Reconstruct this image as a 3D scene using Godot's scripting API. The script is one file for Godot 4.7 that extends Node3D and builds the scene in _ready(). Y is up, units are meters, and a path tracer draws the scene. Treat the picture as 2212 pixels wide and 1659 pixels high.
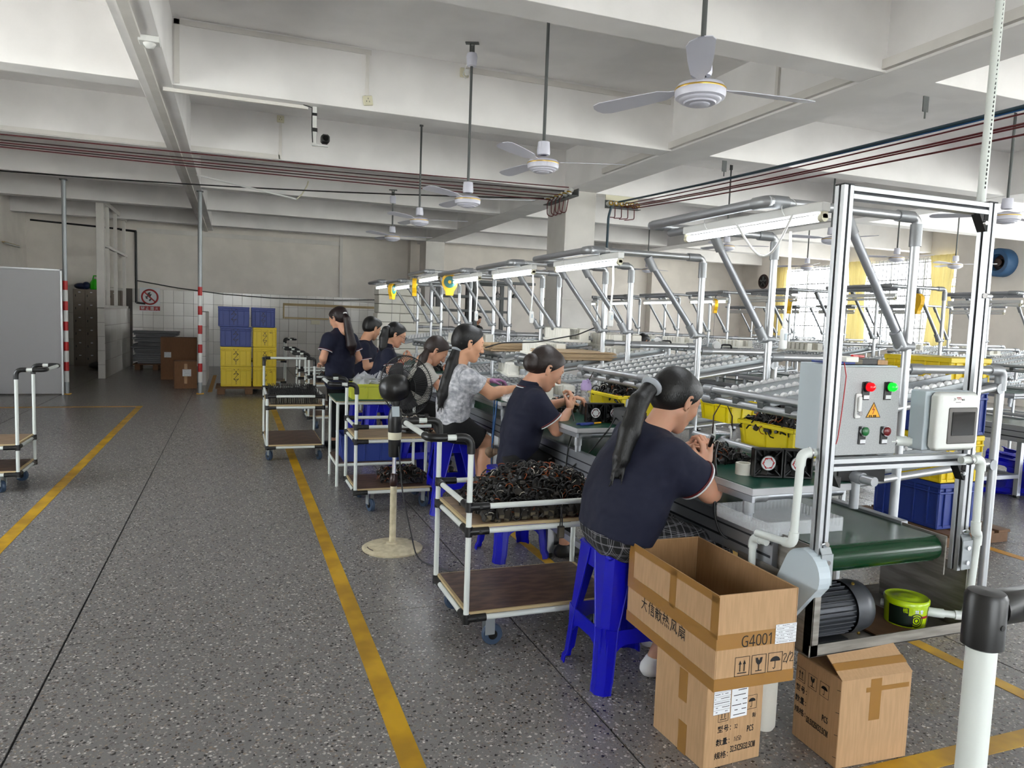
extends Node3D
# An electronics assembly hall: a belt conveyor with stations on the right, an aisle on the left.

class MB:
	var v := PackedVector3Array()
	var n := PackedVector3Array()
	var u := PackedVector2Array()
	func tri(a: Vector3, b: Vector3, c: Vector3, na: Vector3, nb: Vector3, nc: Vector3, ua := Vector2.ZERO, ub := Vector2.ZERO, uc := Vector2.ZERO) -> void:
		v.push_back(a); n.push_back(na); u.push_back(ua)
		if (b - a).cross(c - a).dot(na + nb + nc) > 0.0:
			v.push_back(c); n.push_back(nc); u.push_back(uc)
			v.push_back(b); n.push_back(nb); u.push_back(ub)
		else:
			v.push_back(b); n.push_back(nb); u.push_back(ub)
			v.push_back(c); n.push_back(nc); u.push_back(uc)
	func quad(a: Vector3, b: Vector3, c: Vector3, d: Vector3, nn: Vector3) -> void:
		tri(a, b, c, nn, nn, nn, Vector2(0, 1), Vector2(1, 1), Vector2(1, 0))
		tri(a, c, d, nn, nn, nn, Vector2(0, 1), Vector2(1, 0), Vector2(0, 0))
	func quadn(a: Vector3, b: Vector3, c: Vector3, d: Vector3, na: Vector3, nb: Vector3, nc: Vector3, nd: Vector3) -> void:
		tri(a, b, c, na, nb, nc)
		tri(a, c, d, na, nc, nd)
	func box(c: Vector3, s: Vector3, bev := 0.0, bs := Basis.IDENTITY) -> MB:
		var h := s * 0.5
		if bev <= 0.0:
			for ax in 3:
				for sg in [-1.0, 1.0]:
					var nn := Vector3.ZERO; nn[ax] = sg
					var p := Vector3.ZERO; p[ax] = sg * h[ax]
					var e := Vector3.ZERO; e[(ax + 1) % 3] = h[(ax + 1) % 3]
					var f := Vector3.ZERO; f[(ax + 2) % 3] = h[(ax + 2) % 3]
					quad(c + bs * (p - e - f), c + bs * (p + e - f), c + bs * (p + e + f), c + bs * (p - e + f), bs * nn)
			return self
		bev = minf(bev, 0.49 * minf(h.x, minf(h.y, h.z)) * 2.0)
		var q := h - Vector3.ONE * bev
		for ax in 3:
			var b1 := (ax + 1) % 3
			var b2 := (ax + 2) % 3
			for sg in [-1.0, 1.0]:
				var nn := Vector3.ZERO; nn[ax] = sg
				var p := Vector3.ZERO; p[ax] = sg * h[ax]
				var e := Vector3.ZERO; e[b1] = q[b1]
				var f := Vector3.ZERO; f[b2] = q[b2]
				quad(c + bs * (p - e - f), c + bs * (p + e - f), c + bs * (p + e + f), c + bs * (p - e + f), bs * nn)
				for sh in [-1.0, 1.0]:   # the edge between this face and the one across b1
					var n2 := Vector3.ZERO; n2[b1] = sh
					var p1 := Vector3.ZERO; p1[ax] = sg * h[ax]; p1[b1] = sh * q[b1]
					var p2 := Vector3.ZERO; p2[ax] = sg * q[ax]; p2[b1] = sh * h[b1]
					quadn(c + bs * (p1 - f), c + bs * (p2 - f), c + bs * (p2 + f), c + bs * (p1 + f), bs * nn, bs * n2, bs * n2, bs * nn)
		for sx in [-1.0, 1.0]:
			for sy in [-1.0, 1.0]:
				for sz in [-1.0, 1.0]:
					tri(c + bs * Vector3(sx * h.x, sy * q.y, sz * q.z), c + bs * Vector3(sx * q.x, sy * h.y, sz * q.z), c + bs * Vector3(sx * q.x, sy * q.y, sz * h.z), bs * Vector3(sx, 0, 0), bs * Vector3(0, sy, 0), bs * Vector3(0, 0, sz))
		return self
	func bb(a: Vector3, b: Vector3, bev := 0.0) -> MB:      # a box from corner to corner
		return box((a + b) * 0.5, (b - a).abs(), bev)
	func cyl(a: Vector3, b: Vector3, ra: float, rb := -1.0, seg := 12, cap := true) -> MB:
		if rb < 0.0: rb = ra
		var d := (b - a).normalized()
		var x := d.cross(Vector3.UP if absf(d.y) < 0.9 else Vector3.RIGHT).normalized()
		var y := d.cross(x)
		var pr := x
		for i in seg:
			var t := TAU * (i + 1) / seg
			var nx := x * cos(t) + y * sin(t)
			quadn(a + pr * ra, a + nx * ra, b + nx * rb, b + pr * rb, pr, nx, nx, pr)
			if cap:
				tri(a, a + pr * ra, a + nx * ra, -d, -d, -d)
				tri(b, b + pr * rb, b + nx * rb, d, d, d)
			pr = nx
		return self
	func tube(pts: Array, r: float, seg := 8, cap := true) -> MB:
		var m := pts.size()
		var d0: Vector3 = (pts[1] - pts[0]).normalized()
		var x := d0.cross(Vector3.UP if absf(d0.y) < 0.9 else Vector3.RIGHT).normalized()
		var rings := []
		var norms := []
		for i in m:
			var d: Vector3
			if i == 0: d = pts[1] - pts[0]
			elif i == m - 1: d = pts[i] - pts[i - 1]
			else: d = (pts[i + 1] - pts[i]).normalized() + (pts[i] - pts[i - 1]).normalized()
			d = d.normalized()
			x = (x - d * x.dot(d)).normalized()
			var y := d.cross(x)
			var ring := []
			var nr := []
			for k in seg:
				var t := TAU * k / seg
				var q := x * cos(t) + y * sin(t)
				nr.append(q); ring.append(pts[i] + q * r)
			rings.append(ring); norms.append(nr)
		for i in m - 1:
			for k in seg:
				var k2 := (k + 1) % seg
				quadn(rings[i][k], rings[i][k2], rings[i + 1][k2], rings[i + 1][k], norms[i][k], norms[i][k2], norms[i + 1][k2], norms[i + 1][k])
		if cap:
			var e: Vector3 = (pts[m - 1] - pts[m - 2]).normalized()
			for k in range(1, seg - 1):
				tri(rings[0][0], rings[0][k], rings[0][k + 1], -d0, -d0, -d0)
				tri(rings[m - 1][0], rings[m - 1][k], rings[m - 1][k + 1], e, e, e)
		return self
	func lathe(prof: Array, xf: Transform3D, seg := 24) -> MB:   # prof: Vector2(r, y); a repeated point makes a crease
		for i in prof.size() - 1:
			var p: Vector2 = prof[i]
			var q: Vector2 = prof[i + 1]
			if p.is_equal_approx(q): continue
			var t0 := (q - p).normalized()
			var tp := t0
			if i > 0 and not prof[i - 1].is_equal_approx(p):
				var t1: Vector2 = (p - prof[i - 1]).normalized()
				if t1.dot(t0) > 0.6: tp = (t0 + t1).normalized()
			var tq := t0
			if i + 2 < prof.size() and not prof[i + 2].is_equal_approx(q):
				var t2: Vector2 = (prof[i + 2] - q).normalized()
				if t2.dot(t0) > 0.6: tq = (t0 + t2).normalized()
			for k in seg:
				var a := TAU * k / seg
				var b := TAU * (k + 1) / seg
				var ca := Vector3(cos(a), 0, sin(a))
				var cb := Vector3(cos(b), 0, sin(b))
				var up := Vector3.UP
				var A := xf * (ca * p.x + up * p.y)
				var B := xf * (cb * p.x + up * p.y)
				var C := xf * (cb * q.x + up * q.y)
				var D := xf * (ca * q.x + up * q.y)
				var na := xf.basis * (ca * tp.y - up * tp.x)
				var nb := xf.basis * (cb * tp.y - up * tp.x)
				var nc := xf.basis * (cb * tq.y - up * tq.x)
				var nd := xf.basis * (ca * tq.y - up * tq.x)
				if p.x > 1e-6: tri(A, B, C, na, nb, nc)
				if q.x > 1e-6: tri(A, C, D, na, nc, nd)
		return self
	func ball(c: Vector3, r: Vector3, seg := 12, rows := 8, bs := Basis.IDENTITY) -> MB:
		for i in rows:
			var t0 := PI * i / rows
			var t1 := PI * (i + 1) / rows
			for k in seg:
				var a := TAU * k / seg
				var b := TAU * (k + 1) / seg
				var e := [Vector3(sin(t0) * cos(a), cos(t0), sin(t0) * sin(a)), Vector3(sin(t0) * cos(b), cos(t0), sin(t0) * sin(b)), Vector3(sin(t1) * cos(b), cos(t1), sin(t1) * sin(b)), Vector3(sin(t1) * cos(a), cos(t1), sin(t1) * sin(a))]
				var w := []
				for q in e: w.append((bs * (q / r)).normalized())
				if i > 0: tri(c + bs * (e[0] * r), c + bs * (e[1] * r), c + bs * (e[2] * r), w[0], w[1], w[2])
				if i < rows - 1: tri(c + bs * (e[0] * r), c + bs * (e[2] * r), c + bs * (e[3] * r), w[0], w[2], w[3])
		return self
	func torus(c: Vector3, axis: Vector3, R: float, r: float, seg := 24, ring := 8) -> MB:
		var d := axis.normalized()
		var x := d.cross(Vector3.UP if absf(d.y) < 0.9 else Vector3.RIGHT).normalized()
		var y := d.cross(x)
		for i in seg:
			var a := TAU * i / seg
			var b := TAU * (i + 1) / seg
			var ca := x * cos(a) + y * sin(a)
			var cb := x * cos(b) + y * sin(b)
			for k in ring:
				var s := TAU * k / ring
				var t := TAU * (k + 1) / ring
				var n1 := ca * cos(s) + d * sin(s)
				var n2 := cb * cos(s) + d * sin(s)
				var n3 := cb * cos(t) + d * sin(t)
				var n4 := ca * cos(t) + d * sin(t)
				quadn(c + ca * R + n1 * r, c + cb * R + n2 * r, c + cb * R + n3 * r, c + ca * R + n4 * r, n1, n2, n3, n4)
		return self
	func prism(poly: PackedVector2Array, d: float, xf := Transform3D.IDENTITY) -> MB:   # outline in x, y, from z 0 to d
		var ix := Geometry2D.triangulate_polygon(poly)
		for i in range(0, ix.size(), 3):
			for s in [0.0, d]:
				var nn := xf.basis.z * (-1.0 if s == 0.0 else 1.0)
				var P := []
				for k in 3: P.append(xf * Vector3(poly[ix[i + k]].x, poly[ix[i + k]].y, s))
				tri(P[0], P[1], P[2], nn, nn, nn)
		var m := poly.size()
		var area := 0.0
		for i in m: area += poly[i].cross(poly[(i + 1) % m])
		for i in m:
			var p := poly[i]
			var q := poly[(i + 1) % m]
			var e := (q - p).normalized()
			var nn := xf.basis * (Vector3(e.y, -e.x, 0) * signf(area))
			quad(xf * Vector3(p.x, p.y, 0), xf * Vector3(q.x, q.y, 0), xf * Vector3(q.x, q.y, d), xf * Vector3(p.x, p.y, d), nn)
		return self
	func stroke(pts: Array, w: float, xf: Transform3D) -> MB:   # a painted line in the plane z = 0 of xf
		for i in pts.size() - 1:
			var a: Vector2 = pts[i]
			var b: Vector2 = pts[i + 1]
			var e := (b - a).normalized() * w * 0.5
			var f := Vector2(-e.y, e.x)
			a -= e * 0.8; b += e * 0.8
			quad(xf * Vector3(a.x + f.x, a.y + f.y, 0), xf * Vector3(a.x - f.x, a.y - f.y, 0), xf * Vector3(b.x - f.x, b.y - f.y, 0), xf * Vector3(b.x + f.x, b.y + f.y, 0), xf.basis.z.normalized())
		return self
	func add(o: MB, xf: Transform3D) -> MB:
		var k := v.size()
		v.append_array(xf * o.v)
		u.append_array(o.u)
		var r := xf.basis.orthonormalized()
		n.append_array(Transform3D(r, Vector3.ZERO) * o.n)
		return self if k >= 0 else self
	func arrays() -> Array:
		var a := []
		a.resize(Mesh.ARRAY_MAX)
		a[Mesh.ARRAY_VERTEX] = v; a[Mesh.ARRAY_NORMAL] = n; a[Mesh.ARRAY_TEX_UV] = u
		return a
	func mesh() -> ArrayMesh:
		var m := ArrayMesh.new()
		m.add_surface_from_arrays(Mesh.PRIMITIVE_TRIANGLES, arrays())
		return m

var M := {}
var used := {}
var rng := RandomNumberGenerator.new()

func V(x: float, y: float, z: float) -> Vector3: return Vector3(x, y, z)
func rr(a: float, b: float) -> float: return rng.randf_range(a, b)
func T(o: Vector3, bs := Basis.IDENTITY) -> Transform3D: return Transform3D(bs, o)
func look(d: Vector3, up := Vector3.UP) -> Basis:      # z along d
	var z := d.normalized()
	var x := up.cross(z).normalized()
	return Basis(x, z.cross(x), z)
func ydir(d: Vector3) -> Basis:                        # y along d
	var y := d.normalized()
	var x := y.cross(Vector3.FORWARD if absf(y.z) < 0.9 else Vector3.RIGHT).normalized()
	return Basis(x, y, x.cross(y))

func numbered(called: String) -> String:
	var k: int = used.get(called, 0)
	used[called] = k + 1
	return called if k == 0 else "%s_%03d" % [called, k]
func tag(o: Node3D, label: String, cat := "", group := "", kind := "") -> Node3D:
	if label: o.set_meta("label", label)
	if cat: o.set_meta("category", cat)
	if group: o.set_meta("group", group)
	if kind: o.set_meta("kind", kind)
	return o
func thing(called: String, label: String, cat: String, at := Vector3.ZERO, yaw := 0.0, group := "", kind := "") -> Node3D:
	var o := Node3D.new()
	o.name = numbered(called)
	add_child(o)
	o.position = at; o.rotation.y = yaw
	return tag(o, label, cat, group, kind)
func part(parent: Node3D, called: String, mb, mat: Material, at := Vector3.ZERO, bs := Basis.IDENTITY, label := "", kind := "") -> MeshInstance3D:
	var o := MeshInstance3D.new()
	o.mesh = mb.mesh() if mb is MB else mb
	o.material_override = mat
	o.transform = Transform3D(bs, at)
	o.name = called
	if parent == self:
		o.name = numbered(called)
		add_child(o)
	else: parent.add_child(o, true)
	return tag(o, label, "", "", kind)
func solo(called: String, mb, mat: Material, label: String, cat: String, group := "", kind := "") -> MeshInstance3D:   # a thing that is one mesh; its origin moves to its base
	if mb is MB and mb.v.size():
		var lo: Vector3 = mb.v[0]
		var hi: Vector3 = lo
		for p in mb.v: lo = lo.min(p); hi = hi.max(p)
		var c := Vector3((lo.x + hi.x) / 2, lo.y, (lo.z + hi.z) / 2)
		mb.v = Transform3D(Basis.IDENTITY, -c) * mb.v
		var o := part(self, called, mb, mat, c)
		tag(o, label, cat, group, kind)
		return o
	var o2 := part(self, called, mb, mat)
	tag(o2, label, cat, group, kind)
	return o2
func heap(called: String, mbs: Array, mats: Array, label: String, cat: String) -> MeshInstance3D:   # uncountable stuff, several materials in one mesh
	var m := ArrayMesh.new()
	for i in mbs.size():
		m.add_surface_from_arrays(Mesh.PRIMITIVE_TRIANGLES, mbs[i].arrays())
		m.surface_set_material(i, mats[i])
	var o := MeshInstance3D.new()
	o.mesh = m; o.name = numbered(called); add_child(o)
	tag(o, label, cat, "", "stuff")
	return o
func dup(o: Node3D, at: Vector3, yaw: float, label: String, group := "") -> Node3D:
	var c: Node3D = o.duplicate()
	c.name = numbered(String(o.name).rstrip("0123456789_"))
	add_child(c)
	c.position = at; c.rotation.y = yaw
	c.set_meta("label", label)
	if group: c.set_meta("group", group)
	return c

const ORD := ["first", "second", "third", "fourth", "fifth", "sixth", "seventh", "eighth", "ninth", "tenth", "eleventh", "twelfth", "thirteenth", "fourteenth", "fifteenth", "sixteenth", "seventeenth", "eighteenth", "nineteenth", "twentieth", "twenty-first", "twenty-second", "twenty-third", "twenty-fourth", "twenty-fifth", "twenty-sixth"]
func std(c: Color, rough := 0.6, metal := 0.0) -> StandardMaterial3D:
	var m := StandardMaterial3D.new()
	m.albedo_color = c; m.roughness = rough; m.metallic = metal
	return m
func noise_tex(freq: float, lo: Color, hi: Color, size := 256, oct := 4, normal := false, sd := 1) -> NoiseTexture2D:
	var f := FastNoiseLite.new()
	f.seed = sd; f.frequency = freq; f.fractal_octaves = oct
	var t := NoiseTexture2D.new()
	t.width = size; t.height = size; t.seamless = true; t.noise = f
	if normal:
		t.as_normal_map = true; t.bump_strength = 4.0
	else:
		var g := Gradient.new()
		g.offsets = PackedFloat32Array([0.25, 0.75]); g.colors = PackedColorArray([lo, hi])
		t.color_ramp = g
	return t
func tri_mat(m: StandardMaterial3D, tex: Texture2D, scale: Vector3, world := true) -> StandardMaterial3D:
	m.albedo_texture = tex
	m.uv1_triplanar = true; m.uv1_world_triplanar = world; m.uv1_scale = scale
	return m

func terrazzo() -> ImageTexture:
	var N := 1024
	var d := PackedByteArray()
	d.resize(N * N * 3)
	for i in N * N:
		var g := 128 + rng.randi_range(-12, 12)
		d[i * 3] = g; d[i * 3 + 1] = g - 2; d[i * 3 + 2] = g - 3
	var pal := [[176, 171, 165], [154, 149, 144], [206, 202, 196], [128, 122, 116], [52, 50, 49], [112, 108, 106], [140, 128, 116]]
	for k in 11000:
		var r := 1.6 + 5.0 * pow(rng.randf(), 1.7)
		var q := r * rr(0.5, 0.95)
		var a := rng.randf() * TAU
		var cx := rng.randi() % N
		var cy := rng.randi() % N
		var c: Array = pal[rng.randi() % 7]
		var s := rr(0.85, 1.1)
		var ca := cos(a)
		var sa := sin(a)
		var R := int(ceil(r))
		for y in range(-R, R + 1):
			for x in range(-R, R + 1):
				var e := (x * ca + y * sa) / r
				var f := (y * ca - x * sa) / q
				if absf(e) + absf(f) < 1.25 and e * e + f * f < 1.0:
					var i := (((cy + y) & (N - 1)) * N + ((cx + x) & (N - 1))) * 3
					d[i] = int(c[0] * s); d[i + 1] = int(c[1] * s); d[i + 2] = int(c[2] * s)
	return ImageTexture.create_from_image(Image.create_from_data(N, N, false, Image.FORMAT_RGB8, d))

func stripes_tex(a: Color, b: Color) -> ImageTexture:    # white double grid lines on dark cloth
	var im := Image.create(256, 256, false, Image.FORMAT_RGB8)
	im.fill(a)
	for q in [0, 22, 128, 140]:
		im.fill_rect(Rect2i(q, 0, 5, 256), b)
		im.fill_rect(Rect2i(0, q, 256, 5), b)
	return ImageTexture.create_from_image(im)

func materials() -> void:
	rng.seed = 7
	var wt := noise_tex(0.012, Color(0.965, 0.965, 0.965), Color(1, 1, 1), 256, 4, false, 3)
	M.wall = tri_mat(std(Color(0.91, 0.885, 0.855), 0.8), wt, Vector3.ONE * 0.35)
	M.ceil = tri_mat(std(Color(0.95, 0.94, 0.935), 0.8), wt, Vector3.ONE * 0.3)
	M.paint = tri_mat(std(Color(0.88, 0.865, 0.845), 0.62), wt, Vector3.ONE * 0.5)
	M.tile = std(Color(0.84, 0.825, 0.80), 0.16)
	M.tile2 = std(Color(0.80, 0.785, 0.755), 0.2)
	M.grout = std(Color(0.36, 0.34, 0.32), 0.9)
	var fm := std(Color(0.95, 0.945, 0.94), 0.22)
	tri_mat(fm, terrazzo(), Vector3.ONE * 0.85)
	fm.roughness = 0.27
	M.floor = fm
	M.joint = std(Color(0.06, 0.065, 0.06), 0.8)
	M.tape = tri_mat(std(Color(0.80, 0.62, 0.03), 0.45), noise_tex(0.02, Color(0.82, 0.80, 0.76), Color(1, 1, 1), 256, 4, false, 12), Vector3.ONE * 0.6)
	M.tape2 = std(Color(0.74, 0.52, 0.07), 0.5)
	M.alu = std(Color(0.74, 0.75, 0.76), 0.36, 0.8)
	M.alu2 = std(Color(0.66, 0.67, 0.69), 0.4, 0.8)
	M.joint_alu = std(Color(0.60, 0.61, 0.62), 0.45, 0.6)
	M.slot = std(Color(0.17, 0.18, 0.20), 0.5, 0.5)
	M.steel = tri_mat(std(Color(0.62, 0.60, 0.57), 0.38, 0.45), noise_tex(0.02, Color(0.8, 0.8, 0.8), Color(1, 1, 1), 256, 4, false, 5), V(0.6, 5, 0.6))
	M.chrome = std(Color(0.85, 0.85, 0.86), 0.15, 1.0)
	M.galv = std(Color(0.62, 0.64, 0.65), 0.45, 0.6)
	M.rod = std(Color(0.36, 0.37, 0.37), 0.5, 0.4)
	M.white_pipe = std(Color(0.84, 0.86, 0.84), 0.32)
	M.white = std(Color(0.88, 0.88, 0.87), 0.4)
	M.pvc = std(Color(0.83, 0.85, 0.83), 0.32)
	M.cream = std(Color(0.84, 0.82, 0.72), 0.45)
	M.roller = std(Color(0.88, 0.88, 0.88), 0.3)
	M.black = std(Color(0.05, 0.05, 0.052), 0.38)
	M.black2 = std(Color(0.055, 0.052, 0.05), 0.55)
	M.lead = std(Color(0.095, 0.09, 0.085), 0.42)
	M.rubber = std(Color(0.10, 0.10, 0.11), 0.7)
	M.wheel_blue = std(Color(0.20, 0.27, 0.36), 0.5)
	M.plug = std(Color(0.17, 0.15, 0.12), 0.6)
	M.plug_top = std(Color(0.36, 0.33, 0.26), 0.6)
	M.orange_wire = std(Color(0.62, 0.28, 0.07), 0.5)
	M.white_wire = std(Color(0.75, 0.72, 0.66), 0.5)
	M.yellow_wire = std(Color(0.66, 0.52, 0.10), 0.5)
	M.dark_red = std(Color(0.34, 0.04, 0.07), 0.5)
	M.red = std(Color(0.72, 0.05, 0.06), 0.4)
	M.green_wire = std(Color(0.2, 0.55, 0.1), 0.5)
	M.teal_cable = std(Color(0.16, 0.25, 0.30), 0.5)
	M.blue_cable = std(Color(0.05, 0.30, 0.52), 0.5)
	M.stool = std(Color(0.015, 0.02, 0.66), 0.28)
	M.crate_blue = std(Color(0.11, 0.20, 0.50), 0.42)
	M.crate_yellow = std(Color(0.86, 0.75, 0.03), 0.42)
	M.bin_yellow = std(Color(0.88, 0.80, 0.03), 0.35)
	M.bin_lime = std(Color(0.72, 0.74, 0.20), 0.45)
	M.ply = tri_mat(std(Color(0.40, 0.30, 0.245), 0.5), noise_tex(0.02, Color(0.7, 0.7, 0.7), Color(1, 1, 1), 256, 5, false, 21), V(1.2, 6, 4))
	M.ply2 = tri_mat(std(Color(0.56, 0.46, 0.36), 0.55), noise_tex(0.02, Color(0.82, 0.82, 0.82), Color(1, 1, 1), 256, 5, false, 22), V(1.0, 6, 5))
	M.ply_edge = std(Color(0.72, 0.64, 0.48), 0.7)
	var kt := noise_tex(0.03, Color(0.95, 0.95, 0.94), Color(1, 1, 1), 256, 4, false, 31)
	M.card = tri_mat(std(Color(0.70, 0.56, 0.41), 0.75), kt, V(9, 0.8, 9), false)
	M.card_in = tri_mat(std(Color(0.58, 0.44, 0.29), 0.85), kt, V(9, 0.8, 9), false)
	M.card_dark = tri_mat(std(Color(0.50, 0.35, 0.24), 0.8), kt, V(6, 0.8, 6), false)
	M.pack_tape = std(Color(0.58, 0.42, 0.20), 0.3)
	M.ink = std(Color(0.06, 0.05, 0.045), 0.7)
	M.paper = std(Color(0.86, 0.87, 0.88), 0.7)
	M.belt = std(Color(0.02, 0.20, 0.10), 0.2)
	M.bench = std(Color(0.05, 0.26, 0.20), 0.35)
	M.board = std(Color(0.70, 0.70, 0.71), 0.5)
	M.light_blue = std(Color(0.73, 0.775, 0.80), 0.38)
	M.motor = std(Color(0.25, 0.26, 0.28), 0.4, 0.3)
	M.ctrl = tri_mat(std(Color(0.68, 0.69, 0.69), 0.5), noise_tex(0.35, Color(0.9, 0.9, 0.9), Color(1, 1, 1), 256, 2, false, 41), Vector3.ONE * 2.2)
	M.screen_case = std(Color(0.86, 0.87, 0.85), 0.35)
	M.screen = std(Color(0.03, 0.032, 0.035), 0.08)
	M.bezel = std(Color(0.36, 0.35, 0.34), 0.3, 0.5)
	M.lime = std(Color(0.66, 0.78, 0.02), 0.25)
	M.label_dark = std(Color(0.03, 0.10, 0.06), 0.4)
	M.sign_red = std(Color(0.62, 0.03, 0.05), 0.45)
	M.hazard = std(Color(0.90, 0.66, 0.12), 0.5)
	M.locker = std(Color(0.50, 0.46, 0.41), 0.45)
	M.wood = tri_mat(std(Color(0.42, 0.30, 0.20), 0.75), kt, V(3, 3, 1))
	M.foam = std(Color(0.90, 0.89, 0.85), 0.75)
	M.foam_hole = std(Color(0.55, 0.52, 0.44), 0.8)
	M.curtain = std(Color(0.80, 0.74, 0.52), 0.8)
	M.curtain.backlight_enabled = true
	M.curtain.backlight = Color(0.5, 0.46, 0.3)
	M.frame = std(Color(0.80, 0.80, 0.78), 0.4, 0.2)
	M.bars = std(Color(0.66, 0.66, 0.68), 0.5)
	M.bag = std(Color(0.86, 0.87, 0.89, 0.45), 0.35)
	M.bag.transparency = BaseMaterial3D.TRANSPARENCY_ALPHA
	var gl := std(Color(0.93, 0.96, 0.97, 0.10), 0.03)
	gl.transparency = BaseMaterial3D.TRANSPARENCY_ALPHA
	M.glass = gl
	var cl := std(Color(0.92, 0.93, 0.94, 0.22), 0.08)
	cl.transparency = BaseMaterial3D.TRANSPARENCY_ALPHA
	M.clear = cl
	M.skin = std(Color(0.80, 0.60, 0.49), 0.5)
	M.skin.subsurf_scatter_enabled = true
	M.skin.subsurf_scatter_strength = 0.12
	M.skin2 = std(Color(0.80, 0.60, 0.47), 0.5)
	M.lip = std(Color(0.62, 0.28, 0.26), 0.45)
	var hn := noise_tex(0.05, Color.BLACK, Color.WHITE, 256, 3, true, 51)
	for d in [["hair", Color(0.035, 0.03, 0.03)], ["hair_brown", Color(0.13, 0.085, 0.07)], ["hair_red", Color(0.10, 0.035, 0.04)], ["hair_mid", Color(0.15, 0.105, 0.09)]]:
		var h := std(d[1], 0.46)
		h.normal_enabled = true; h.normal_texture = hn; h.normal_scale = 0.9
		h.uv1_triplanar = true; h.uv1_scale = V(34, 3, 34)
		M[d[0]] = h
	var cn := noise_tex(0.012, Color.BLACK, Color.WHITE, 256, 3, true, 61)
	var nv := std(Color(0.04, 0.062, 0.16), 0.85)
	nv.normal_enabled = true; nv.normal_texture = cn; nv.normal_scale = 1.4; nv.uv1_triplanar = true; nv.uv1_scale = Vector3.ONE * 1.6
	M.navy = nv
	var mb := std(Color(0.86, 0.86, 0.87), 0.8)
	tri_mat(mb, noise_tex(0.022, Color(0.62, 0.63, 0.65), Color(1, 1, 1), 256, 5, false, 66), Vector3.ONE * 3.2)
	mb.normal_enabled = true; mb.normal_texture = cn; mb.normal_scale = 1.2
	M.marble_shirt = mb
	M.cream_shirt = std(Color(0.74, 0.73, 0.70), 0.8)
	M.black_cloth = std(Color(0.03, 0.03, 0.033), 0.85)
	M.plaid = tri_mat(std(Color(1, 1, 1), 0.85), stripes_tex(Color(0.035, 0.037, 0.045), Color(0.62, 0.62, 0.64)), Vector3.ONE * 13.0, false)
	M.grey_cloth = std(Color(0.62, 0.64, 0.66), 0.85)
	M.pink = std(Color(0.62, 0.42, 0.58), 0.6)
	M.lilac = std(Color(0.66, 0.58, 0.75), 0.4)
	M.tea = std(Color(0.22, 0.07, 0.03), 0.2)
	M.kraft_pile = std(Color(0.76, 0.66, 0.53), 0.85)
	M.balancer = std(Color(0.90, 0.70, 0.08), 0.4)
	M.balancer_disc = std(Color(0.10, 0.36, 0.34), 0.4)
	M.exh_blue = std(Color(0.20, 0.36, 0.52), 0.5)
	M.brown = std(Color(0.17, 0.07, 0.055), 0.4)
	M.beige = tri_mat(std(Color(0.82, 0.78, 0.67), 0.4), noise_tex(0.03, Color(0.86, 0.85, 0.82), Color(1, 1, 1), 256, 4, false, 71), Vector3.ONE * 2.0)
	M.gold = std(Color(0.75, 0.62, 0.30), 0.3, 0.7)
	M.fan_white = std(Color(0.83, 0.83, 0.88), 0.35)
	M.green_jug = std(Color(0.16, 0.75, 0.05), 0.35)
	M.blue_bag = std(Color(0.02, 0.10, 0.25), 0.4)
	M.cushion_sheen = std(Color(0.5, 0.5, 0.5), 0.6)
	M.lamp_glow = std(Color(1, 1, 1), 0.4)
	M.lamp_glow.emission_enabled = true
	M.lamp_glow.emission = Color(0.96, 0.98, 1.0)
	M.lamp_glow.emission_energy_multiplier = 6.0
	M.red_glow = std(Color(0.75, 0.02, 0.05), 0.25)
	M.red_glow.emission_enabled = true; M.red_glow.emission = Color(0.9, 0.02, 0.08); M.red_glow.emission_energy_multiplier = 0.9
	M.green_glow = std(Color(0.02, 0.75, 0.15), 0.25)
	M.green_glow.emission_enabled = true; M.green_glow.emission = Color(0.02, 0.9, 0.2); M.green_glow.emission_energy_multiplier = 0.9

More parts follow.
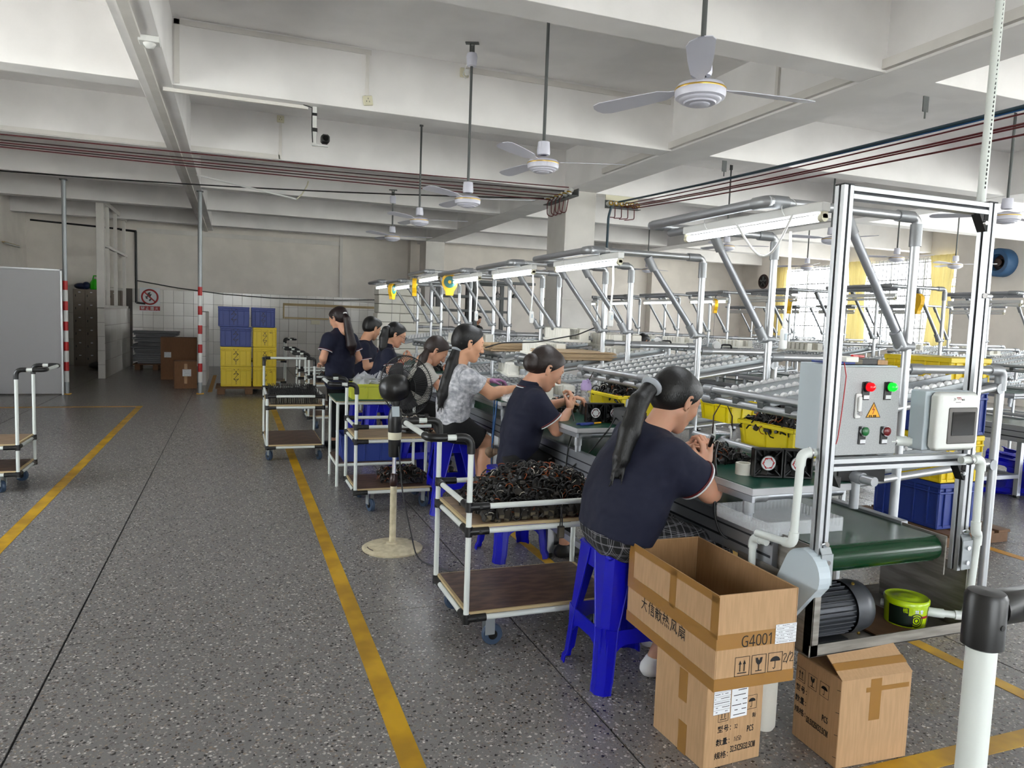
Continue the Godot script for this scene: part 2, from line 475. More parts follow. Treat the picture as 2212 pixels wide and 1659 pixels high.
# Written characters as pen strokes on a ten by ten field.
const PEN := {
	"大": "1 6.5 9 6.5;5 10 5 6.5 3.5 3 1 0;5 6.5 6.5 3 9 0", "信": "3 10 1 6;2 8 2 0;5.5 10 6.5 9;4 8 9.5 8;5 6.5 9 6.5;5 5 9 5;5 3.3 5 0;5 3.3 9 3.3 9 0;5 .3 9 .3",
	"散": "0 8 5 8;1.5 9.5 1.5 6;3.5 9.5 3.5 6;0 6 5 6;1 5 1 0;1 5 4 5 4 0;1 3.5 4 3.5;1 2 4 2;7 10 6 6;6.5 7.5 10 7.5;9 7.5 8 3 5.5 0;6.5 6 8 2.5 10 0",
	"热": "0 8 4 8;2 10 2 3.5 1.2 4;0 5 4 6;5 8 8 8 8 5 9.5 4;6.5 10 6 6 4.5 3.5;5 6.5 7 5;1 2 .5 0;3.5 2 4 0;6 2 6.5 0;8.5 2 9.5 0",
	"风": "2 9.5 2 4 .5 0;2 9.5 8 9.5 8 3 9 .5 10 2;3.5 7.5 6.5 2;6.5 7.5 3.5 2",
	"扇": "4.5 10 5.5 9;1.5 8.5 9 8.5 9 6.5 1.5 6.5;1.5 8.5 1.5 4 .5 0;2.5 5 5 5 5 0;3 3.5 4 3;2.5 1.5 5 2.5;6 5 9 5 9 0;6.8 3.5 7.6 3;6 1.5 9 2.5",
	"型": ".5 9 5.5 9;.5 7 5.5 7;2 9 1.5 5;4 9 4 5;7 9 7 6;9 10 9 5 8 5.5;2 3 8.5 3;5 4.5 5 .3;.5 .3 9.5 .3",
	"号": "2.5 9.5 7.5 9.5 7.5 6.5 2.5 6.5 2.5 9.5;.5 5 9.5 5;3 5 2.5 3 8 3 7.5 .5 5 0",
	"数": "2.5 10 2.5 5;0 7.5 5 7.5;1 9.5 1.8 8.3;4.2 9.5 3.3 8.3;2.5 7.5 .3 5.5;2.5 7.5 4.8 5.8;2 5 1 2 4.5 0;0 3.2 5 3.2;4 4 .5 0;7 10 6 6;6.5 7.5 10 7.5;9 7.5 8 3 5.5 0;6.5 6 8 2.5 10 0",
	"量": "2.5 10 7.5 10 7.5 7.5 2.5 7.5 2.5 10;2.5 8.7 7.5 8.7;.5 6.5 9.5 6.5;2.5 5.5 7.5 5.5 7.5 3 2.5 3 2.5 5.5;2.5 4.2 7.5 4.2;5 5.5 5 .3;1.5 1.6 8.5 1.6;.5 .3 9.5 .3",
	"规": "0 7.5 4 7.5;2 10 2 5 .3 0;0 5 4 5;2.5 3 4 1;5.5 9.5 9 9.5 9 3.5;5.5 9.5 5.5 3.5;7.2 8 7 4 5 0;7.8 3.5 7.8 .5 10 .5 10 2",
	"格": "0 7.5 4 7.5;2 10 2 0;2 6.5 .3 3;2 6 3.8 4.5;6.5 10 4.5 6.5;6 9 9 9 7 6 4.3 4;5.5 7.5 9.8 4;5.5 3.5 9 3.5 9 0 5.5 0 5.5 3.5",
	"禁": "0 8.5 4.5 8.5;2.3 10 2.3 5.5;2 8 .2 6;5.2 8.5 10 8.5;7.5 10 7.5 5.5;7.8 8 10 6;2 5 8 5;.5 3.5 9.5 3.5;5 3.5 5 0;2.5 2.5 1 .5;7.5 2.5 9 .5",
	"止": "5 10 5 .3;5 6 9 6;2 6.5 2 .3;.3 .3 9.7 .3", "烟": "2 10 2 5 .3 0;.5 8 1 6;3.7 8.3 3 6.5;2 4 3.8 1;4.8 9.5 9.5 9.5 9.5 0 4.8 0 4.8 9.5;5.5 7 8.8 7;7 8.7 7 5 5.6 2;7.2 5 8.7 2",
	"火": "5 10 5 6 3.5 2.5 .8 0;5 6 6.5 2.5 9.3 0;2 7.5 1.2 4.8;8.5 8 7 5.5", "有": ".5 8.3 9.5 8.3;5 10 3.5 6.5 .5 3.5;3.2 6.2 3.2 0;3.2 6.2 8 6.2 8 0 7 .4;3.2 4.5 8 4.5;3.2 2.7 8 2.7",
	"电": "1.5 8.5 8.5 8.5 8.5 3 1.5 3 1.5 8.5;1.5 5.8 8.5 5.8;5 10 5 .5 9.5 .5 9.5 2", "危": "4 10 1.5 7;3.5 9 7 9 5.5 7.3;.8 7.2 9.5 7.2;2 7.2 1.8 3 .5 0;4 5.5 8 5.5 8 3.3 6.5 3.3;4 5.5 4 .3 9.3 .3 9.3 2",
	"险": "1 9.5 1 0;1 9.5 3.5 9.5 2.2 6.5 3.5 4.5 1.5 3.5;6.5 10 4 6.5;6.5 10 10 6.8;5.5 6.3 8.5 6.3;4.8 4.5 5.5 2;7 4.8 7.2 2;9.3 4.5 8 1;4 .3 10 .3",
	"蚊": "1 8 4 8 4 5 1 5 1 8;2.5 10 2.5 2;.5 1.2 4.5 2;7 10 7.5 8.7;5 8 10 8;8.8 8 7.5 3.5 5 0;6 8 7.5 3.5 10 0", "香": "7 10 2.5 9;.5 7.8 9.5 7.8;5 9.5 5 5.2;5 7.8 1 5.5;5 7.8 9 5.5;2.5 4.5 7.5 4.5 7.5 0 2.5 0 2.5 4.5;2.5 2.2 7.5 2.2",
	"菊": ".5 8.5 9.5 8.5;3 10 3 7.5;7 10 7 7.5;3 7 1 4.5;2.5 6 9 6 9 .5 7.5 .5;2.5 3.5 7.5 3.5;5 5.5 5 .5;3 5 3.8 4;7 5 6.2 4;5 3.5 2.5 1;5 3.5 7.5 1",
	"榄": "0 7.5 3.5 7.5;1.8 10 1.8 0;1.8 6.5 .2 3.5;1.8 6 3.3 4.8;4.5 9.5 4.5 6.5;6 10 6 6.5;7.5 10 6.8 8;7 9 10 9;8.3 8 9 7;4.5 6 9 6 9 2.5;4.5 6 4.5 2.5;6.8 5 6.5 2 4 0;7.2 2.5 7.2 .3 10 .3 10 1.5",
	":": "2 7 2 6;2 2 2 1", "X": "1 10 9 0;9 10 1 0", "Z": "1 10 9 10 1 0 9 0", "Y": "1 10 5 5 9 10;5 5 5 0", "新": "1 9 5 9;3 10 3 8;.5 7.3 5.5 7.3;1 5.5 5 5.5;3 7 3 0;9 9.5 7 8.5 6.3 0;7 6 10 6;8.5 6 8.5 0;2.5 4.5 .8 1.5;3.5 4.5 5.3 2",
	"2": "1 8 3 10 7 10 8 7 1 0 9 0", "/": "9 12 1 -2", "1": "4 8 6 10 4 0", "6": "8 10 3 6 2 1 6 0 8 3 3 4", "5": "8 10 3 10 2 6 7 5 7 1 2 0", "0": "5 10 2 6 3 0 6 1 8 7 5 10", "3": "2 10 8 9 4 6 8 3 2 0", "8": "6 5 2 8 6 10 8 8 2 2 6 0 8 2 6 5",
}
func pen(mb: MB, text: String, size: float, w: float, xf: Transform3D, gap := 1.12, squash := 1.0) -> void:   # lower left of the first character at xf's origin
	var x := 0.0
	for ch in text:
		if PEN.has(ch):
			for s in String(PEN[ch]).split(";"):
				var q := s.split_floats(" ")
				var pts := []
				for i in range(0, q.size() - 1, 2): pts.append(Vector2(x + q[i] * size * squash / 10.0, q[i + 1] * size / 10.0))
				mb.stroke(pts, w, xf)
		x += size * squash * gap
func print_latin(parent: Node3D, text: String, size: float, xf: Transform3D, mat: Material, squash := 1.0, bold := false) -> void:
	var t := TextMesh.new()
	var f := SystemFont.new()
	f.font_names = PackedStringArray(["Droid Sans"])
	if bold: f.font_weight = 700
	t.font = f; t.text = text; t.font_size = 32; t.pixel_size = size / 23.0; t.depth = 0.0004
	t.horizontal_alignment = HORIZONTAL_ALIGNMENT_LEFT
	t.vertical_alignment = VERTICAL_ALIGNMENT_BOTTOM
	part(parent, "printed_text", t, mat, xf.origin, xf.basis * Basis.from_scale(V(squash, 1, 1)))

func _ready() -> void:
	# camera, sky, exposure
	var cam := Camera3D.new()
	cam.name = "camera"
	add_child(cam)
	cam.transform = Transform3D(Basis(V(0.93554, 0.03523, 0.35146), V(-0.00251, 0.99565, -0.09314), V(-0.35321, 0.08625, 0.93156)), V(0, 1.6, 0))
	cam.keep_aspect = Camera3D.KEEP_HEIGHT
	cam.fov = 55.26
	cam.near = 0.05
	cam.current = true
	var we := WorldEnvironment.new()
	we.name = "environment"
	var env := Environment.new()
	var sky := Sky.new()
	var sm := ProceduralSkyMaterial.new()
	sm.sky_top_color = Color(0.90, 0.94, 0.98)
	sm.sky_horizon_color = Color(0.97, 0.98, 0.98)
	sm.ground_horizon_color = Color(0.93, 0.95, 0.93)
	sm.ground_bottom_color = Color(0.88, 0.89, 0.87)
	sm.energy_multiplier = SKY_ENERGY
	sky.sky_material = sm
	env.background_mode = Environment.BG_SKY
	env.sky = sky
	env.tonemap_mode = Environment.TONE_MAPPER_LINEAR
	env.tonemap_exposure = EXPOSURE
	env.sdfgi_enabled = true
	env.ssao_enabled = true
	env.ssil_enabled = true
	we.environment = env
	add_child(we)
	materials()
	room()
	ceiling_things()
	line_one()
	people()
	front_machine()
	aisle()
	far_side()
	small_things()

const SKY_ENERGY := 15.0
const EXPOSURE := 1.24
const LAMP_ENERGY := 0.3

# ---- the room ----
const XL := -5.06
const XR := 17.4
const ZB := -22.45
const ZF := 7.0
const SLAB := 4.45
func structure(o: Node3D, label := "") -> Node3D:
	return tag(o, label, "", "", "structure")
func st_node(called: String, label: String) -> Node3D:
	var o := Node3D.new()
	o.name = called
	add_child(o)
	return structure(o, label)
func wall_x(called: String, label: String, x0: float, x1: float, z0: float, z1: float, holes: Array) -> Node3D:   # a wall along z; holes [z0, z1, y0, y1]
	var w := st_node(called, label)
	var mb := MB.new()
	var z := z0
	for h in holes:
		mb.bb(V(x0, 0, z), V(x1, SLAB, h[0]))
		mb.bb(V(x0, 0, h[0]), V(x1, h[2], h[1]))
		mb.bb(V(x0, h[3], h[0]), V(x1, SLAB, h[1]))
		z = h[1]
	mb.bb(V(x0, 0, z), V(x1, SLAB, z1))
	part(w, "plaster", mb, M.wall)
	return w
func window_at(n: int, label: String, at: Vector3, yaw: float, w: float, y0: float, y1: float, cols: int, bars: bool) -> void:   # local x along the wall, centred
	var o := st_node("window_%d" % n, label)
	o.position = at; o.rotation.y = yaw
	var f := MB.new()
	var tr := y0 + (y1 - y0) * 0.68
	for q in [y0 + .03, tr, y1 - .03]: f.box(V(0, q, 0), V(w, .06, .08), .006)
	for i in cols + 1:
		var x := -w / 2 + .03 + (w - .06) * i / cols
		f.box(V(x, (y0 + y1) / 2, 0), V(.06, y1 - y0, .07), .006)
	part(o, "window_frame", f, M.frame)
	for i in cols:
		var x0 := -w / 2 + .06 + (w - .06) * i / cols
		var x1 := -w / 2 + (w - .06) * (i + 1) / cols
		for q in [[y0 + .06, tr - .03], [tr + .03, y1 - .06]]:
			part(o, "pane", MB.new().box(V((x0 + x1) / 2, (q[0] + q[1]) / 2, .01), V(x1 - x0, q[1] - q[0], .005)), M.glass)
	if bars:
		var b := MB.new()
		var k := int(w / .13)
		for i in k: b.cyl(V(-w / 2 + w * (i + .5) / k, y0, -.09), V(-w / 2 + w * (i + .5) / k, y1, -.09), .012, -1, 6, false)
		for i in 6: b.box(V(0, y0 + .12 + (y1 - y0 - .24) * i / 5.0, -.09), V(w, .03, .01))
		part(o, "security_bars", b, M.bars)
func tiles(w: Node3D, o: Vector3, ex: Vector3, nn: Vector3, tw: float, th: float, cols: int, rows: int) -> void:
	var bs := Basis(ex, Vector3.UP, nn)
	var mesh := MB.new().box(V(tw / 2, th / 2, .004), V(tw - .005, th - .005, .008), .002).mesh()
	for r in rows:
		for c in cols:
			part(w, "tile", mesh, M.tile if rng.randf() < .7 else M.tile2, o + ex * (tw * c) + V(0, th * r, 0), bs)

func room() -> void:
	# floor of terrazzo panels with dark joints
	var fl := st_node("floor", "speckled grey terrazzo floor divided into big panels by thin dark joints")
	part(fl, "joint_bed", MB.new().bb(V(XL - .2, -.25, ZB - .2), V(XR + .2, -.008, ZF + .2)), M.joint)
	var xs := [XL, -2.905, -.755, 1.397, 3.549, 5.70, 7.85, 10.0, 12.16, 14.31, 16.46, XR]
	var zs := [ZF, 5.0, 2.83, .66, -1.67, -3.85, -6.03, -8.19, -10.40, -12.57, -14.74, -16.91, -19.08, -21.25, ZB]
	var cache := {}
	for i in xs.size() - 1:
		for j in zs.size() - 1:
			var w: float = xs[i + 1] - xs[i]
			var d: float = zs[j] - zs[j + 1]
			var key := "%.3f %.3f" % [w, d]
			if not cache.has(key): cache[key] = MB.new().box(V(0, -.01, 0), V(w - .009, .02, d - .007), .0012).mesh()
			part(fl, "terrazzo_panel", cache[key], M.floor, V((xs[i] + xs[i + 1]) / 2, 0, (zs[j] + zs[j + 1]) / 2))
	# ceiling slab and beams
	var ce := st_node("ceiling", "white plastered concrete ceiling with deep crossing beams")
	part(ce, "slab", MB.new().bb(V(XL - .2, SLAB, ZB - .2), V(XR + .2, SLAB + .2, ZF + .2)), M.ceil)
	for z in [4.95, 1.65, -1.64, -4.92, -8.2, -11.42, -14.65, -17.8, -21.0]:
		part(ce, "beam", MB.new().bb(V(XL, 3.8, z - .29), V(XR, SLAB + .01, z), .006), M.ceil)
	for x in [-.885, 5.15, 11.2]:
		part(ce, "beam", MB.new().bb(V(x, 3.795, ZB), V(x + (.3 if x < 0 else .56), SLAB + .01, ZF), .006), M.ceil)
	# walls
	var wb := st_node("wall_back", "far cream wall with a glazed white tile dado")
	part(wb, "plaster", MB.new().bb(V(XL - .2, 0, ZB - .2), V(XR + .2, SLAB, ZB)), M.wall)
	part(wb, "grout_bed", MB.new().bb(V(XL, 0, ZB), V(4.9, 2.1, ZB + .002)), M.grout)
	tiles(wb, V(-2.62, .0, ZB + .002), Vector3.RIGHT, Vector3.BACK, .255, .35, 29, 6)
	tiles(wb, V(XL + .02, .0, ZB + .002), Vector3.RIGHT, Vector3.BACK, .55, .7, 4, 3)
	part(wb, "trunking", MB.new().bb(V(-2.5, 3.62, ZB), V(2.9, 3.74, ZB + .03)).bb(V(2.9, 2.1, ZB), V(2.98, 4.1, ZB + .04)).bb(V(.95, 1.97, ZB), V(4.5, 2.03, ZB + .03)), M.paint)
	part(wb, "trunking", MB.new().bb(V(1.35, 1.42, ZB + .01), V(2.6, 1.47, ZB + .04)).bb(V(1.3, 1.42, ZB + .01), V(1.34, 1.82, ZB + .04)).bb(V(1.3, 1.8, ZB + .01), V(4.4, 1.87, ZB + .05)), M.ply_edge)
	part(wb, "pilaster", MB.new().bb(V(4.95, 0, ZB), V(5.7, 3.9, ZB + .35), .01).bb(V(13.4, 0, ZB), V(14.1, 3.9, ZB + .3), .01), M.wall)
	wall_x("wall_left", "plain white wall beyond the white partition board", XL - .2, XL, ZB, ZF, [[-7.9, -3.9, 1.2, 3.0]])
	var wr := wall_x("wall_right", "cream wall with tall barred windows and yellow curtains", XR, XR + .2, ZB, ZF, [[-20.35, -13.75, 1.2, 3.68], [-11.4, -4.8, .9, 3.74], [-3.6, 5.4, .9, 3.74]])
	part(wr, "pilaster", MB.new().bb(V(XR - .35, 0, -13.6), V(XR, SLAB, -12.95), .01).bb(V(XR - .35, 0, -21.2), V(XR, SLAB, -20.5), .01), M.wall)
	var wf := st_node("wall_front", "white wall with windows behind the viewer")
	var mb := MB.new()
	var x := XL - .2
	for h in [[-3.0, 2.0], [4.5, 10.0], [11.5, 16.5]]:
		mb.bb(V(x, 0, ZF), V(h[0], SLAB, ZF + .2))
		mb.bb(V(h[0], 0, ZF), V(h[1], .95, ZF + .2)).bb(V(h[0], 3.6, ZF), V(h[1], SLAB, ZF + .2))
		x = h[1]
	mb.bb(V(x, 0, ZF), V(XR + .2, SLAB, ZF + .2))
	part(wf, "plaster", mb, M.wall)
	window_at(1, "tall barred window with yellow curtains in the far right wall", V(XR + .1, 0, -17.05), PI / 2, 6.6, 1.2, 3.68, 6, true)
	window_at(2, "barred window further along the right wall", V(XR + .1, 0, -8.1), PI / 2, 6.6, .9, 3.74, 6, false)
	window_at(3, "window of the right wall nearest the viewer", V(XR + .1, 0, .9), PI / 2, 9.0, .9, 3.74, 7, false)
	window_at(4, "window of the left wall", V(XL - .1, 0, -5.9), PI / 2, 4.0, 1.2, 3.0, 3, false)
	window_at(5, "window at the left of the wall behind the viewer", V(-.5, 0, ZF + .1), 0, 5.0, .95, 3.6, 4, false)
	window_at(6, "window in the middle of the wall behind the viewer", V(7.25, 0, ZF + .1), 0, 5.5, .95, 3.6, 4, false)
	window_at(7, "window at the right of the wall behind the viewer", V(14.0, 0, ZF + .1), 0, 5.0, .95, 3.6, 4, false)
	# columns under the long beam
	for q in [[5.15, -11.35, "white square column carrying the wire bracket"], [5.15, -21.0, "white column by the far wall"], [5.15, 1.7, "white column behind the viewer"]]:
		var c := st_node("trim_%d" % (1 + used.get("trim", 0)), q[2])
		used["trim"] = used.get("trim", 0) + 1
		part(c, "shaft", MB.new().bb(V(q[0], 0, q[1] - .75), V(q[0] + .56, 3.8, q[1]), .012), M.paint)
		part(c, "ledge", MB.new().bb(V(q[0] - .012, 1.98, q[1] - .76), V(q[0] + .572, 2.02, q[1] + .012), .004), M.paint)
	# tiled low partition with a glazed frame over it
	var pw := st_node("wall_partition", "low white tiled partition wall with a metal frame screen on top")
	part(pw, "core", MB.new().bb(V(-2.82, 0, ZB), V(-2.69, 1.56, -18.3)), M.grout)
	tiles(pw, V(-2.69, 0, -18.31), Vector3.FORWARD, Vector3.RIGHT, .83, .39, 5, 4)
	tiles(pw, V(-2.825, 0, -18.3), Vector3.RIGHT, Vector3.BACK, .14, .31, 1, 5)
	part(pw, "post", MB.new().bb(V(-2.83, 1.56, -18.45), V(-2.68, 3.95, -18.29), .005), M.paint)
	var fr := MB.new()
	for z in [-19.3, -20.5, -22.0]: fr.bb(V(-2.79, 1.6, z - .05), V(-2.72, 3.95, z + .05))
	fr.bb(V(-2.8, 1.56, -22.3), V(-2.70, 1.62, -18.4)).bb(V(-2.79, 2.92, -22.3), V(-2.71, 2.98, -18.4)).bb(V(-2.79, 3.85, -22.3), V(-2.71, 3.95, -18.4))
	part(pw, "screen_frame", fr, M.paint)
	var sp := st_node("wall_stub", "short white tiled wall end beside the stacked crates")
	part(sp, "core", MB.new().bb(V(-.72, 0, -18.6), V(-.58, 1.56, -16.75)), M.grout)
	tiles(sp, V(-.58, 0, -16.77), Vector3.FORWARD, Vector3.RIGHT, .36, .31, 5, 5)
	tiles(sp, V(-.72, 0, -16.75), Vector3.RIGHT, Vector3.BACK, .14, .31, 1, 5)
	# tape on the floor
	var tp := func(a: Vector3, b: Vector3, m: Material, label: String):
		solo("floor_tape", MB.new().bb(a, b, .0008), m, label, "floor marking")
	tp.call(V(-1.49, .0, -13.2), V(-1.40, .0022, -1.0), M.tape, "yellow tape line along the aisle by the white trolley's handle")
	tp.call(V(.555, .0, -19.5), V(.642, .0022, -1.0), M.tape, "yellow tape line along the aisle beside the pedestal fan")
	tp.call(V(XL + .3, .0, -13.2), V(-1.49, .0022, -13.1), M.tape2, "thin ochre tape line crossing the floor in front of the partition board")
	tp.call(V(-.5, .0, -19.4), V(-.42, .0022, -15.4), M.tape2, "ochre tape strip leading past the crate pallet to the wall")
	tp.call(V(3.29, .0, -9.0), V(3.37, .0022, -1.0), M.tape, "yellow tape line on the floor right of the mosquito coil bucket")
	tp.call(V(5.34, .0, -9.0), V(5.42, .0022, -1.0), M.tape2, "ochre tape line on the floor near the blue stool lying on its side")
	tp.call(V(1.6, .0, -1.94), V(3.29, .0022, -1.85), M.tape, "yellow tape line across the floor in front of the carton with flaps")
	tp.call(V(1.93, .0, -5.2), V(2.0, .0022, -3.0), M.tape, "yellow tape under the conveyor near the second worker")

# ---- on and under the ceiling ----
func make_fan(at: Vector3, yaw: float, label: String, top := SLAB, cup_top := false) -> Node3D:   # at: the middle of the motor
	var t := thing("ceiling_fan", label, "ceiling fan", V(at.x, at.y - .06, at.z), yaw, "three-bladed white ceiling fans")
	var h := top - at.y + .06
	part(t, "rod", MB.new().cyl(V(0, .2, 0), V(0, h - .03, 0), .014), M.rod)
	part(t, "motor", MB.new().lathe([Vector2(0, .0), Vector2(.05, .0), Vector2(.055, .006), Vector2(.055, .006), Vector2(.082, .008), Vector2(.087, .016), Vector2(.087, .016), Vector2(.108, .02), Vector2(.113, .03), Vector2(.113, .03), Vector2(.13, .036), Vector2(.135, .055), Vector2(.135, .085), Vector2(.12, .105), Vector2(.06, .118), Vector2(.03, .13), Vector2(0, .13)], Transform3D.IDENTITY, 32), M.fan_white)
	part(t, "gold_band", MB.new().lathe([Vector2(.1362, .074), Vector2(.1375, .079), Vector2(.1362, .084)], Transform3D.IDENTITY, 32), M.gold)
	part(t, "motor_cup", MB.new().lathe([Vector2(.028, .15), Vector2(.052, .152), Vector2(.058, .17), Vector2(.05, .26), Vector2(.014, .265)], Transform3D.IDENTITY, 20), M.fan_white)
	if cup_top: part(t, "ceiling_cup", MB.new().lathe([Vector2(.014, h - .24), Vector2(.05, h - .235), Vector2(.058, h - .14), Vector2(.05, h - .11), Vector2(.012, h - .1)], Transform3D.IDENTITY, 20), M.fan_white)
	part(t, "hanger", MB.new().box(V(0, h - .006, 0), V(.14, .012, .06), .002).cyl(V(.02, h - .12, 0), V(.02, h, 0), .007).cyl(V(-.02, h - .12, 0), V(-.02, h, 0), .007), M.rod)
	var bl := MB.new()
	var pr := [Vector2(.1, .018), Vector2(.18, .022), Vector2(.24, .05), Vector2(.45, .062), Vector2(.64, .066), Vector2(.69, .05), Vector2(.71, .015)]
	for i in pr.size() - 1:
		for s in [1.0, -1.0]:
			var z0: float = pr[i].y
			var z1: float = pr[i + 1].y
			bl.quad(V(pr[i].x, .0 + s * .002 + z0 * .2, -z0), V(pr[i + 1].x, s * .002 + z1 * .2, -z1), V(pr[i + 1].x, s * .002 - z1 * .2, z1), V(pr[i].x, s * .002 - z0 * .2, z0), V(0, s, .2 * s))
			bl.quad(V(pr[i].x, .002 - s * z0 * .2, s * z0), V(pr[i + 1].x, .002 - s * z1 * .2, s * z1), V(pr[i + 1].x, -.002 - s * z1 * .2, s * z1), V(pr[i].x, -.002 - s * z0 * .2, s * z0), V(0, 0, s))
	var bm := bl.mesh()
	for i in 3: part(t, "blade", bm, M.fan_white, V(0, .095, 0), Basis(Vector3.UP, TAU * i / 3.0))
	return t

func arc_pts(pts: Array, r: float, n := 5) -> Array:     # rounds the corners of a polyline
	var o := [pts[0]]
	for i in range(1, pts.size() - 1):
		var a: Vector3 = pts[i] + (pts[i - 1] - pts[i]).normalized() * r
		var b: Vector3 = pts[i] + (pts[i + 1] - pts[i]).normalized() * r
		for k in n + 1:
			var t := float(k) / n
			o.append(a.lerp(pts[i], t).lerp((pts[i] as Vector3).lerp(b, t), t))
	o.append(pts[pts.size() - 1])
	return o
func sag(a: Vector3, b: Vector3, s: float, n := 8) -> Array:
	var o := []
	for i in n + 1:
		var t := float(i) / n
		o.append(a.lerp(b, t) - V(0, s * 4 * t * (1 - t), 0))
	return o

func ceiling_things() -> void:
	var yc := atan2(-.83, -.56)
	make_fan(V(2.34, 2.85, -3.47), atan2(-.82, -.57), "big white ceiling fan nearest the viewer over the first bench")
	make_fan(V(2.47, 2.93, -5.95), -.36, "white ceiling fan second nearest, in front of the column", SLAB)
	make_fan(V(2.29, 2.83, -7.55), -.40, "white ceiling fan with a round cup at the ceiling, third in the row", SLAB, true)
	make_fan(V(2.50, 2.98, -10.63), -.33, "white ceiling fan fourth in the row toward the far wall", SLAB)
	make_fan(V(2.60, 2.98, -13.1), -.30, "white ceiling fan on a short rod, farthest in the aisle row", 3.82, true)
	for q in [[V(7.55, 2.85, -5.5), .3, "white ceiling fan by the grey pipe at the photo's edge"], [V(8.6, 3.0, -9.03), .9, "ceiling fan right of the gantry's near upright, over the second line"], [V(8.04, 3.0, -10.86), -.5, "ceiling fan seen behind the first bench's lamp"], [V(9.9, 3.0, -16.6), .2, "small ceiling fan left of the first lamp, deep in the hall"], [V(11.6, 3.0, -10.5), .7, "ceiling fan in front of the barred window, between gantry uprights"], [V(13.5, 3.0, -10.8), 1.2, "ceiling fan with blue-capped rod before the yellow curtain"], [V(11.86, 3.0, -13.1), .1, "ceiling fan before the window left of the gantry"], [V(8.2, 3.0, -19.2), .5, "faint ceiling fan deepest over the far stations"]]:
		make_fan(q[0], q[1], q[2])
	# red wires stretched to two insulator brackets
	var ys := [[3.735, 3.735], [3.665, 3.685], [3.64, 3.655], [3.62, 3.63], [3.60, 3.62]]
	var ends := [V(5.02, 3.765, -10.98), V(5.02, 3.73, -11.15), V(5.02, 3.70, -11.32), V(5.02, 3.68, -11.49), V(5.02, 3.66, -11.66)]
	for i in 5:
		solo("overhead_wire", MB.new().tube(sag(V(XL, ys[i][0] - .02, -11.2), ends[i], .03, 10), .0085, 6), M.dark_red if i % 2 == 0 else M.brown, ["topmost dark red wire stretched under the cross beam", "second dark red wire below the topmost under the beam", "middle dark wire of the five under the cross beam", "fourth dark red wire of the five under the beam", "lowest dark red wire of the five under the beam"][i], "wire")
	var k1 := thing("insulator_bracket", "steel angle with white insulators on the column's aisle side", "bracket", V(5.08, 3.66, -11.4))
	part(k1, "angle", MB.new().bb(V(-.06, -.04, -.62), V(.06, -.03, .55)).bb(V(.05, -.04, -.62), V(.065, .08, .55)), M.rod)
	for i in 6:
		part(k1, "insulator", MB.new().lathe([Vector2(0, -.05), Vector2(.035, -.05), Vector2(.04, -.02), Vector2(.028, 0), Vector2(.04, .02), Vector2(.035, .05), Vector2(0, .05)], T(V(-.03, .04, -.42 + .17 * i), Basis(Vector3.FORWARD, .5)), 14), M.white)
		part(k1, "yellow_tie", MB.new().torus(V(-.05, .03, -.42 + .17 * i), V(.3, 1, 0), .034, .012, 12, 6), M.yellow_wire)
	for i in 4:
		var z := -.3 + .17 * i
		part(k1, "wire_loop", MB.new().tube(arc_pts([V(-.06, .03, z), V(-.12, -.05, z), V(-.12, -.26, z + .02), V(-.02, -.28, z + .05), V(.0, -.05, z + .08)], .05), .008, 6), M.dark_red)
	var k2 := thing("insulator_bracket", "steel angle with insulators on the column's window side", "bracket", V(5.72, 3.55, -11.0))
	part(k2, "angle", MB.new().bb(V(0, -.04, -.04), V(.62, -.03, .06)).bb(V(0, -.04, -.05), V(.62, .09, -.04)), M.rod)
	part(k2, "wall_plate", MB.new().bb(V(.02, .0, -.08), V(.62, .18, -.06)), M.cream)
	for i in 6:
		part(k2, "insulator", MB.new().lathe([Vector2(0, -.05), Vector2(.035, -.05), Vector2(.04, -.02), Vector2(.028, 0), Vector2(.04, .02), Vector2(.035, .05), Vector2(0, .05)], T(V(.05 + .1 * i, .03, 0), Basis(Vector3.RIGHT, 1.57)), 14), M.white)
		part(k2, "yellow_tie", MB.new().torus(V(.06 + .1 * i, .03, .05), V(0, .3, 1), .032, .012, 12, 6), M.yellow_wire)
	for i in 4: part(k2, "wire_loop", MB.new().tube(arc_pts([V(.14 + .12 * i, 0, .05), V(.14 + .12 * i, -.2, .06), V(.02 + .1 * i, -.2 - .01 * i, .06)], .03), .008, 6), M.dark_red)
	var far := [[V(5.95, 3.62, -11), V(5.7, 3.47, 3.0), .016, "teal_cable", "thick teal cable bundle running above the stations from the column"], [V(5.98, 3.61, -10.6), V(5.7, 3.44, 3.0), .008, "blue_cable", "thin blue cable strapped under the thick teal bundle"], [V(6.0, 3.58, -11), V(5.72, 3.42, 3.0), .008, "dark_red", "upper dark red wire beside the teal cable"], [V(6.05, 3.55, -11), V(5.72, 3.30, 3.0), .0095, "dark_red", "middle dark red wire below the teal cable"], [V(6.1, 3.54, -11), V(5.75, 3.29, 3.0), .0085, "dark_red", "middle dark red wire, the one touching its twin"], [V(6.2, 3.53, -11), V(5.78, 3.20, 3.0), .0095, "dark_red", "lowest dark red wire running above the stations"]]
	for q in far: solo("overhead_wire", MB.new().tube(sag(q[0], q[1], .12, 12), q[2], 6), M[q[3]], q[4], "wire")
	for q in [[V(5.95, 3.62, -5.2), "metal cable hanger plate nearer the viewer above the teal cable"], [V(5.96, 3.6, -8.2), "metal cable hanger plate nearer the column above the teal cable"]]:
		solo("cable_hanger", MB.new().box(q[0] + V(0, .1, 0), V(.07, .14, .01), .002).cyl(q[0] + V(0, -.03, 0), q[0] + V(0, .05, 0), .008), M.rod, q[1], "hanger")
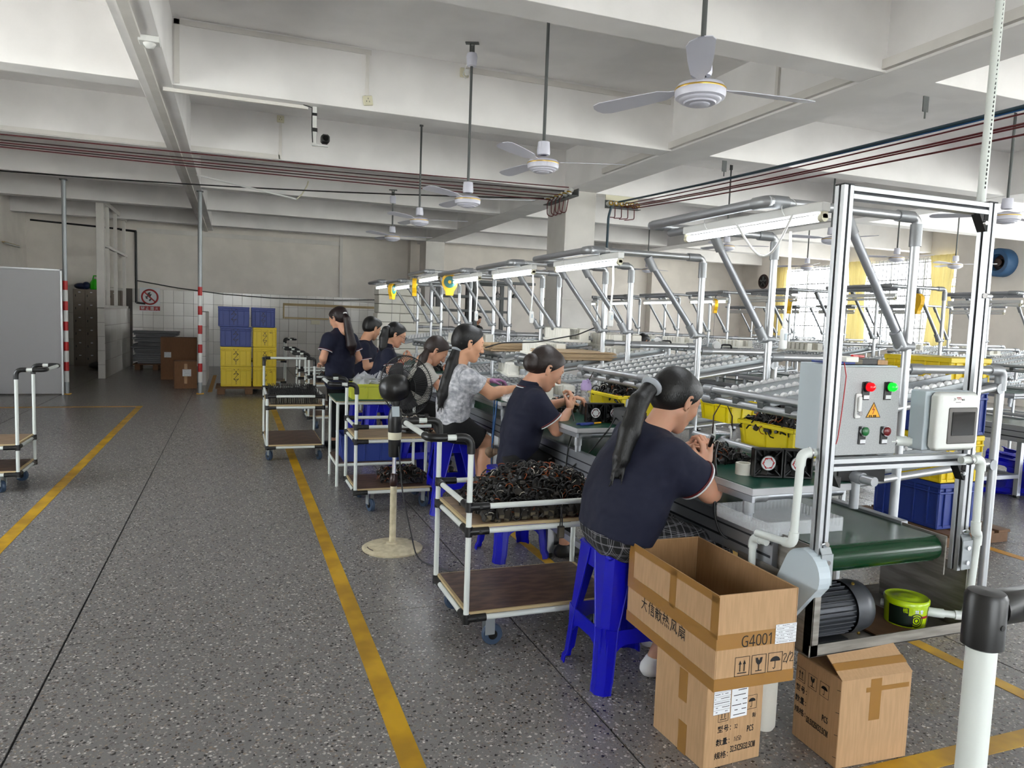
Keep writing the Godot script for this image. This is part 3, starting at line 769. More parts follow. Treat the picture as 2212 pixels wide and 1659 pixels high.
	solo("cable_run", MB.new().tube(arc_pts([V(5.78, 3.52, -10.93), V(5.745, 3.35, -10.95), V(5.75, 2.0, -10.98), V(5.75, .6, -10.98)], .05), .022, 8), M.teal_cable, "dark teal cable dropping down the column's edge", "cable")
	solo("ceiling_cable", MB.new().tube(sag(V(XL, 3.72, -14.3), V(4.98, 3.72, -11.9), .1, 12), .012, 6), M.black2, "thin black cable sagging below the red wires", "cable")
	solo("conduit_tube", MB.new().cyl(V(-.58, 3.736, -13), V(.95, 3.496, -13), .016), M.white, "long white plastic tube hanging askew near the beams", "tube")
	solo("conduit_tube", MB.new().tube([V(.96, 3.5, -13.0), V(1.04, 3.58, -13), V(1.12, 3.72, -12.95), V(1.14, 3.8, -12.95)], .012, 6), M.cream, "short bent cord holding the askew white tube", "cord")
	# surveillance camera, detector, sockets, trunking
	var c := thing("surveillance_camera", "small black surveillance camera on a white arm below the beam", "camera", V(.79, 3.8, -8.33))
	part(c, "arm", MB.new().box(V(0, -.2, 0), V(.045, .42, .03), .004).box(V(.06, -.4, 0), V(.17, .012, .03), .003), M.white)
	part(c, "clamp", MB.new().box(V(0, -.08, 0), V(.05, .03, .036), .003).box(V(0, -.24, 0), V(.06, .04, .036), .003), M.black)
	part(c, "camera_head", MB.new().box(V(.11, -.33, .02), V(.09, .09, .12), .02), M.black)
	part(c, "lens", MB.new().cyl(V(.11, -.33, .08), V(.11, -.33, .086), .03, .028, 20), M.screen)
	part(c, "cable", MB.new().tube([V(-.12, .0, .03), V(-.03, -.02, .03), V(-.03, -.2, .03), V(-.02, -.38, .03)], .006, 5), M.black)
	var d := thing("smoke_detector", "white square detector box under the long beam", "detector", V(-.66, 3.795, -6.88))
	part(d, "box", MB.new().box(V(0, -.025, 0), V(.16, .05, .13), .006), M.white)
	part(d, "dome", MB.new().lathe([Vector2(0, -.09), Vector2(.03, -.085), Vector2(.045, -.06), Vector2(.05, -.05)], Transform3D.IDENTITY, 20), M.white)
	var sock := func(at: Vector3, tilt: float, label: String):
		var s := thing("wall_socket", label, "socket", at)
		part(s, "plate", MB.new().box(V(0, .05, .015), V(.1, .1, .03), .006, Basis(Vector3.BACK, tilt)), M.cream)
		var hm := MB.new()
		for q in [V(0, .07, .031), V(-.015, .04, .031), V(.015, .04, .031)]: hm.box(q, V(.006, .014, .002), 0, Basis(Vector3.BACK, tilt))
		part(s, "slots", hm, M.black2)
	sock.call(V(1.33, 3.85, -8.2), .15, "white socket box hanging crooked on the beam")
	sock.call(V(.605, 4.33, -11.42), 0.0, "white socket on the beam above the camera arm")
	sock.call(V(2.4, 4.3, -8.2), 0.0, "cream socket with a plug on the beam behind the third fan")
	solo("fan_plug", MB.new().box(V(2.42, 4.35, -8.15), V(.05, .07, .04), .01).tube([V(2.42, 4.31, -8.14), V(2.4, 4.27, -8.12), V(2.36, 4.3, -8.1), V(2.3, 4.38, -7.6)], .006, 5), M.white, "white plug with dark cord in the cream beam socket", "plug")
	var tr := st_node("trim_trunking", "white cable trunking run along the beams")
	var tm := MB.new()
	tm.bb(V(-.57, 4.38, -8.2), V(1.36, 4.43, -8.185)).bb(V(1.30, 3.95, -8.2), V(1.34, 4.43, -8.182)).bb(V(-.57, 3.82, -8.2), V(-.52, 4.43, -8.185)).bb(V(2.45, 4.36, -8.2), V(5.1, 4.42, -8.185))
	tm.bb(V(-.68, 3.76, -8.34), V(.72, 3.795, -8.30)).bb(V(-.8, 3.765, ZB), V(-.72, 3.795, ZF)).bb(V(XL, 3.81, -11.42), V(.6, 3.87, -11.4)).bb(V(.585, 3.81, -11.42), V(.625, 4.34, -11.4)).bb(V(5.1, 3.82, -10.0), V(5.15, 3.9, ZF)).bb(V(5.12, 3.9, -6.28), V(5.149, 4.44, -6.24))
	part(tr, "trunking", tm, M.paint)

# ---- bodies: tapered capsules joined by a smooth minimum, meshed as surface nets ----
func cp(a: Vector3, b: Vector3, ra: float, rb: float, k := 0.03, w := Vector3.ZERO, f := 1.0, op := 0, cutp := Vector3.ZERO, cutn := Vector3.ZERO) -> Array:
	return [a, b, ra, rb, k, w, f, op, cutp, cutn]
func surf(mb: MB, prims: Array, cell: float, cuts := []) -> void:
	var lo := Vector3.ONE * 1e9
	var hi := -lo
	for p in prims:
		if p[7] == 1: continue
		var g: float = maxf(p[2], p[3]) * (1.0 if p[6] >= 1.0 else 1.0 / p[6]) + p[4] * 0.3 + cell * 2.0
		lo = lo.min(p[0] - Vector3.ONE * g).min(p[1] - Vector3.ONE * g)
		hi = hi.max(p[0] + Vector3.ONE * g).max(p[1] + Vector3.ONE * g)
	var nx := int((hi.x - lo.x) / cell) + 2
	var ny := int((hi.y - lo.y) / cell) + 2
	var nz := int((hi.z - lo.z) / cell) + 2
	var F := PackedFloat32Array()
	F.resize(nx * ny * nz)
	F.fill(1.0)
	for p in prims:
		var a: Vector3 = p[0] - lo
		var ba: Vector3 = p[1] - p[0]
		var ra: float = p[2]
		var dr: float = p[3] - p[2]
		var k: float = p[4]
		var w: Vector3 = p[5]
		var f1: float = p[6] - 1.0
		var ell := f1 != 0.0
		if ell: ba += w * (ba.dot(w) * f1)
		var inv := 1.0 / maxf(ba.length_squared(), 1e-9)
		var sub: bool = p[7] == 1
		var cn: Vector3 = p[9]
		var cut := cn != Vector3.ZERO
		var cc: Vector3 = p[8] - lo
		var g: float = maxf(ra, p[3]) * (1.0 if p[6] >= 1.0 else 1.0 / p[6]) + k + cell * 2.0
		var b: Vector3 = p[1] - lo
		var x0 := maxi(0, int((minf(a.x, b.x) - g) / cell))
		var x1 := mini(nx - 1, int((maxf(a.x, b.x) + g) / cell) + 1)
		var y0 := maxi(0, int((minf(a.y, b.y) - g) / cell))
		var y1 := mini(ny - 1, int((maxf(a.y, b.y) + g) / cell) + 1)
		var z0 := maxi(0, int((minf(a.z, b.z) - g) / cell))
		var z1 := mini(nz - 1, int((maxf(a.z, b.z) + g) / cell) + 1)
		for iz in range(z0, z1 + 1):
			for iy in range(y0, y1 + 1):
				var i := (iz * ny + iy) * nx + x0
				for ix in range(x0, x1 + 1):
					var q := Vector3(ix * cell, iy * cell, iz * cell)
					var r := q - a
					if ell: r += w * (r.dot(w) * f1)
					var h := clampf(r.dot(ba) * inv, 0.0, 1.0)
					var d := (r - ba * h).length() - ra - dr * h
					if cut: d = maxf(d, (q - cc).dot(cn))
					var e := F[i]
					if sub:
						d = -d
						if d > e - k:
							if d > e + k: F[i] = d
							else:
								var t := 0.5 + 0.5 * (d - e) / k
								F[i] = e + (d - e) * t + k * t * (1.0 - t)
					elif d < e + k:
						if d < e - k: F[i] = d
						else:
							var t := 0.5 + 0.5 * (e - d) / k
							F[i] = e + (d - e) * t - k * t * (1.0 - t)
					i += 1
	for c in cuts:
		var cc: Vector3 = c[0] - lo
		var cn: Vector3 = c[1]
		var i := 0
		for iz in nz:
			for iy in ny:
				var e := (0.0 - cc.x) * cn.x + (iy * cell - cc.y) * cn.y + (iz * cell - cc.z) * cn.z
				for ix in nx:
					if e > F[i]: F[i] = e
					e += cell * cn.x
					i += 1
	# nets
	var cellv := {}
	var cellg := {}
	var lim := cell * 1.8
	var sy := nx
	var sz := nx * ny
	var off := [0, 1, sy, sy + 1, sz, sz + 1, sz + sy, sz + sy + 1]
	var cor := [Vector3(0, 0, 0), Vector3(1, 0, 0), Vector3(0, 1, 0), Vector3(1, 1, 0), Vector3(0, 0, 1), Vector3(1, 0, 1), Vector3(0, 1, 1), Vector3(1, 1, 1)]
	var edges := [0, 1, 2, 3, 4, 5, 6, 7, 0, 2, 1, 3, 4, 6, 5, 7, 0, 4, 1, 5, 2, 6, 3, 7]
	var total := F.size()
	var act := PackedInt32Array()
	for i in total:
		if absf(F[i]) < lim: act.push_back(i)
	for i in act:
		var x := i % nx
		var y := (i / nx) % ny
		var z := i / sz
		if x >= nx - 1 or y >= ny - 1 or z >= nz - 1: continue
		var f := [F[i], F[i + 1], F[i + sy], F[i + sy + 1], F[i + sz], F[i + sz + 1], F[i + sz + sy], F[i + sz + sy + 1]]
		var neg := 0
		for e in f:
			if e < 0.0: neg += 1
		if neg == 0 or neg == 8: continue
		var s := Vector3.ZERO
		var c := 0
		for e in range(0, 24, 2):
			var fa: float = f[edges[e]]
			var fb: float = f[edges[e + 1]]
			if (fa < 0.0) != (fb < 0.0):
				var t := fa / (fa - fb)
				s += cor[edges[e]].lerp(cor[edges[e + 1]], t)
				c += 1
		s /= c
		cellv[i] = lo + (Vector3(x, y, z) + s) * cell
		cellg[i] = Vector3(f[1] + f[3] + f[5] + f[7] - f[0] - f[2] - f[4] - f[6], f[2] + f[3] + f[6] + f[7] - f[0] - f[1] - f[4] - f[5], f[4] + f[5] + f[6] + f[7] - f[0] - f[1] - f[2] - f[3]).normalized()
	var quads := [[1, sy, sz], [sy, 1, sz], [sz, 1, sy]]
	for i in act:
		for q in quads:
			var j: int = i + q[0]
			if j >= total or (F[i] < 0.0) == (F[j] < 0.0): continue
			var c0: int = i
			var c1: int = i - q[1]
			var c2: int = i - q[1] - q[2]
			var c3: int = i - q[2]
			if cellv.has(c0) and cellv.has(c1) and cellv.has(c2) and cellv.has(c3):
				mb.quadn(cellv[c0], cellv[c1], cellv[c2], cellv[c3], cellg[c0], cellg[c1], cellg[c2], cellg[c3])

func moved(prims: Array, xf: Transform3D, s: float) -> Array:
	var out := []
	for p in prims:
		var q: Array = p.duplicate()
		q[0] = xf * (p[0] * s); q[1] = xf * (p[1] * s)
		q[2] = p[2] * s; q[3] = p[3] * s; q[4] = p[4] * s
		q[5] = xf.basis * p[5]
		q[8] = xf * (p[8] * s); q[9] = xf.basis * p[9]
		out.append(q)
	return out

func head_prims() -> Array:
	var P := [cp(V(0, .032, -.032), V(0, .03, .012), .080, .076, .02), cp(V(0, 0, .032), V(0, -.062, .042), .056, .042, .03)]
	for s in [-1.0, 1.0]:
		P.append(cp(V(s * .046, -.045, 0), V(s * .012, -.088, .056), .026, .02, .025))
		P.append(cp(V(s * .037, -.018, .06), V(s * .03, -.04, .058), .025, .02, .02))
		P.append(cp(V(s * .032, .013, .097), V(s * .034, .012, .1), .015, .013, .014, Vector3.ZERO, 1.0, 1))
		P.append(cp(V(s * .03, .012, .074), V(s * .034, .012, .072), .0135, .0135, .006))
	P.append(cp(V(-.03, .034, .077), V(.03, .034, .077), .013, .013, .012))
	P.append(cp(V(0, .014, .087), V(0, -.026, .106), .008, .0125, .012))
	P.append(cp(V(-.011, -.03, .095), V(.011, -.03, .095), .0085, .0085, .008))
	P.append(cp(V(-.016, -.056, .085), V(.016, -.056, .085), .008, .008, .008))
	P.append(cp(V(-.014, -.066, .084), V(.014, -.066, .084), .0075, .0075, .006))
	P.append(cp(V(0, -.094, .066), V(0, -.094, .062), .02, .02, .018))
	P.append(cp(V(0, -.06, -.02), V(0, -.15, -.035), .054, .056, .03))
	for s in [-1.0, 1.0]:
		P.append(cp(V(s * .082, .018, -.014), V(s * .077, -.026, -.004), .0195, .0125, .006, V(1, 0, 0), 2.0))
		P.append(cp(V(s * .0935, .008, -.006), V(s * .0915, -.008, -.002), .0095, .008, .005, Vector3.ZERO, 1.0, 1))
	return P
func hand_prims(curl: float, grip := false) -> Array:
	var P := [cp(V(-.02, .015, 0), V(-.026, .078, 0), .017, .016, .015, V(0, 0, 1), 1.3), cp(V(.018, .015, 0), V(.022, .082, 0), .018, .016, .015, V(0, 0, 1), 1.3), cp(V(0, -.03, 0), V(0, .03, 0), .023, .022, .02, V(0, 0, 1), 1.15)]
	var L := [.031, .037, .04, .036]
	for i in 4:
		var p := V(-.031 + .0205 * i, .082 + (.006 if i == 1 or i == 2 else 0.0), 0)
		var a := 0.0
		for j in 3:
			a += curl * (1.0 if j > 0 else 0.75) * (1.0 + .08 * (3 - i))
			var d := V((i - 1.5) * .05 * (1 - j * .3), cos(a), sin(a)).normalized()
			var q: Vector3 = p + d * L[i] * (1.0 - .22 * j)
			P.append(cp(p, q, .0094 - .0008 * j, .0088 - .0009 * j, .004))
			p = q
	var t := V(.034, .022, .006)
	var t2 := V(.056, .05, .02)
	var t3 := V(.052, .078, .036) if not grip else V(.036, .078, .046)
	P.append(cp(V(.018, .012, .002), t, .017, .014, .012))
	P.append(cp(t, t2, .0125, .0105, .006))
	P.append(cp(t2, t3, .0102, .0085, .004))
	return P

func person(called: String, label: String, S: Dictionary) -> Node3D:
	var root := thing(called, label, "person", S.at)
	var O: Vector3 = S.at
	var hip: Vector3 = S.hip - O
	var neck: Vector3 = S.neck - O
	var head: Vector3 = S.head - O
	var shR: Vector3 = S.shR - O
	var shL: Vector3 = S.shL - O
	var elR: Vector3 = S.elR - O
	var elL: Vector3 = S.elL - O
	var wrR: Vector3 = S.wrR - O
	var wrL: Vector3 = S.wrL - O
	var b: float = S.get("bulk", 1.0)
	var lat := (shL - shR).normalized()
	var spine := (neck - hip).normalized()
	var fwd := lat.cross(spine).normalized()    # the way the chest faces
	if S.has("back"): fwd = fwd * S.back
	var hips: Vector3 = S.get("hiplat", lat)
	var hs: float = S.get("hs", 1.0)
	var face: Vector3 = S.face
	var hb := look(face, S.get("hup", Vector3.UP))
	var chest := hip.lerp(neck, .68) + fwd * .015
	var waist := hip.lerp(neck, .34) - fwd * .005
	var skin: Material = M[S.get("skin", "skin")]
	# body
	var body := MB.new()
	var B := [cp(hip, waist, .095 * b, .085 * b, .05, lat, .7), cp(waist, chest, .085 * b, .095 * b, .05, lat, .7), cp(chest, neck, .09 * b, .05, .04, lat, .7), cp(neck - spine * .03, head - hb.y * .05, .056, .05, .03)]
	for q in [[shR, elR, wrR], [shL, elL, wrL]]:
		var k: float = S.get("arm", 1.0)
		B.append(cp(chest.lerp(q[0], .55), q[0], .05 * b, .05 * b, .04))
		B.append(cp(q[0], q[1], .052 * k, .042 * k, .03))
		B.append(cp(q[1], q[1].lerp(q[2], .35), .042 * k, .04 * k, .02))
		B.append(cp(q[1].lerp(q[2], .35), q[2], .04 * k, .026, .02))
	var legs := []
	for s in ["R", "L"]:
		var hj: Vector3 = hip + hips * (.085 * (-1 if s == "R" else 1)) - spine * .01
		var kn: Vector3 = S["kn" + s] - O
		var an: Vector3 = S["an" + s] - O
		legs.append([hj, kn, an])
		var lb: float = S.get("leg", 1.0)
		B.append(cp(hj, kn, .082 * lb, .056 * lb, .04))
		B.append(cp(kn, kn.lerp(an, .35), .054 * lb, .053 * lb, .02))
		B.append(cp(kn.lerp(an, .35), an, .053 * lb, .036, .02))
		var toe: Vector3 = an + (S.get("toe", V(1, 0, 0)) as Vector3) * .16 - V(0, an.y - .035, 0)
		B.append(cp(V(an.x, .045, an.z) if an.y < .16 else an, toe, .036, .03, .02))
	surf(body, B, .0125)
	surf(body, moved(head_prims(), T(head, hb), hs), .0042)
	for q in ["R", "L"]:
		if not S.has("hd" + q): continue
		var w: Vector3 = wrR if q == "R" else wrL
		var hd: Vector3 = (S["hd" + q] as Vector3).normalized()
		var pn: Vector3 = S.get("pn" + q, Vector3.DOWN)
		var z := (pn - hd * pn.dot(hd)).normalized()
		var x := hd.cross(z)
		var hands := MB.new()
		surf(hands, moved(hand_prims(S.get("curl" + q, .5), S.get("grip", false)), T(w + hd * .01, Basis(x * (1.0 if q == "R" else -1.0), hd, z)), .98), .0036)
		if S.has("glove" + q): part(root, "glove", hands, S["glove" + q])
		else: body.add(hands, Transform3D.IDENTITY)
	part(root, "body", body, skin)
	# shirt
	var sh := MB.new()
	var hem: Vector3 = hip - spine * S.get("hem", .06)
	var Q := [cp(hip - spine * .1, waist, .122 * b, .112 * b, .05, lat, .66), cp(waist, chest, .114 * b, .118 * b, .06, lat, .66), cp(chest, neck - spine * .05, .116 * b, .078 * b, .06, lat, .62), cp(shR, shL, .058 * b, .058 * b, .05), cp(chest + fwd * .03, chest + fwd * .03 + spine * .04, .105 * b, .09 * b, .05, lat, .7)]
	if S.get("belly", 0.0) > 0.0: Q.append(cp(waist - spine * .07, waist + spine * .02, .125 * b, .12 * b, .06, lat, .66))
	var sl: float = S.get("sleeve", .62)
	for q in [[shR, elR], [shL, elL]]:
		var e: Vector3 = q[0].lerp(q[1], sl)
		var d: Vector3 = (q[1] - q[0]).normalized()
		Q.append(cp(q[0], e + d * .03, .064 * b, .074 * b, .045, Vector3.ZERO, 1.0, 0, e, d))
	Q.append(cp(neck - spine * .06, neck + spine * .02, .085, .064, .03, Vector3.ZERO, 1.0, 0, neck + spine * S.get("collar", .012), spine))
	surf(sh, Q, .0115, [[hem, -(spine * .9 + Vector3.UP * .3).normalized()]])
	part(root, "shirt", sh, M[S.get("shirt", "navy")])
	if S.get("trim", true):
		for q in [[shR, elR], [shL, elL]]:
			var e: Vector3 = q[0].lerp(q[1], sl)
			var d: Vector3 = (q[1] - q[0]).normalized()
			part(root, "sleeve_trim", MB.new().torus(e + d * .0, d, .0735 * b, .0045, 28, 6), M.paper)
			part(root, "sleeve_trim", MB.new().torus(e - d * .009, d, .0735 * b, .0048, 28, 6), M.dark_red)
		var cl := MB.new()
		var rim := MB.new()
		var rim2 := MB.new()
		var p0 := []
		var cx := fwd * -1.0
		for i in 15:      # the collar: a folded band round the neck, open at the throat
			var a := -2.3 + 4.6 * i / 14.0
			p0.append(lat * sin(a) + cx * cos(a))
		for i in 14:
			var u0: Vector3 = p0[i]
			var u1: Vector3 = p0[i + 1]
			var A := neck + spine * .045 + u0 * .061
			var Bq := neck + spine * .045 + u1 * .061
			var C := neck - spine * .002 + u1 * .086
			var D := neck - spine * .002 + u0 * .086
			cl.quadn(A, Bq, C, D, u0, u1, u1, u0)
			var A2 := neck + spine * .02 + u0 * .057
			var B2 := neck + spine * .02 + u1 * .057
			cl.quadn(A, Bq, B2, A2, -u0, -u1, -u1, -u0)
		var rp := []
		var rp2 := []
		for u0 in p0:
			rp.append(neck - spine * .002 + u0 * .0875)
			rp2.append(neck + spine * .006 + u0 * .0835)
		part(root, "collar", cl, M[S.get("shirt", "navy")])
		part(root, "collar_trim", rim.tube(rp, .0032, 6), M.paper)
		part(root, "collar_trim", rim2.tube(rp2, .0032, 6), M.dark_red)
	# trousers, skirt
	var pt := MB.new()
	var bt: String = S.get("bottom", "pants")
	var R := [cp(hip - spine * .03 - hips * .06, hip - spine * .03 + hips * .06, .11 * b, .11 * b, .05)]
	if bt == "skirt":
		for l in legs:
			var e: Vector3 = l[0].lerp(l[1], .86)
			R.append(cp(l[0], l[1], .105, .086, .09, Vector3.ZERO, 1.0, 0, e, (l[1] - l[0]).normalized()))
		surf(pt, R, .0125, [[hip + spine * .09, (spine - fwd * .9).normalized()]])
		part(root, "skirt", pt, M.black_cloth)
	else:
		for l in legs:
			R.append(cp(l[0], l[1], .1 * S.get("leg", 1.0), .072 * S.get("leg", 1.0), .05))
			R.append(cp(l[1], l[2] + (l[1] - l[2]) * .1, .071 * S.get("leg", 1.0), .056, .02, Vector3.ZERO, 1.0, 0, l[2].lerp(l[1], .12), (l[2] - l[1]).normalized()))
		surf(pt, R, .0135, [[hip + spine * .09, (spine - fwd * .9).normalized()]])
		part(root, "trousers", pt, M.plaid if bt == "plaid" else M.black_cloth)
	# shoes
	for l in legs:
		if l[2].y > .2: continue
		var so := MB.new()
		var td: Vector3 = S.get("toe", V(1, 0, 0))
		surf(so, [cp(V(l[2].x, .045, l[2].z) - td * .03, V(l[2].x, .04, l[2].z) + td * .15, .042, .036, .02), cp(l[2], V(l[2].x, .05, l[2].z), .042, .044, .02)], .011, [[V(0, .004, 0), Vector3.DOWN], [V(0, .1, 0), Vector3.UP]])
		part(root, "shoe", so, M[S.get("shoe", "black2")])
	# hair
	var hr := MB.new()
	var cutn := V(0, -.545, .838)
	var hx := T(head, hb)
	var st: String = S.get("hair_style", "tied")
	var H := [cp(V(0, .038, -.036), V(0, .037, .008), .0895, .0865, .02), cp(V(0, -.005, -.05), V(0, .03, -.03), .072, .08, .03)]
	if st == "short":
		H = [cp(V(0, .045, -.035), V(0, .05, .03), .089, .082, .02), cp(V(0, 0, -.045), V(0, .03, -.03), .074, .08, .03)]
	surf(hr, moved(H, hx, hs), .0055, [[hx * (V(0, .06, .055) * hs), hb * cutn], [hx * (V(0, -.062, -.03) * hs), hb * V(0, -.9, .43)]])
	if S.has("tail"):
		var tp: Array = S.tail
		var tr: Array = S.tail_r
		var W := []
		for i in tp.size() - 1: W.append(cp(tp[i] - O, tp[i + 1] - O, tr[i], tr[i + 1], .015))
		if S.has("wisps"):
			for i in 9:
				var p0: Vector3 = tp[tp.size() - 2] - O + V(rr(-.02, .02), rr(-.02, .04), rr(-.02, .02))
				var p1: Vector3 = tp[tp.size() - 1] - O + V(rr(-.035, .03), rr(-.06, .02), rr(-.035, .035))
				W.append(cp(p0, p1, .012, .003, .008))
		surf(hr, W, .0055)
	part(root, "hair", hr, M[S.get("hair", "hair")])
	if S.has("tie"):
		var t0: Vector3 = S.tail[0] - O
		var td := (S.tail[1] - S.tail[0] as Vector3).normalized()
		part(root, "hair_tie", MB.new().torus(t0 + td * .012, td, S.tie[0], S.tie[1], 20, 8), M[S.tie[2]])
	# brows and lowered lashes
	var br := MB.new()
	for s in [-1.0, 1.0]:
		br.tube([hx * (V(s * .014, .033, .0915) * hs), hx * (V(s * .03, .038, .089) * hs), hx * (V(s * .048, .033, .078) * hs)], .0022 * hs, 5)
	part(root, "eyebrow", br, M[S.get("hair", "hair")])
	var la := MB.new()
	for s in [-1.0, 1.0]:
		la.tube([hx * (V(s * .018, .006, .0855) * hs), hx * (V(s * .031, .0035, .0882) * hs), hx * (V(s * .046, .006, .0815) * hs)], .0017 * hs, 5)
	part(root, "eyelash", la, M.black2)
	part(root, "lips", MB.new().tube([hx * (V(-.02, -.061, .0875) * hs), hx * (V(0, -.0605, .0935) * hs), hx * (V(.02, -.061, .0875) * hs)], .0042 * hs, 6), M.lip)
	if S.get("glasses", false):
		var gm := MB.new()
		for s in [-1.0, 1.0]:
			gm.torus(hx * (V(s * .033, .006, .106) * hs), hb.z, .023 * hs, .0013, 20, 5)
			gm.tube([hx * (V(s * .056, .012, .104) * hs), hx * (V(s * .084, .014, .05) * hs), hx * (V(s * .086, .012, -.02) * hs)], .0013, 5)
		gm.tube([hx * (V(-.011, .008, .108) * hs), hx * (V(.011, .008, .108) * hs)], .0013, 5)
		part(root, "glasses", gm, M.black2)
	return root

# ---- the belt line ----
func joint(parent: Node3D, a: Vector3, b: Vector3, r: float, mat: Material) -> void:
	part(parent, "pipe_joint", MB.new().cyl(a, b, r, -1, 12), mat)

var wheel_mesh: ArrayMesh
func flow_rack(label: String, at: Vector3, depth: float, yt: float, single: bool, group := "flow racks with overhead arms along the belt") -> Node3D:
	# local: x 0 at the belt posts' line, worker side is -x, window side +x; z from 0 (near) to -depth
	var t := thing("flow_rack", label, "flow rack", at, 0.0, group)
	var R := .0205
	var JR := .0265
	var zs := [-.03, -depth + .03]
	for i in 2:
		var z: float = zs[i]
		part(t, "post", MB.new().cyl(V(0, 0, z), V(0, yt - .03, z), R), M.alu)
		part(t, "rear_post", MB.new().cyl(V(.64, 0, z), V(.64, 1.42, z), R), M.alu)
		part(t, "overhead_arm", MB.new().tube(arc_pts([V(0, yt - .1, z), V(0, yt, z), V(-.83, yt, z)], .035), R, 12), M.alu)
		joint(t, V(0, yt - .13, z), V(0, yt - .03, z), JR, M.joint_alu)
		joint(t, V(-.03, yt, z), V(-.12, yt, z), JR, M.joint_alu)
		part(t, "brace", MB.new().cyl(V(-.40, yt - .05, z), V(-.04, 1.56, z), R * .95), M.alu2)
		joint(t, V(-.42, yt - .02, z), V(-.37, yt - .1, z), JR, M.joint_alu)
		joint(t, V(-.08, 1.61, z), V(-.035, 1.54, z), JR, M.joint_alu)
		joint(t, V(-.06, 1.545, z), V(.03, 1.545, z), JR * .9, M.joint_alu)
		part(t, "side_rail", MB.new().cyl(V(0, 1.44, z), V(.64, 1.44, z), R), M.alu)
		joint(t, V(.02, 1.44, z), V(.1, 1.44, z), JR, M.joint_alu)
		part(t, "rear_elbow", MB.new().tube(arc_pts([V(.55, 1.44, z), V(.64, 1.44, z), V(.64, 1.34, z)], .04), JR, 12), M.joint_alu)
		part(t, "side_rail", MB.new().cyl(V(-.4, 1.2, z), V(.64, 1.36, z), R * .9), M.alu)
		part(t, "side_rail", MB.new().cyl(V(-.4, .9, z), V(.64, .98, z), R * .9), M.alu)
		part(t, "side_rail", MB.new().cyl(V(0, .3, z), V(.64, .3, z), R), M.alu)
		joint(t, V(0, .26, z), V(0, .34, z), JR, M.joint_alu)
		joint(t, V(.64, .26, z), V(.64, .34, z), JR, M.joint_alu)
	part(t, "front_bar", MB.new().tube(arc_pts([V(-.75, yt, zs[0]), V(-.83, yt, zs[0]), V(-.83, yt, zs[1]), V(-.75, yt, zs[1])], .05), R * 1.12, 12), M.alu2)
	part(t, "bar_corner", MB.new().tube(arc_pts([V(-.74, yt, zs[0]), V(-.83, yt, zs[0]), V(-.83, yt, zs[0] - .09)], .05), JR * 1.05, 12), M.joint_alu)
	part(t, "lamp_bar", MB.new().cyl(V(-.70, yt - .03, zs[0]), V(-.70, yt - .03, zs[1]), R), M.alu2)
	for q in [[-.4, 1.255, "guard_rail"], [-.4, 1.2, "front_beam"], [.62, 1.35, "rear_beam"], [-.4, .9, "front_beam"], [.62, .97, "rear_beam"], [.64, .3, "foot_rail"], [0, .62, "foot_rail"]]:
		part(t, q[2], MB.new().cyl(V(q[0], q[1], zs[0]), V(q[0], q[1], zs[1]), R), M.alu)
		joint(t, V(q[0], q[1], zs[0] + .02), V(q[0], q[1], zs[0] - .06), JR, M.joint_alu)
		joint(t, V(q[0], q[1], zs[1] + .06), V(q[0], q[1], zs[1] - .02), JR, M.joint_alu)
	if wheel_mesh == null: wheel_mesh = MB.new().lathe([Vector2(0, -.011), Vector2(.017, -.011), Vector2(.0205, -.006), Vector2(.0205, .006), Vector2(.017, .011), Vector2(0, .011)], T(Vector3.ZERO, Basis(Vector3.RIGHT, PI / 2)), 12).mesh()
	var rail := MB.new()
	var L := 1.03
	for s in [-1.0, 1.0]: rail.bb(V(0, -.028, s * .016 - .0015), V(L, .008, s * .016 + .0015))
	rail.bb(V(0, -.028, -.016), V(L, -.025, .016)).bb(V(0, .006, -.022), V(L, .008, -.016)).bb(V(0, .006, .016), V(L, .008, .022))
	for i in 10: rail.cyl(V(.06 + .1 * i, -.01, .0185), V(.06 + .1 * i, -.01, .0172), .004, -1, 6)
	var railm := rail.mesh()
	var merged := MB.new()
	var wm := MB.new().lathe([Vector2(0, -.011), Vector2(.0205, -.011), Vector2(.0205, .011), Vector2(0, .011)], T(Vector3.ZERO, Basis(Vector3.RIGHT, PI / 2)), 8)
	for i in 20: merged.add(wm, T(V(.03 + .05 * i, .008, 0)))
	var mm := merged.mesh()
	var n := 5
	for lev in 2:
		for i in n:
			var z := -.1 - (depth - .2) * i / (n - 1.0)
			var tk := part(t, "roller_track", railm, M.galv, V(-.4, (1.235 if lev == 0 else .935), z), Basis(Vector3.BACK, .153 if lev == 0 else .078))
			part(tk, "track_clip", MB.new().box(V(.0, -.02, 0), V(.05, .05, .05), .006), M.rod)
			if single:
				for k in 20: part(tk, "roller", wheel_mesh, M.roller, V(.03 + .05 * k, .008, 0))
			else: part(tk, "rollers", mm, M.roller, Vector3.ZERO, Basis.IDENTITY, "", "stuff")
	return t

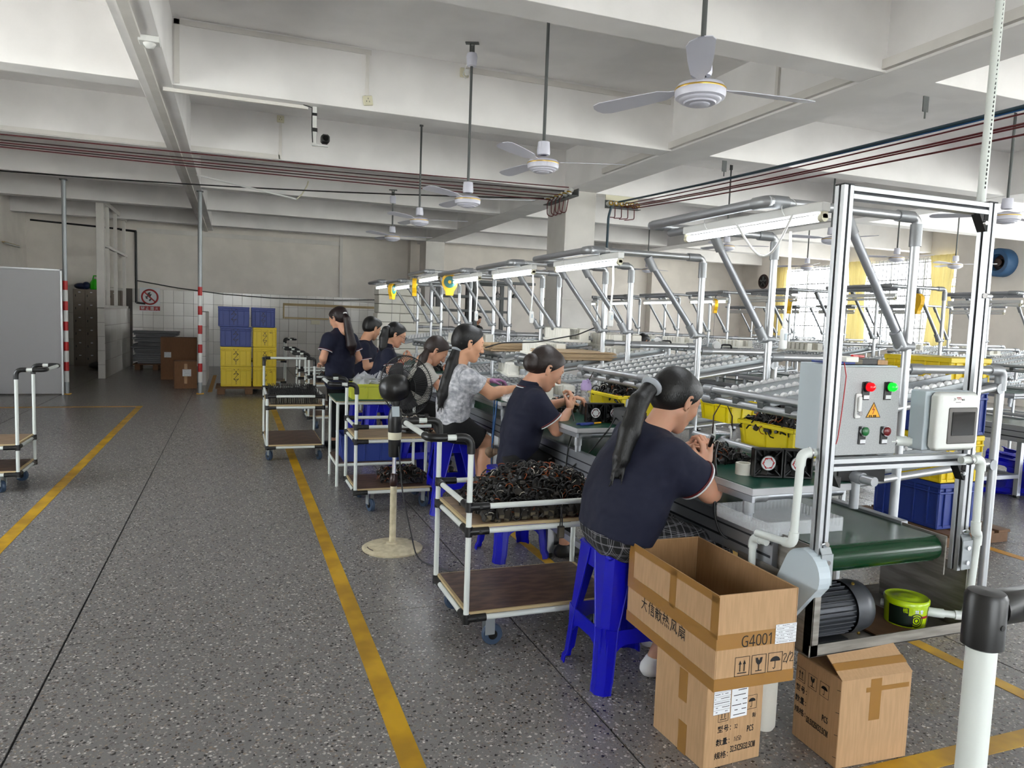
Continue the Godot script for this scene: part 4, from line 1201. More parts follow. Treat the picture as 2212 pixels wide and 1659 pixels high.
func tube_lamp(label: String, at: Vector3, lit := true, len := .9) -> Node3D:    # at: middle of the tube, which lies along z
	var t := thing("tube_lamp", label, "tube lamp", at, 0.0, "tube lamps over the benches")
	part(t, "housing", MB.new().box(V(.0, .042, 0), V(.045, .04, len + .06), .006), M.white)
	part(t, "tube", MB.new().cyl(V(0, 0, -len / 2), V(0, 0, len / 2), .0145, -1, 16), M.lamp_glow if lit else M.white)
	for s in [-1.0, 1.0]:
		part(t, "end_cap", MB.new().cyl(V(0, 0, s * len / 2), V(0, 0, s * (len / 2 + .025)), .016, -1, 14).box(V(0, .02, s * (len / 2 + .018)), V(.03, .05, .014), .003), M.cream)
		part(t, "cable_tie", MB.new().torus(V(0, .062, s * len * .3), V(0, 0, 1), .04, .0018, 14, 5), M.white)
	if lit:
		var l := AreaLight3D.new()
		l.name = "tube_light"
		l.area_size = Vector2(len, .03)
		l.light_energy = LAMP_ENERGY
		l.light_color = Color(.96, .98, 1.0)
		l.area_range = 20.0
		l.area_attenuation = 2.0
		l.shadow_enabled = true
		t.add_child(l)
		l.transform = Transform3D(Basis(V(0, 0, 1), V(1, 0, 0), V(0, 1, 0)), V(0, -.017, 0))
	return t

func bench(label: String, z0: float, z1: float, tone: Material = null) -> Node3D:     # z0 near edge
	var t := thing("workbench", label, "workbench", V(2.2, .8, (z0 + z1) / 2), 0.0, "green-topped benches over the belt")
	var h := (z0 - z1) / 2
	part(t, "slab", MB.new().bb(V(-.25, .128, -h), V(.28, .158, h), .003), M.board)
	part(t, "green_top", MB.new().bb(V(-.246, .158, -h + .004), V(.276, .161, h - .004)), M.bench)
	for s in [-1.0, 1.0]:
		part(t, "bearer", MB.new().tube(arc_pts([V(-.2, .0, s * (h - .08)), V(-.2, .105, s * (h - .08)), V(.29, .105, s * (h - .08))], .03), .019, 10), M.alu2)
		part(t, "elbow", MB.new().tube(arc_pts([V(-.2, .04, s * (h - .08)), V(-.2, .105, s * (h - .08)), V(-.12, .105, s * (h - .08))], .03), .025, 10), M.joint_alu)
	part(t, "edge_rail", MB.new().bb(V(-.25, .10, -h), V(-.235, .128, h), .002), M.alu2)
	part(t, "back_rail", MB.new().cyl(V(.285, .185, -h - .2), V(.285, .185, h + .1), .0205), M.alu)
	for s in [-1.0, 1.0]: part(t, "pipe_joint", MB.new().cyl(V(.285, .185, s * h - .04), V(.285, .185, s * h + .04), .0265).cyl(V(.285, .185, s * h), V(.285, .05, s * h), .02), M.joint_alu)
	return t

func switch_pendant(label: String, top: Vector3, h: float) -> void:
	var t := thing("pendant_switch", label, "switch", top - V(0, h + .1, 0), 0.0, "white cord switches under the lamps")
	part(t, "cord", MB.new().tube([V(0, h + .1, 0), V(.004, h * .6 + .1, .004), V(-.004, .1, 0)], .006, 6), M.white)
	part(t, "switch_body", MB.new().box(V(0, .05, 0), V(.036, .1, .026), .01), M.white)
	part(t, "rocker", MB.new().box(V(0, .06, .0135), V(.014, .03, .006), .002), M.light_blue)

func balancer(label: String, top: Vector3, yaw: float, group := "yellow tool balancers under the arms") -> void:
	var t := thing("tool_balancer", label, "balancer", top - V(0, .24, 0), yaw, group)
	var pl := PackedVector2Array()
	for i in 20:
		var a := TAU * i / 20
		pl.append(Vector2(cos(a) * .085, .13 + sin(a) * .085))
	pl = PackedVector2Array([Vector2(-.085, .14), Vector2(-.075, .19), Vector2(-.045, .215), Vector2(0, .222), Vector2(.045, .215), Vector2(.075, .19), Vector2(.085, .14), Vector2(.078, .1), Vector2(.045, .04), Vector2(.04, .0), Vector2(-.04, .0), Vector2(-.045, .04), Vector2(-.078, .1)])
	part(t, "case", MB.new().prism(pl, .05, T(V(0, 0, -.025))), M.balancer)
	part(t, "disc", MB.new().cyl(V(0, .14, .024), V(0, .14, .03), .062, -1, 24), M.balancer_disc)
	part(t, "hub", MB.new().cyl(V(0, .14, .03), V(0, .14, .036), .018, -1, 14), M.balancer)
	part(t, "hook", MB.new().torus(V(0, .238, 0), V(0, 0, 1), .018, .004, 14, 6), M.rod)
	part(t, "line", MB.new().cyl(V(0, 0, 0), V(0, -.35, 0), .0025, -1, 5), M.rod)

func wire_heap(c: Vector3, s: Vector3, n: int, dens := 1.0) -> Array:      # a mound of black plugs and looped leads
	var a := MB.new()
	var b := MB.new()
	var w := MB.new()
	var o := MB.new()
	for i in n:
		var x := rr(-1, 1)
		var z := rr(-1, 1)
		var e := 1.0 - pow(maxf(absf(x), absf(z)), 2.6)
		var y := s.y * e * rr(.55, 1.0) + .012
		var p := c + V(x * s.x * .5, y, z * s.z * .5)
		var bs := Basis(V(rr(-1, 1), rr(-1, 1), rr(-1, 1)).normalized(), rr(0, 3))
		var k := rng.randf()
		if k < .4: a.box(p, V(rr(.016, .03), rr(.01, .016), rr(.02, .045)), .003, bs)
		elif k < .78:
			var r := rr(.012, .035)
			var q := []
			for j in 5: q.append(p + bs * V(cos(j * .8) * r, sin(j * .8) * r, j * .006))
			a.tube(q, rr(.0025, .005), 4, false)
		elif k < .92:
			var q := []
			for j in 5: q.append(p + bs * V(cos(j * .7) * .022, sin(j * .7) * .022, j * .002) + V(0, .006, 0))
			(o if rng.randf() < .6 else w).tube(q, .0021, 4, false)
		elif k < .945: w.box(p + V(0, .006, 0), V(.01, .008, .014), .002, bs)
		else: b.box(p, V(.03, .016, .05), .003, bs)
	var ball := MB.new().ball(V(c.x, c.y, c.z), V(s.x * .46, s.y * .78, s.z * .46), 14, 8)
	var keep := MB.new()
	for i in range(0, ball.v.size(), 3):
		if ball.v[i].y >= c.y - .001 and ball.v[i + 1].y >= c.y - .001 and ball.v[i + 2].y >= c.y - .001:
			for j in 3:
				keep.v.push_back(ball.v[i + j]); keep.n.push_back(ball.n[i + j]); keep.u.push_back(Vector2.ZERO)
	a.add(keep, Transform3D.IDENTITY)
	return [a, b, w, o]
func heap_of(label: String, c: Vector3, s: Vector3, n: int) -> void:
	var h := wire_heap(Vector3.ZERO, s, n)
	if h[1].v.is_empty(): h[1].box(V(0, .02, 0), V(.03, .016, .05), .003)
	if h[2].v.is_empty(): h[2].box(V(0, s.y * .7, 0), V(.01, .008, .014), .002)
	if h[3].v.is_empty(): h[3].box(V(.02, s.y * .7, 0), V(.01, .004, .014), .001)
	heap("cable_heap", h, [M.lead, M.plug, M.white_wire, M.orange_wire], label, "cables").position = c

func bin(called: String, label: String, c: Vector3, s: Vector3, mat: Material, yaw := 0.0, cat := "bin", group := "") -> Node3D:    # c: bottom centre; an open tapered tub with ribs and a rolled rim
	var t := thing(called, label, cat, c, yaw, group)
	var mb := MB.new()
	var a := V(s.x * .46, 0, s.z * .46)
	var b := V(s.x * .5, s.y, s.z * .5)
	var th := .006
	for ax in [0, 2]:
		for sg in [-1.0, 1.0]:
			var o: int = 2 - ax
			var p := []
			for q in [[a, -1.0, 0.0], [a, 1.0, 0.0], [b, 1.0, 0.0], [b, -1.0, 0.0]]:
				var w := Vector3.ZERO
				w[ax] = sg * q[0][ax]; w[o] = q[1] * q[0][o]; w.y = q[0].y
				p.append(w)
			var nn := Vector3.ZERO; nn[ax] = sg
			mb.quad(p[0], p[1], p[2], p[3], nn)
			var inn := []
			for w in p: inn.append(w - nn * th + V(0, .004, 0))
			mb.quad(inn[0], inn[1], inn[2], inn[3], -nn)
	mb.bb(V(-a.x, 0, -a.z), V(a.x, .005, a.z))
	part(t, "tub", mb, mat)
	var rim := MB.new()
	for sg in [-1.0, 1.0]:
		rim.box(V(sg * (b.x - .001), s.y - .01, 0), V(.018, .022, s.z + .014), .004)
		rim.box(V(0, s.y - .01, sg * (b.z - .001)), V(s.x + .014, .022, .018), .004)
	part(t, "rim", rim, mat)
	var ribs := MB.new()
	for sg in [-1.0, 1.0]:
		for i in 4:
			var f := -.84 + .56 * i
			ribs.tube([V(a.x * f, .004, sg * a.z), V(b.x * f, s.y - .02, sg * b.z)], .0065, 6)
		for i in 3:
			var f := -.8 + .8 * i
			ribs.tube([V(sg * a.x, .004, a.z * f), V(sg * b.x, s.y - .02, b.z * f)], .0065, 6)
	part(t, "rib", ribs, mat)
	return t

func foam_tray(label: String, c: Vector3, s: Vector3, n: int, yaw := 0.0) -> void:      # a row of upright foam cells in a low tray
	var t := thing("foam_tray", label, "foam tray", c, yaw, "white foam trays on the racks")
	part(t, "tray", MB.new().box(V(0, .012, 0), V(s.x, .024, s.z), .004).box(V(0, s.y - .004, 0), V(s.x, .008, s.z * .12), .002), M.foam)
	var cm := MB.new().box(Vector3.ZERO, V(s.x / n * .72, s.y * .96, s.z * .3), .01).mesh()
	for i in n:
		for z in [-.3, .3]: part(t, "cell", cm, M.foam, V(-s.x / 2 + s.x * (i + .5) / n, s.y * .5, z * s.z))

func stack_sheets(called: String, label: String, c: Vector3, s: Vector3, n: int, mat: Material, cat: String, group: String, ragged := .02) -> void:     # each sheet is a thing
	for i in n:
		var o := part(self, called, MB.new().box(Vector3.ZERO, V(s.x + rr(-ragged, ragged), s.y / n * .93, s.z + rr(-ragged, ragged)), .002), mat, c + V(rr(-ragged, ragged) * .6, s.y * (i + .5) / n, rr(-ragged, ragged) * .6), Basis(Vector3.UP, rr(-.03, .03)))
		tag(o, label + ", " + ORD[n - 1 - i] + " from the top", cat, group)

func line_one() -> void:
	# conveyor
	var cv := thing("belt_conveyor", "long green belt conveyor running down the hall between aluminium side rails", "conveyor", V(2.35, 0, -8.2))
	var z0 := 6.12
	var z1 := -6.2
	part(cv, "belt", MB.new().bb(V(-.3, .775, z1), V(.31, .793, z0 - .03)).bb(V(-.3, .69, z1), V(.31, .697, z0 - .03)), M.belt)
	part(cv, "head_roller", MB.new().cyl(V(-.3, .741, z0 - .05), V(.31, .741, z0 - .05), .052, -1, 28), M.belt)
	for s in [-1.0, 1.0]:
		var x := -.34 if s < 0 else .335
		var r := MB.new()
		r.bb(V(x - .02, .655, z1), V(x + .02, .805, z0 - .2), .003)
		part(cv, "side_rail", r, M.alu2)
		part(cv, "rail_groove", MB.new().bb(V(x - .0215, .695, z1), V(x + .0215, .705, z0 - .21)).bb(V(x - .0215, .75, z1), V(x + .0215, .757, z0 - .21)), M.slot)
		part(cv, "head_plate", MB.new().bb(V(x - .012 * s - .004, .64, z0 - .3), V(x - .012 * s + .004, .8, z0 + .01), .002), M.steel)
	for z in [5.2, 3.7, 2.2, .7, -.8, -2.3, -3.8, -5.3]:
		for x in [-.33, .32]: part(cv, "leg", MB.new().bb(V(x - .025, .02, z - .025), V(x + .025, .66, z + .025), .003), M.alu)
		part(cv, "foot", MB.new().cyl(V(-.33, 0, z), V(-.33, .025, z), .03).cyl(V(.32, 0, z), V(.32, .025, z), .03), M.black)
		part(cv, "cross_bar", MB.new().bb(V(-.31, .2, z - .02), V(.3, .24, z + .02), .003), M.alu2)
	part(cv, "long_bar", MB.new().bb(V(-.35, .2, z1), V(-.31, .24, z0 - .9), .003).bb(V(.3, .2, z1), V(.34, .24, z0 - .9), .003), M.alu2)
	# racks, benches, lamps: one set per station
	var near := [-2.37, -4.0, -5.37, -6.72, -8.2, -9.66, -11.2]
	var who := ["nearest the viewer behind the gantry", "second along the line, beside the bun-haired worker", "third along the line, with cardboard sheets on its rollers", "fourth along the line, with foam trays on its rollers", "fifth along the line, with a yellow tool balancer", "sixth along the line near the glasses-wearing man", "last of the line by the far wall"]
	var yts := [2.13, 2.055, 2.06, 2.065, 2.13, 2.08, 2.13]
	for i in 7:
		var z: float = near[i]
		flow_rack("aluminium pipe flow rack " + who[i], V(2.9, 0, z - .13), 1.0, yts[i], i < 2)
		bench("green-topped workbench " + ["under the pedestalled gantry side, in front of the first worker", "in front of the bun-haired worker", "in front of the worker in the white marbled shirt", "in front of the worker behind the pedestal fan", "in front of the worker with the hair clip", "in front of the man with glasses", "at the far end of the belt"][i], z, z - .98)
		tube_lamp("lit white tube lamp " + ["nearest the viewer, under the first rack's arms", "second from the viewer, left of the column's foot", "third from the viewer along the line", "fourth from the viewer along the line", "fifth along the line beside the round yellow balancer", "sixth along the line beside the thin yellow balancer", "seventh, farthest and smallest along the line"][i], V(2.16, yts[i] - .085, z - .41), true)
	switch_pendant("white pendant switch hanging by the gantry's left upright", V(2.27, 2.03, -2.62), .42)
	switch_pendant("white pendant switch under the second tube lamp", V(2.2, 1.98, -4.1), .3)
	switch_pendant("white pendant switch under the third tube lamp, before the column", V(2.2, 1.98, -5.42), .3)
	switch_pendant("white pendant switch under the fourth tube lamp", V(2.2, 1.98, -6.85), .3)
	balancer("round yellow balancer with teal disc facing the viewer", V(2.12, 2.08, -7.55), -.3)
	balancer("yellow balancer seen edge-on under the fifth arm", V(2.1, 2.1, -9.1), 1.3)
	balancer("yellow balancer with teal side under the sixth arm", V(2.1, 2.08, -10.5), .9)
	var lc := MB.new()
	var cu := []
	for i in 15:
		var t := i / 14.0
		cu.append(V(2.1, 2.07 + .02 * sin(t * 6) - .16 * sin(PI * t) , -2.78 + .36 * t))
	solo("lamp_cord", lc.tube(cu, .005, 6), M.white, "loop of white lamp cord hanging across the nearest tube lamp", "cord")
	# goods on racks and benches
	bin("parts_bin", "yellow bin heaped with black plugs beside the control box", V(2.74, .962, -3.06), V(.34, .15, .42), M.bin_yellow, 0, "bin", "yellow parts bins on the rack fronts")
	heap_of("heap of black fan plugs in the yellow bin beside the control box", V(2.74, 1.06, -3.06), V(.34, .15, .42), 420)
	bin("parts_bin", "yellow bin heaped with cut black leads behind the bun-haired worker's hands", V(2.62, .97, -4.62), V(.36, .14, .46), M.bin_yellow, 0, "bin", "yellow parts bins on the rack fronts")
	heap_of("heap of black leads in the yellow bin behind the bun-haired worker's hands", V(2.62, 1.06, -4.62), V(.36, .12, .46), 300)
	bin("parts_bin", "yellow bin on the rollers behind the first worker's head", V(3.05, 1.0, -3.95), V(.3, .12, .3), M.bin_yellow, 0, "bin", "yellow parts bins on the rack fronts")
	stack_sheets("cardboard_sheet", "ragged brown cardboard sheet on the third rack's rollers", V(2.74, 1.29, -5.78), V(.52, .07, .62), 8, M.kraft_pile, "cardboard sheet", "cardboard sheets stacked on the third rack", .03)
	stack_sheets("cardboard_sheet", "brown cardboard sheet behind the ponytailed worker in white", V(2.66, 1.28, -7.3), V(.42, .08, .4), 6, M.kraft_pile, "cardboard sheet", "cardboard sheets stacked on the fourth rack", .03)
	for q in [[V(2.75, 1.28, -6.45), 9, "lower white foam tray of cells beside the white-shirted worker's face"], [V(3.0, 1.42, -6.5), 9, "upper white foam tray of cells beside the white-shirted worker's face"], [V(3.35, 1.38, -6.15), 9, "white foam tray before the column's foot, upper one"], [V(3.3, 1.26, -6.0), 8, "white foam tray before the column's foot, lower one"], [V(2.8, 1.3, -8.6), 7, "white foam tray on the fifth rack behind the ponytail"], [V(2.75, 1.28, -9.2), 7, "white foam tray farthest along on the fifth rack"], [V(2.52, .965, -5.75), 9, "low white foam tray behind the bottle on the third bench"], [V(2.66, 1.06, -6.9), 8, "white foam tray standing low on the fourth rack"]]:
		foam_tray(q[2], q[0], V(.8, .13, .3), q[1], PI / 2 - .2)
	var bt := thing("water_bottle", "lilac-capped clear bottle of tea on the second bench", "bottle", V(2.3, .961, -4.6))
	part(bt, "bottle", MB.new().lathe([Vector2(0, 0), Vector2(.036, 0), Vector2(.038, .01), Vector2(.035, .12), Vector2(.037, .16), Vector2(.036, .175)], Transform3D.IDENTITY, 20), M.clear)
	part(bt, "tea", MB.new().lathe([Vector2(0, .004), Vector2(.034, .004), Vector2(.032, .09), Vector2(0, .09)], Transform3D.IDENTITY, 20), M.tea)
	part(bt, "cap", MB.new().lathe([Vector2(.038, .172), Vector2(.039, .21), Vector2(.03, .225), Vector2(.028, .24), Vector2(0, .242)], Transform3D.IDENTITY, 20).torus(V(0, .235, .02), V(1, 0, 0), .014, .005, 14, 6), M.lilac)
	var b2 := thing("water_bottle", "grey-capped bottle of dark tea on the third bench", "bottle", V(2.32, .961, -5.85))
	part(b2, "bottle", MB.new().lathe([Vector2(0, 0), Vector2(.04, 0), Vector2(.042, .02), Vector2(.042, .16), Vector2(.034, .18)], Transform3D.IDENTITY, 20), M.clear)
	part(b2, "tea", MB.new().lathe([Vector2(0, .004), Vector2(.038, .004), Vector2(.038, .15), Vector2(0, .15)], Transform3D.IDENTITY, 20), M.black2)
	part(b2, "cap", MB.new().lathe([Vector2(.036, .178), Vector2(.036, .215), Vector2(.024, .225), Vector2(0, .226)], Transform3D.IDENTITY, 20), M.galv)
	var fanbox := func(_d: int, label: String, c: Vector3, yaw: float, face: Material, rows: bool):
		var t := thing("cooling_fan_unit", label, "fan unit", c, yaw, "black twin cooling fan units")
		var s := .12
		var mb := MB.new()
		for k in 2:
			var x := -.065 + .13 * k
			for e in [-1.0, 1.0]:
				mb.box(V(x + e * .059, .065, 0), V(.008, .125, .04), .002)
				mb.box(V(x, .065 + e * .059, 0), V(.125, .008, .04), .002)
			for ax in [-1.0, 1.0]:
				for ay in [-1.0, 1.0]: mb.tube([V(x + ax * .03, .065 + ay * .03, .012), V(x + ax * .06, .065 + ay * .06, .012)], .005, 5)
			for b in 7:
				var a := TAU * b / 7
				mb.box(V(x + cos(a) * .042, .065 + sin(a) * .042, 0), V(.03, .026, .003), 0, Basis(Vector3.BACK, a) * Basis(Vector3.RIGHT, .6))
			mb.cyl(V(x, .065, -.018), V(x, .065, .016), .034, -1, 20)
		mb.bb(V(-.13, .004, -.02), V(.13, .126, -.016))
		part(t, "fan_frame", mb, M.black)
		for k in 2:
			var x := -.065 + .13 * k
			part(t, "round_label", MB.new().cyl(V(x, .065, .016), V(x, .065, .0175), .031, -1, 24), M.paper)
			var st := MB.new().torus(V(x, .065, .0176), V(0, 0, 1), .024, .0022, 6, 5)
			for b in 6:
				var a := TAU * b / 6
				st.box(V(x + cos(a) * .022, .065 + sin(a) * .022, .018), V(.012, .004, .0006), 0, Basis(Vector3.BACK, a + .8))
			part(t, "label_print", st, face)
	fanbox.call(0, "black twin fan unit with red star labels on the first bench", V(2.22, .961, -2.52), -.35, M.red, true)
	fanbox.call(0, "black twin fan unit with a purple label on the second bench", V(2.24, .961, -4.2), -.15, M.dark_red, true)
	var sold := func(_d: int, label: String, c: Vector3, yaw: float):
		var t := thing("soldering_station", label, "soldering station", c, yaw, "black soldering stations")
		var pl := PackedVector2Array([Vector2(-.1, 0), Vector2(.1, 0), Vector2(.1, .07), Vector2(.04, .105), Vector2(-.1, .105)])
		part(t, "case", MB.new().prism(pl, .12, T(V(0, .006, -.06))), M.black2)
		part(t, "holder", MB.new().lathe([Vector2(.018, 0), Vector2(.03, .05), Vector2(.026, .05), Vector2(.014, 0)], T(V(-.03, .11, 0), Basis(Vector3.BACK, -.6)), 14), M.galv)
		part(t, "dial", MB.new().cyl(V(-.101, .05, .01), V(-.115, .05, .01), .018, -1, 16), M.black)
		part(t, "front_panel", MB.new().bb(V(-.1025, .012, -.05), V(-.1, .1, .05)), M.black)
	sold.call(0, "black soldering station on the second bench beside the twin fan unit", V(2.36, .961, -4.08), .45)
	sold.call(0, "black soldering station under the control box crossbar", V(2.53, .961, -2.42), 2.8)
	var pls := thing("pliers", "blue-handled pliers lying at the edge of the second bench", "pliers", V(2.06, .962, -4.1), .3)
	part(pls, "handle", MB.new().tube([V(-.06, .008, .012), V(0, .008, .02), V(.06, .008, .004)], .007, 6), M.crate_blue)
	part(pls, "handle", MB.new().tube([V(-.06, .008, -.02), V(0, .008, -.018), V(.06, .008, -.002)], .007, 6), M.crate_blue)
	part(pls, "jaws", MB.new().tube([V(.06, .008, .004), V(.1, .008, .0), V(.13, .008, .0)], .006, 6), M.hazard)
	heap_of("small tangle of black leads before the first worker's hands", V(2.18, .962, -2.95), V(.22, .06, .26), 160)
	heap_of("tangle of copper-ended leads before the bun-haired worker", V(2.2, .962, -4.78), V(.24, .08, .24), 160)
	heap_of("clutter of leads and parts before the worker behind the fan", V(2.15, .962, -7.2), V(.34, .14, .5), 240)
	heap_of("clutter of parts on the bench before the worker with the hair clip", V(2.2, .962, -8.7), V(.34, .12, .5), 200)
	var tape := thing("tape_roll", "white roll of tape standing on the first bench", "tape roll", V(2.1, .961, -2.62))
	part(tape, "roll", MB.new().lathe([Vector2(.026, 0), Vector2(.036, 0), Vector2(.036, .05), Vector2(.026, .05), Vector2(.026, 0)], Transform3D.IDENTITY, 20), M.foam)
	var spool := func(_d: int, label: String, c: Vector3, yaw: float):
		var t := thing("solder_spool", label, "spool", c, yaw, "solder wire spools hung on the racks")
		var x := Basis(Vector3.RIGHT, PI / 2)
		part(t, "flange", MB.new().cyl(V(0, 0, .04), V(0, 0, .046), .05, -1, 24).cyl(V(0, 0, -.046), V(0, 0, -.04), .05, -1, 24), M.white)
		part(t, "wire", MB.new().cyl(V(0, 0, -.04), V(0, 0, .04), .036, -1, 24), M.chrome)
		part(t, "cord", MB.new().tube([V(0, 0, .05), V(.0, .1, .05), V(0, .2, .0), V(0, .1, -.05), V(0, 0, -.05)], .004, 5), M.brown)
	spool.call(0, "silver solder spool hanging under the first rack's front beam", V(2.5, 1.02, -3.32), 1.1)
	spool.call(0, "solder spool with a blue label hanging by the lilac bottle", V(2.5, 1.08, -4.85), .9)
	var ctray := thing("clear_tray", "clear ribbed plastic tray on the near end of the belt", "tray", V(2.13, .794, -2.42), 0.0)
	var ct := MB.new()
	for s in [-1.0, 1.0]:
		ct.bb(V(s * .19 - .0015, 0, -.16), V(s * .19 + .0015, .055, .16))
		ct.bb(V(-.19, 0, s * .16 - .0015), V(.19, .055, s * .16 + .0015))
	ct.bb(V(-.19, 0, -.16), V(.19, .003, .16))
	part(ctray, "tray", ct, M.clear)
	var rb := MB.new()
	for i in 17: 
		rb.bb(V(-.19, .003, -.15 + .01875 * i - .001), V(.19, .018, -.15 + .01875 * i + .001))
		for s in [-1.0, 1.0]: rb.bb(V(s * .19 - .003, 0, -.15 + .01875 * i - .002), V(s * .19 + .003, .056, -.15 + .01875 * i + .002))
	for i in 19:
		for s in [-1.0, 1.0]: rb.bb(V(-.18 + .02 * i - .002, 0, s * .16 - .003), V(-.18 + .02 * i + .002, .056, s * .16 + .003))
	part(ctray, "tray_rib", rb, M.clear)
	var vt := thing("vial_tray", "white tray full of small clear caps on the third bench", "tray", V(2.12, .961, -5.55))
	part(vt, "tray", MB.new().bb(V(-.13, 0, -.2), V(.13, .03, .2), .004), M.white)
	var caps := MB.new()
	for i in 8:
		for j in 12: caps.cyl(V(-.11 + .031 * i, .03, -.18 + .032 * j), V(-.11 + .031 * i, .05, -.18 + .032 * j), .012, .009, 8)
	part(vt, "caps", caps, M.clear, Vector3.ZERO, Basis.IDENTITY, "", "stuff")
	for q in [["black hanging iron lead that curves below the first bench", [V(2.03, 1.09, -2.72), V(2.0, 1.04, -2.7), V(1.96, .95, -2.62), V(1.94, .8, -2.6), V(1.97, .7, -2.58), V(2.06, .68, -2.5), V(2.14, .76, -2.42)], .0055], ["thin black iron lead looping below the second bench", [V(2.16, 1.12, -4.5), V(2.12, 1.14, -4.46), V(2.1, 1.05, -4.42), V(2.07, .95, -4.28), V(1.98, .8, -4.18), V(1.97, .64, -4.18), V(1.9, .6, -4.2), V(1.94, .66, -4.12), V(2.05, .8, -4.02), V(2.15, .95, -3.97), V(2.25, 1.01, -4.07)], .005], ["black cord stretched from the white shirt's face to the rack post", [V(2.02, 1.36, -6.0), V(2.2, 1.4, -6.1), V(2.45, 1.42, -5.9), V(2.7, 1.5, -5.6), V(2.86, 1.58, -5.53)], .006]]:
		solo("power_lead", MB.new().tube(arc_pts(q[1], .04, 4), q[2], 6), M.black, q[0], "cord")
	var iron := thing("soldering_iron", "black soldering iron in the first worker's fist", "soldering iron", V(2.0, 1.07, -2.74))
	part(iron, "grip", MB.new().cyl(V(.0, .045, .02), V(.012, -.04, -.03), .009, .007), M.black)
	part(iron, "tip", MB.new().cyl(V(.012, -.04, -.03), V(.018, -.085, -.06), .003, .001), M.chrome)
	var rb2 := MB.new().tube(arc_pts([V(1.94, .97, -5.5), V(1.935, .8, -5.5), V(1.93, .55, -5.5), V(1.93, .25, -5.5)], .02), .005, 5).tube([V(1.95, .96, -5.46), V(1.93, .8, -5.45), V(1.92, .62, -5.46)], .008, 5)
	solo("ribbon", rb2, M.blue_cable, "light blue ribbon tied to the third bench's leg", "ribbon")
	solo("cork_bobbin", MB.new().cyl(V(1.91, .52, -5.5), V(1.95, .56, -5.44), .03, .026).ball(V(1.9, .55, -5.47), V(.035, .04, .035)), M.ply2, "small brown bobbin hanging on the blue ribbon", "bobbin")

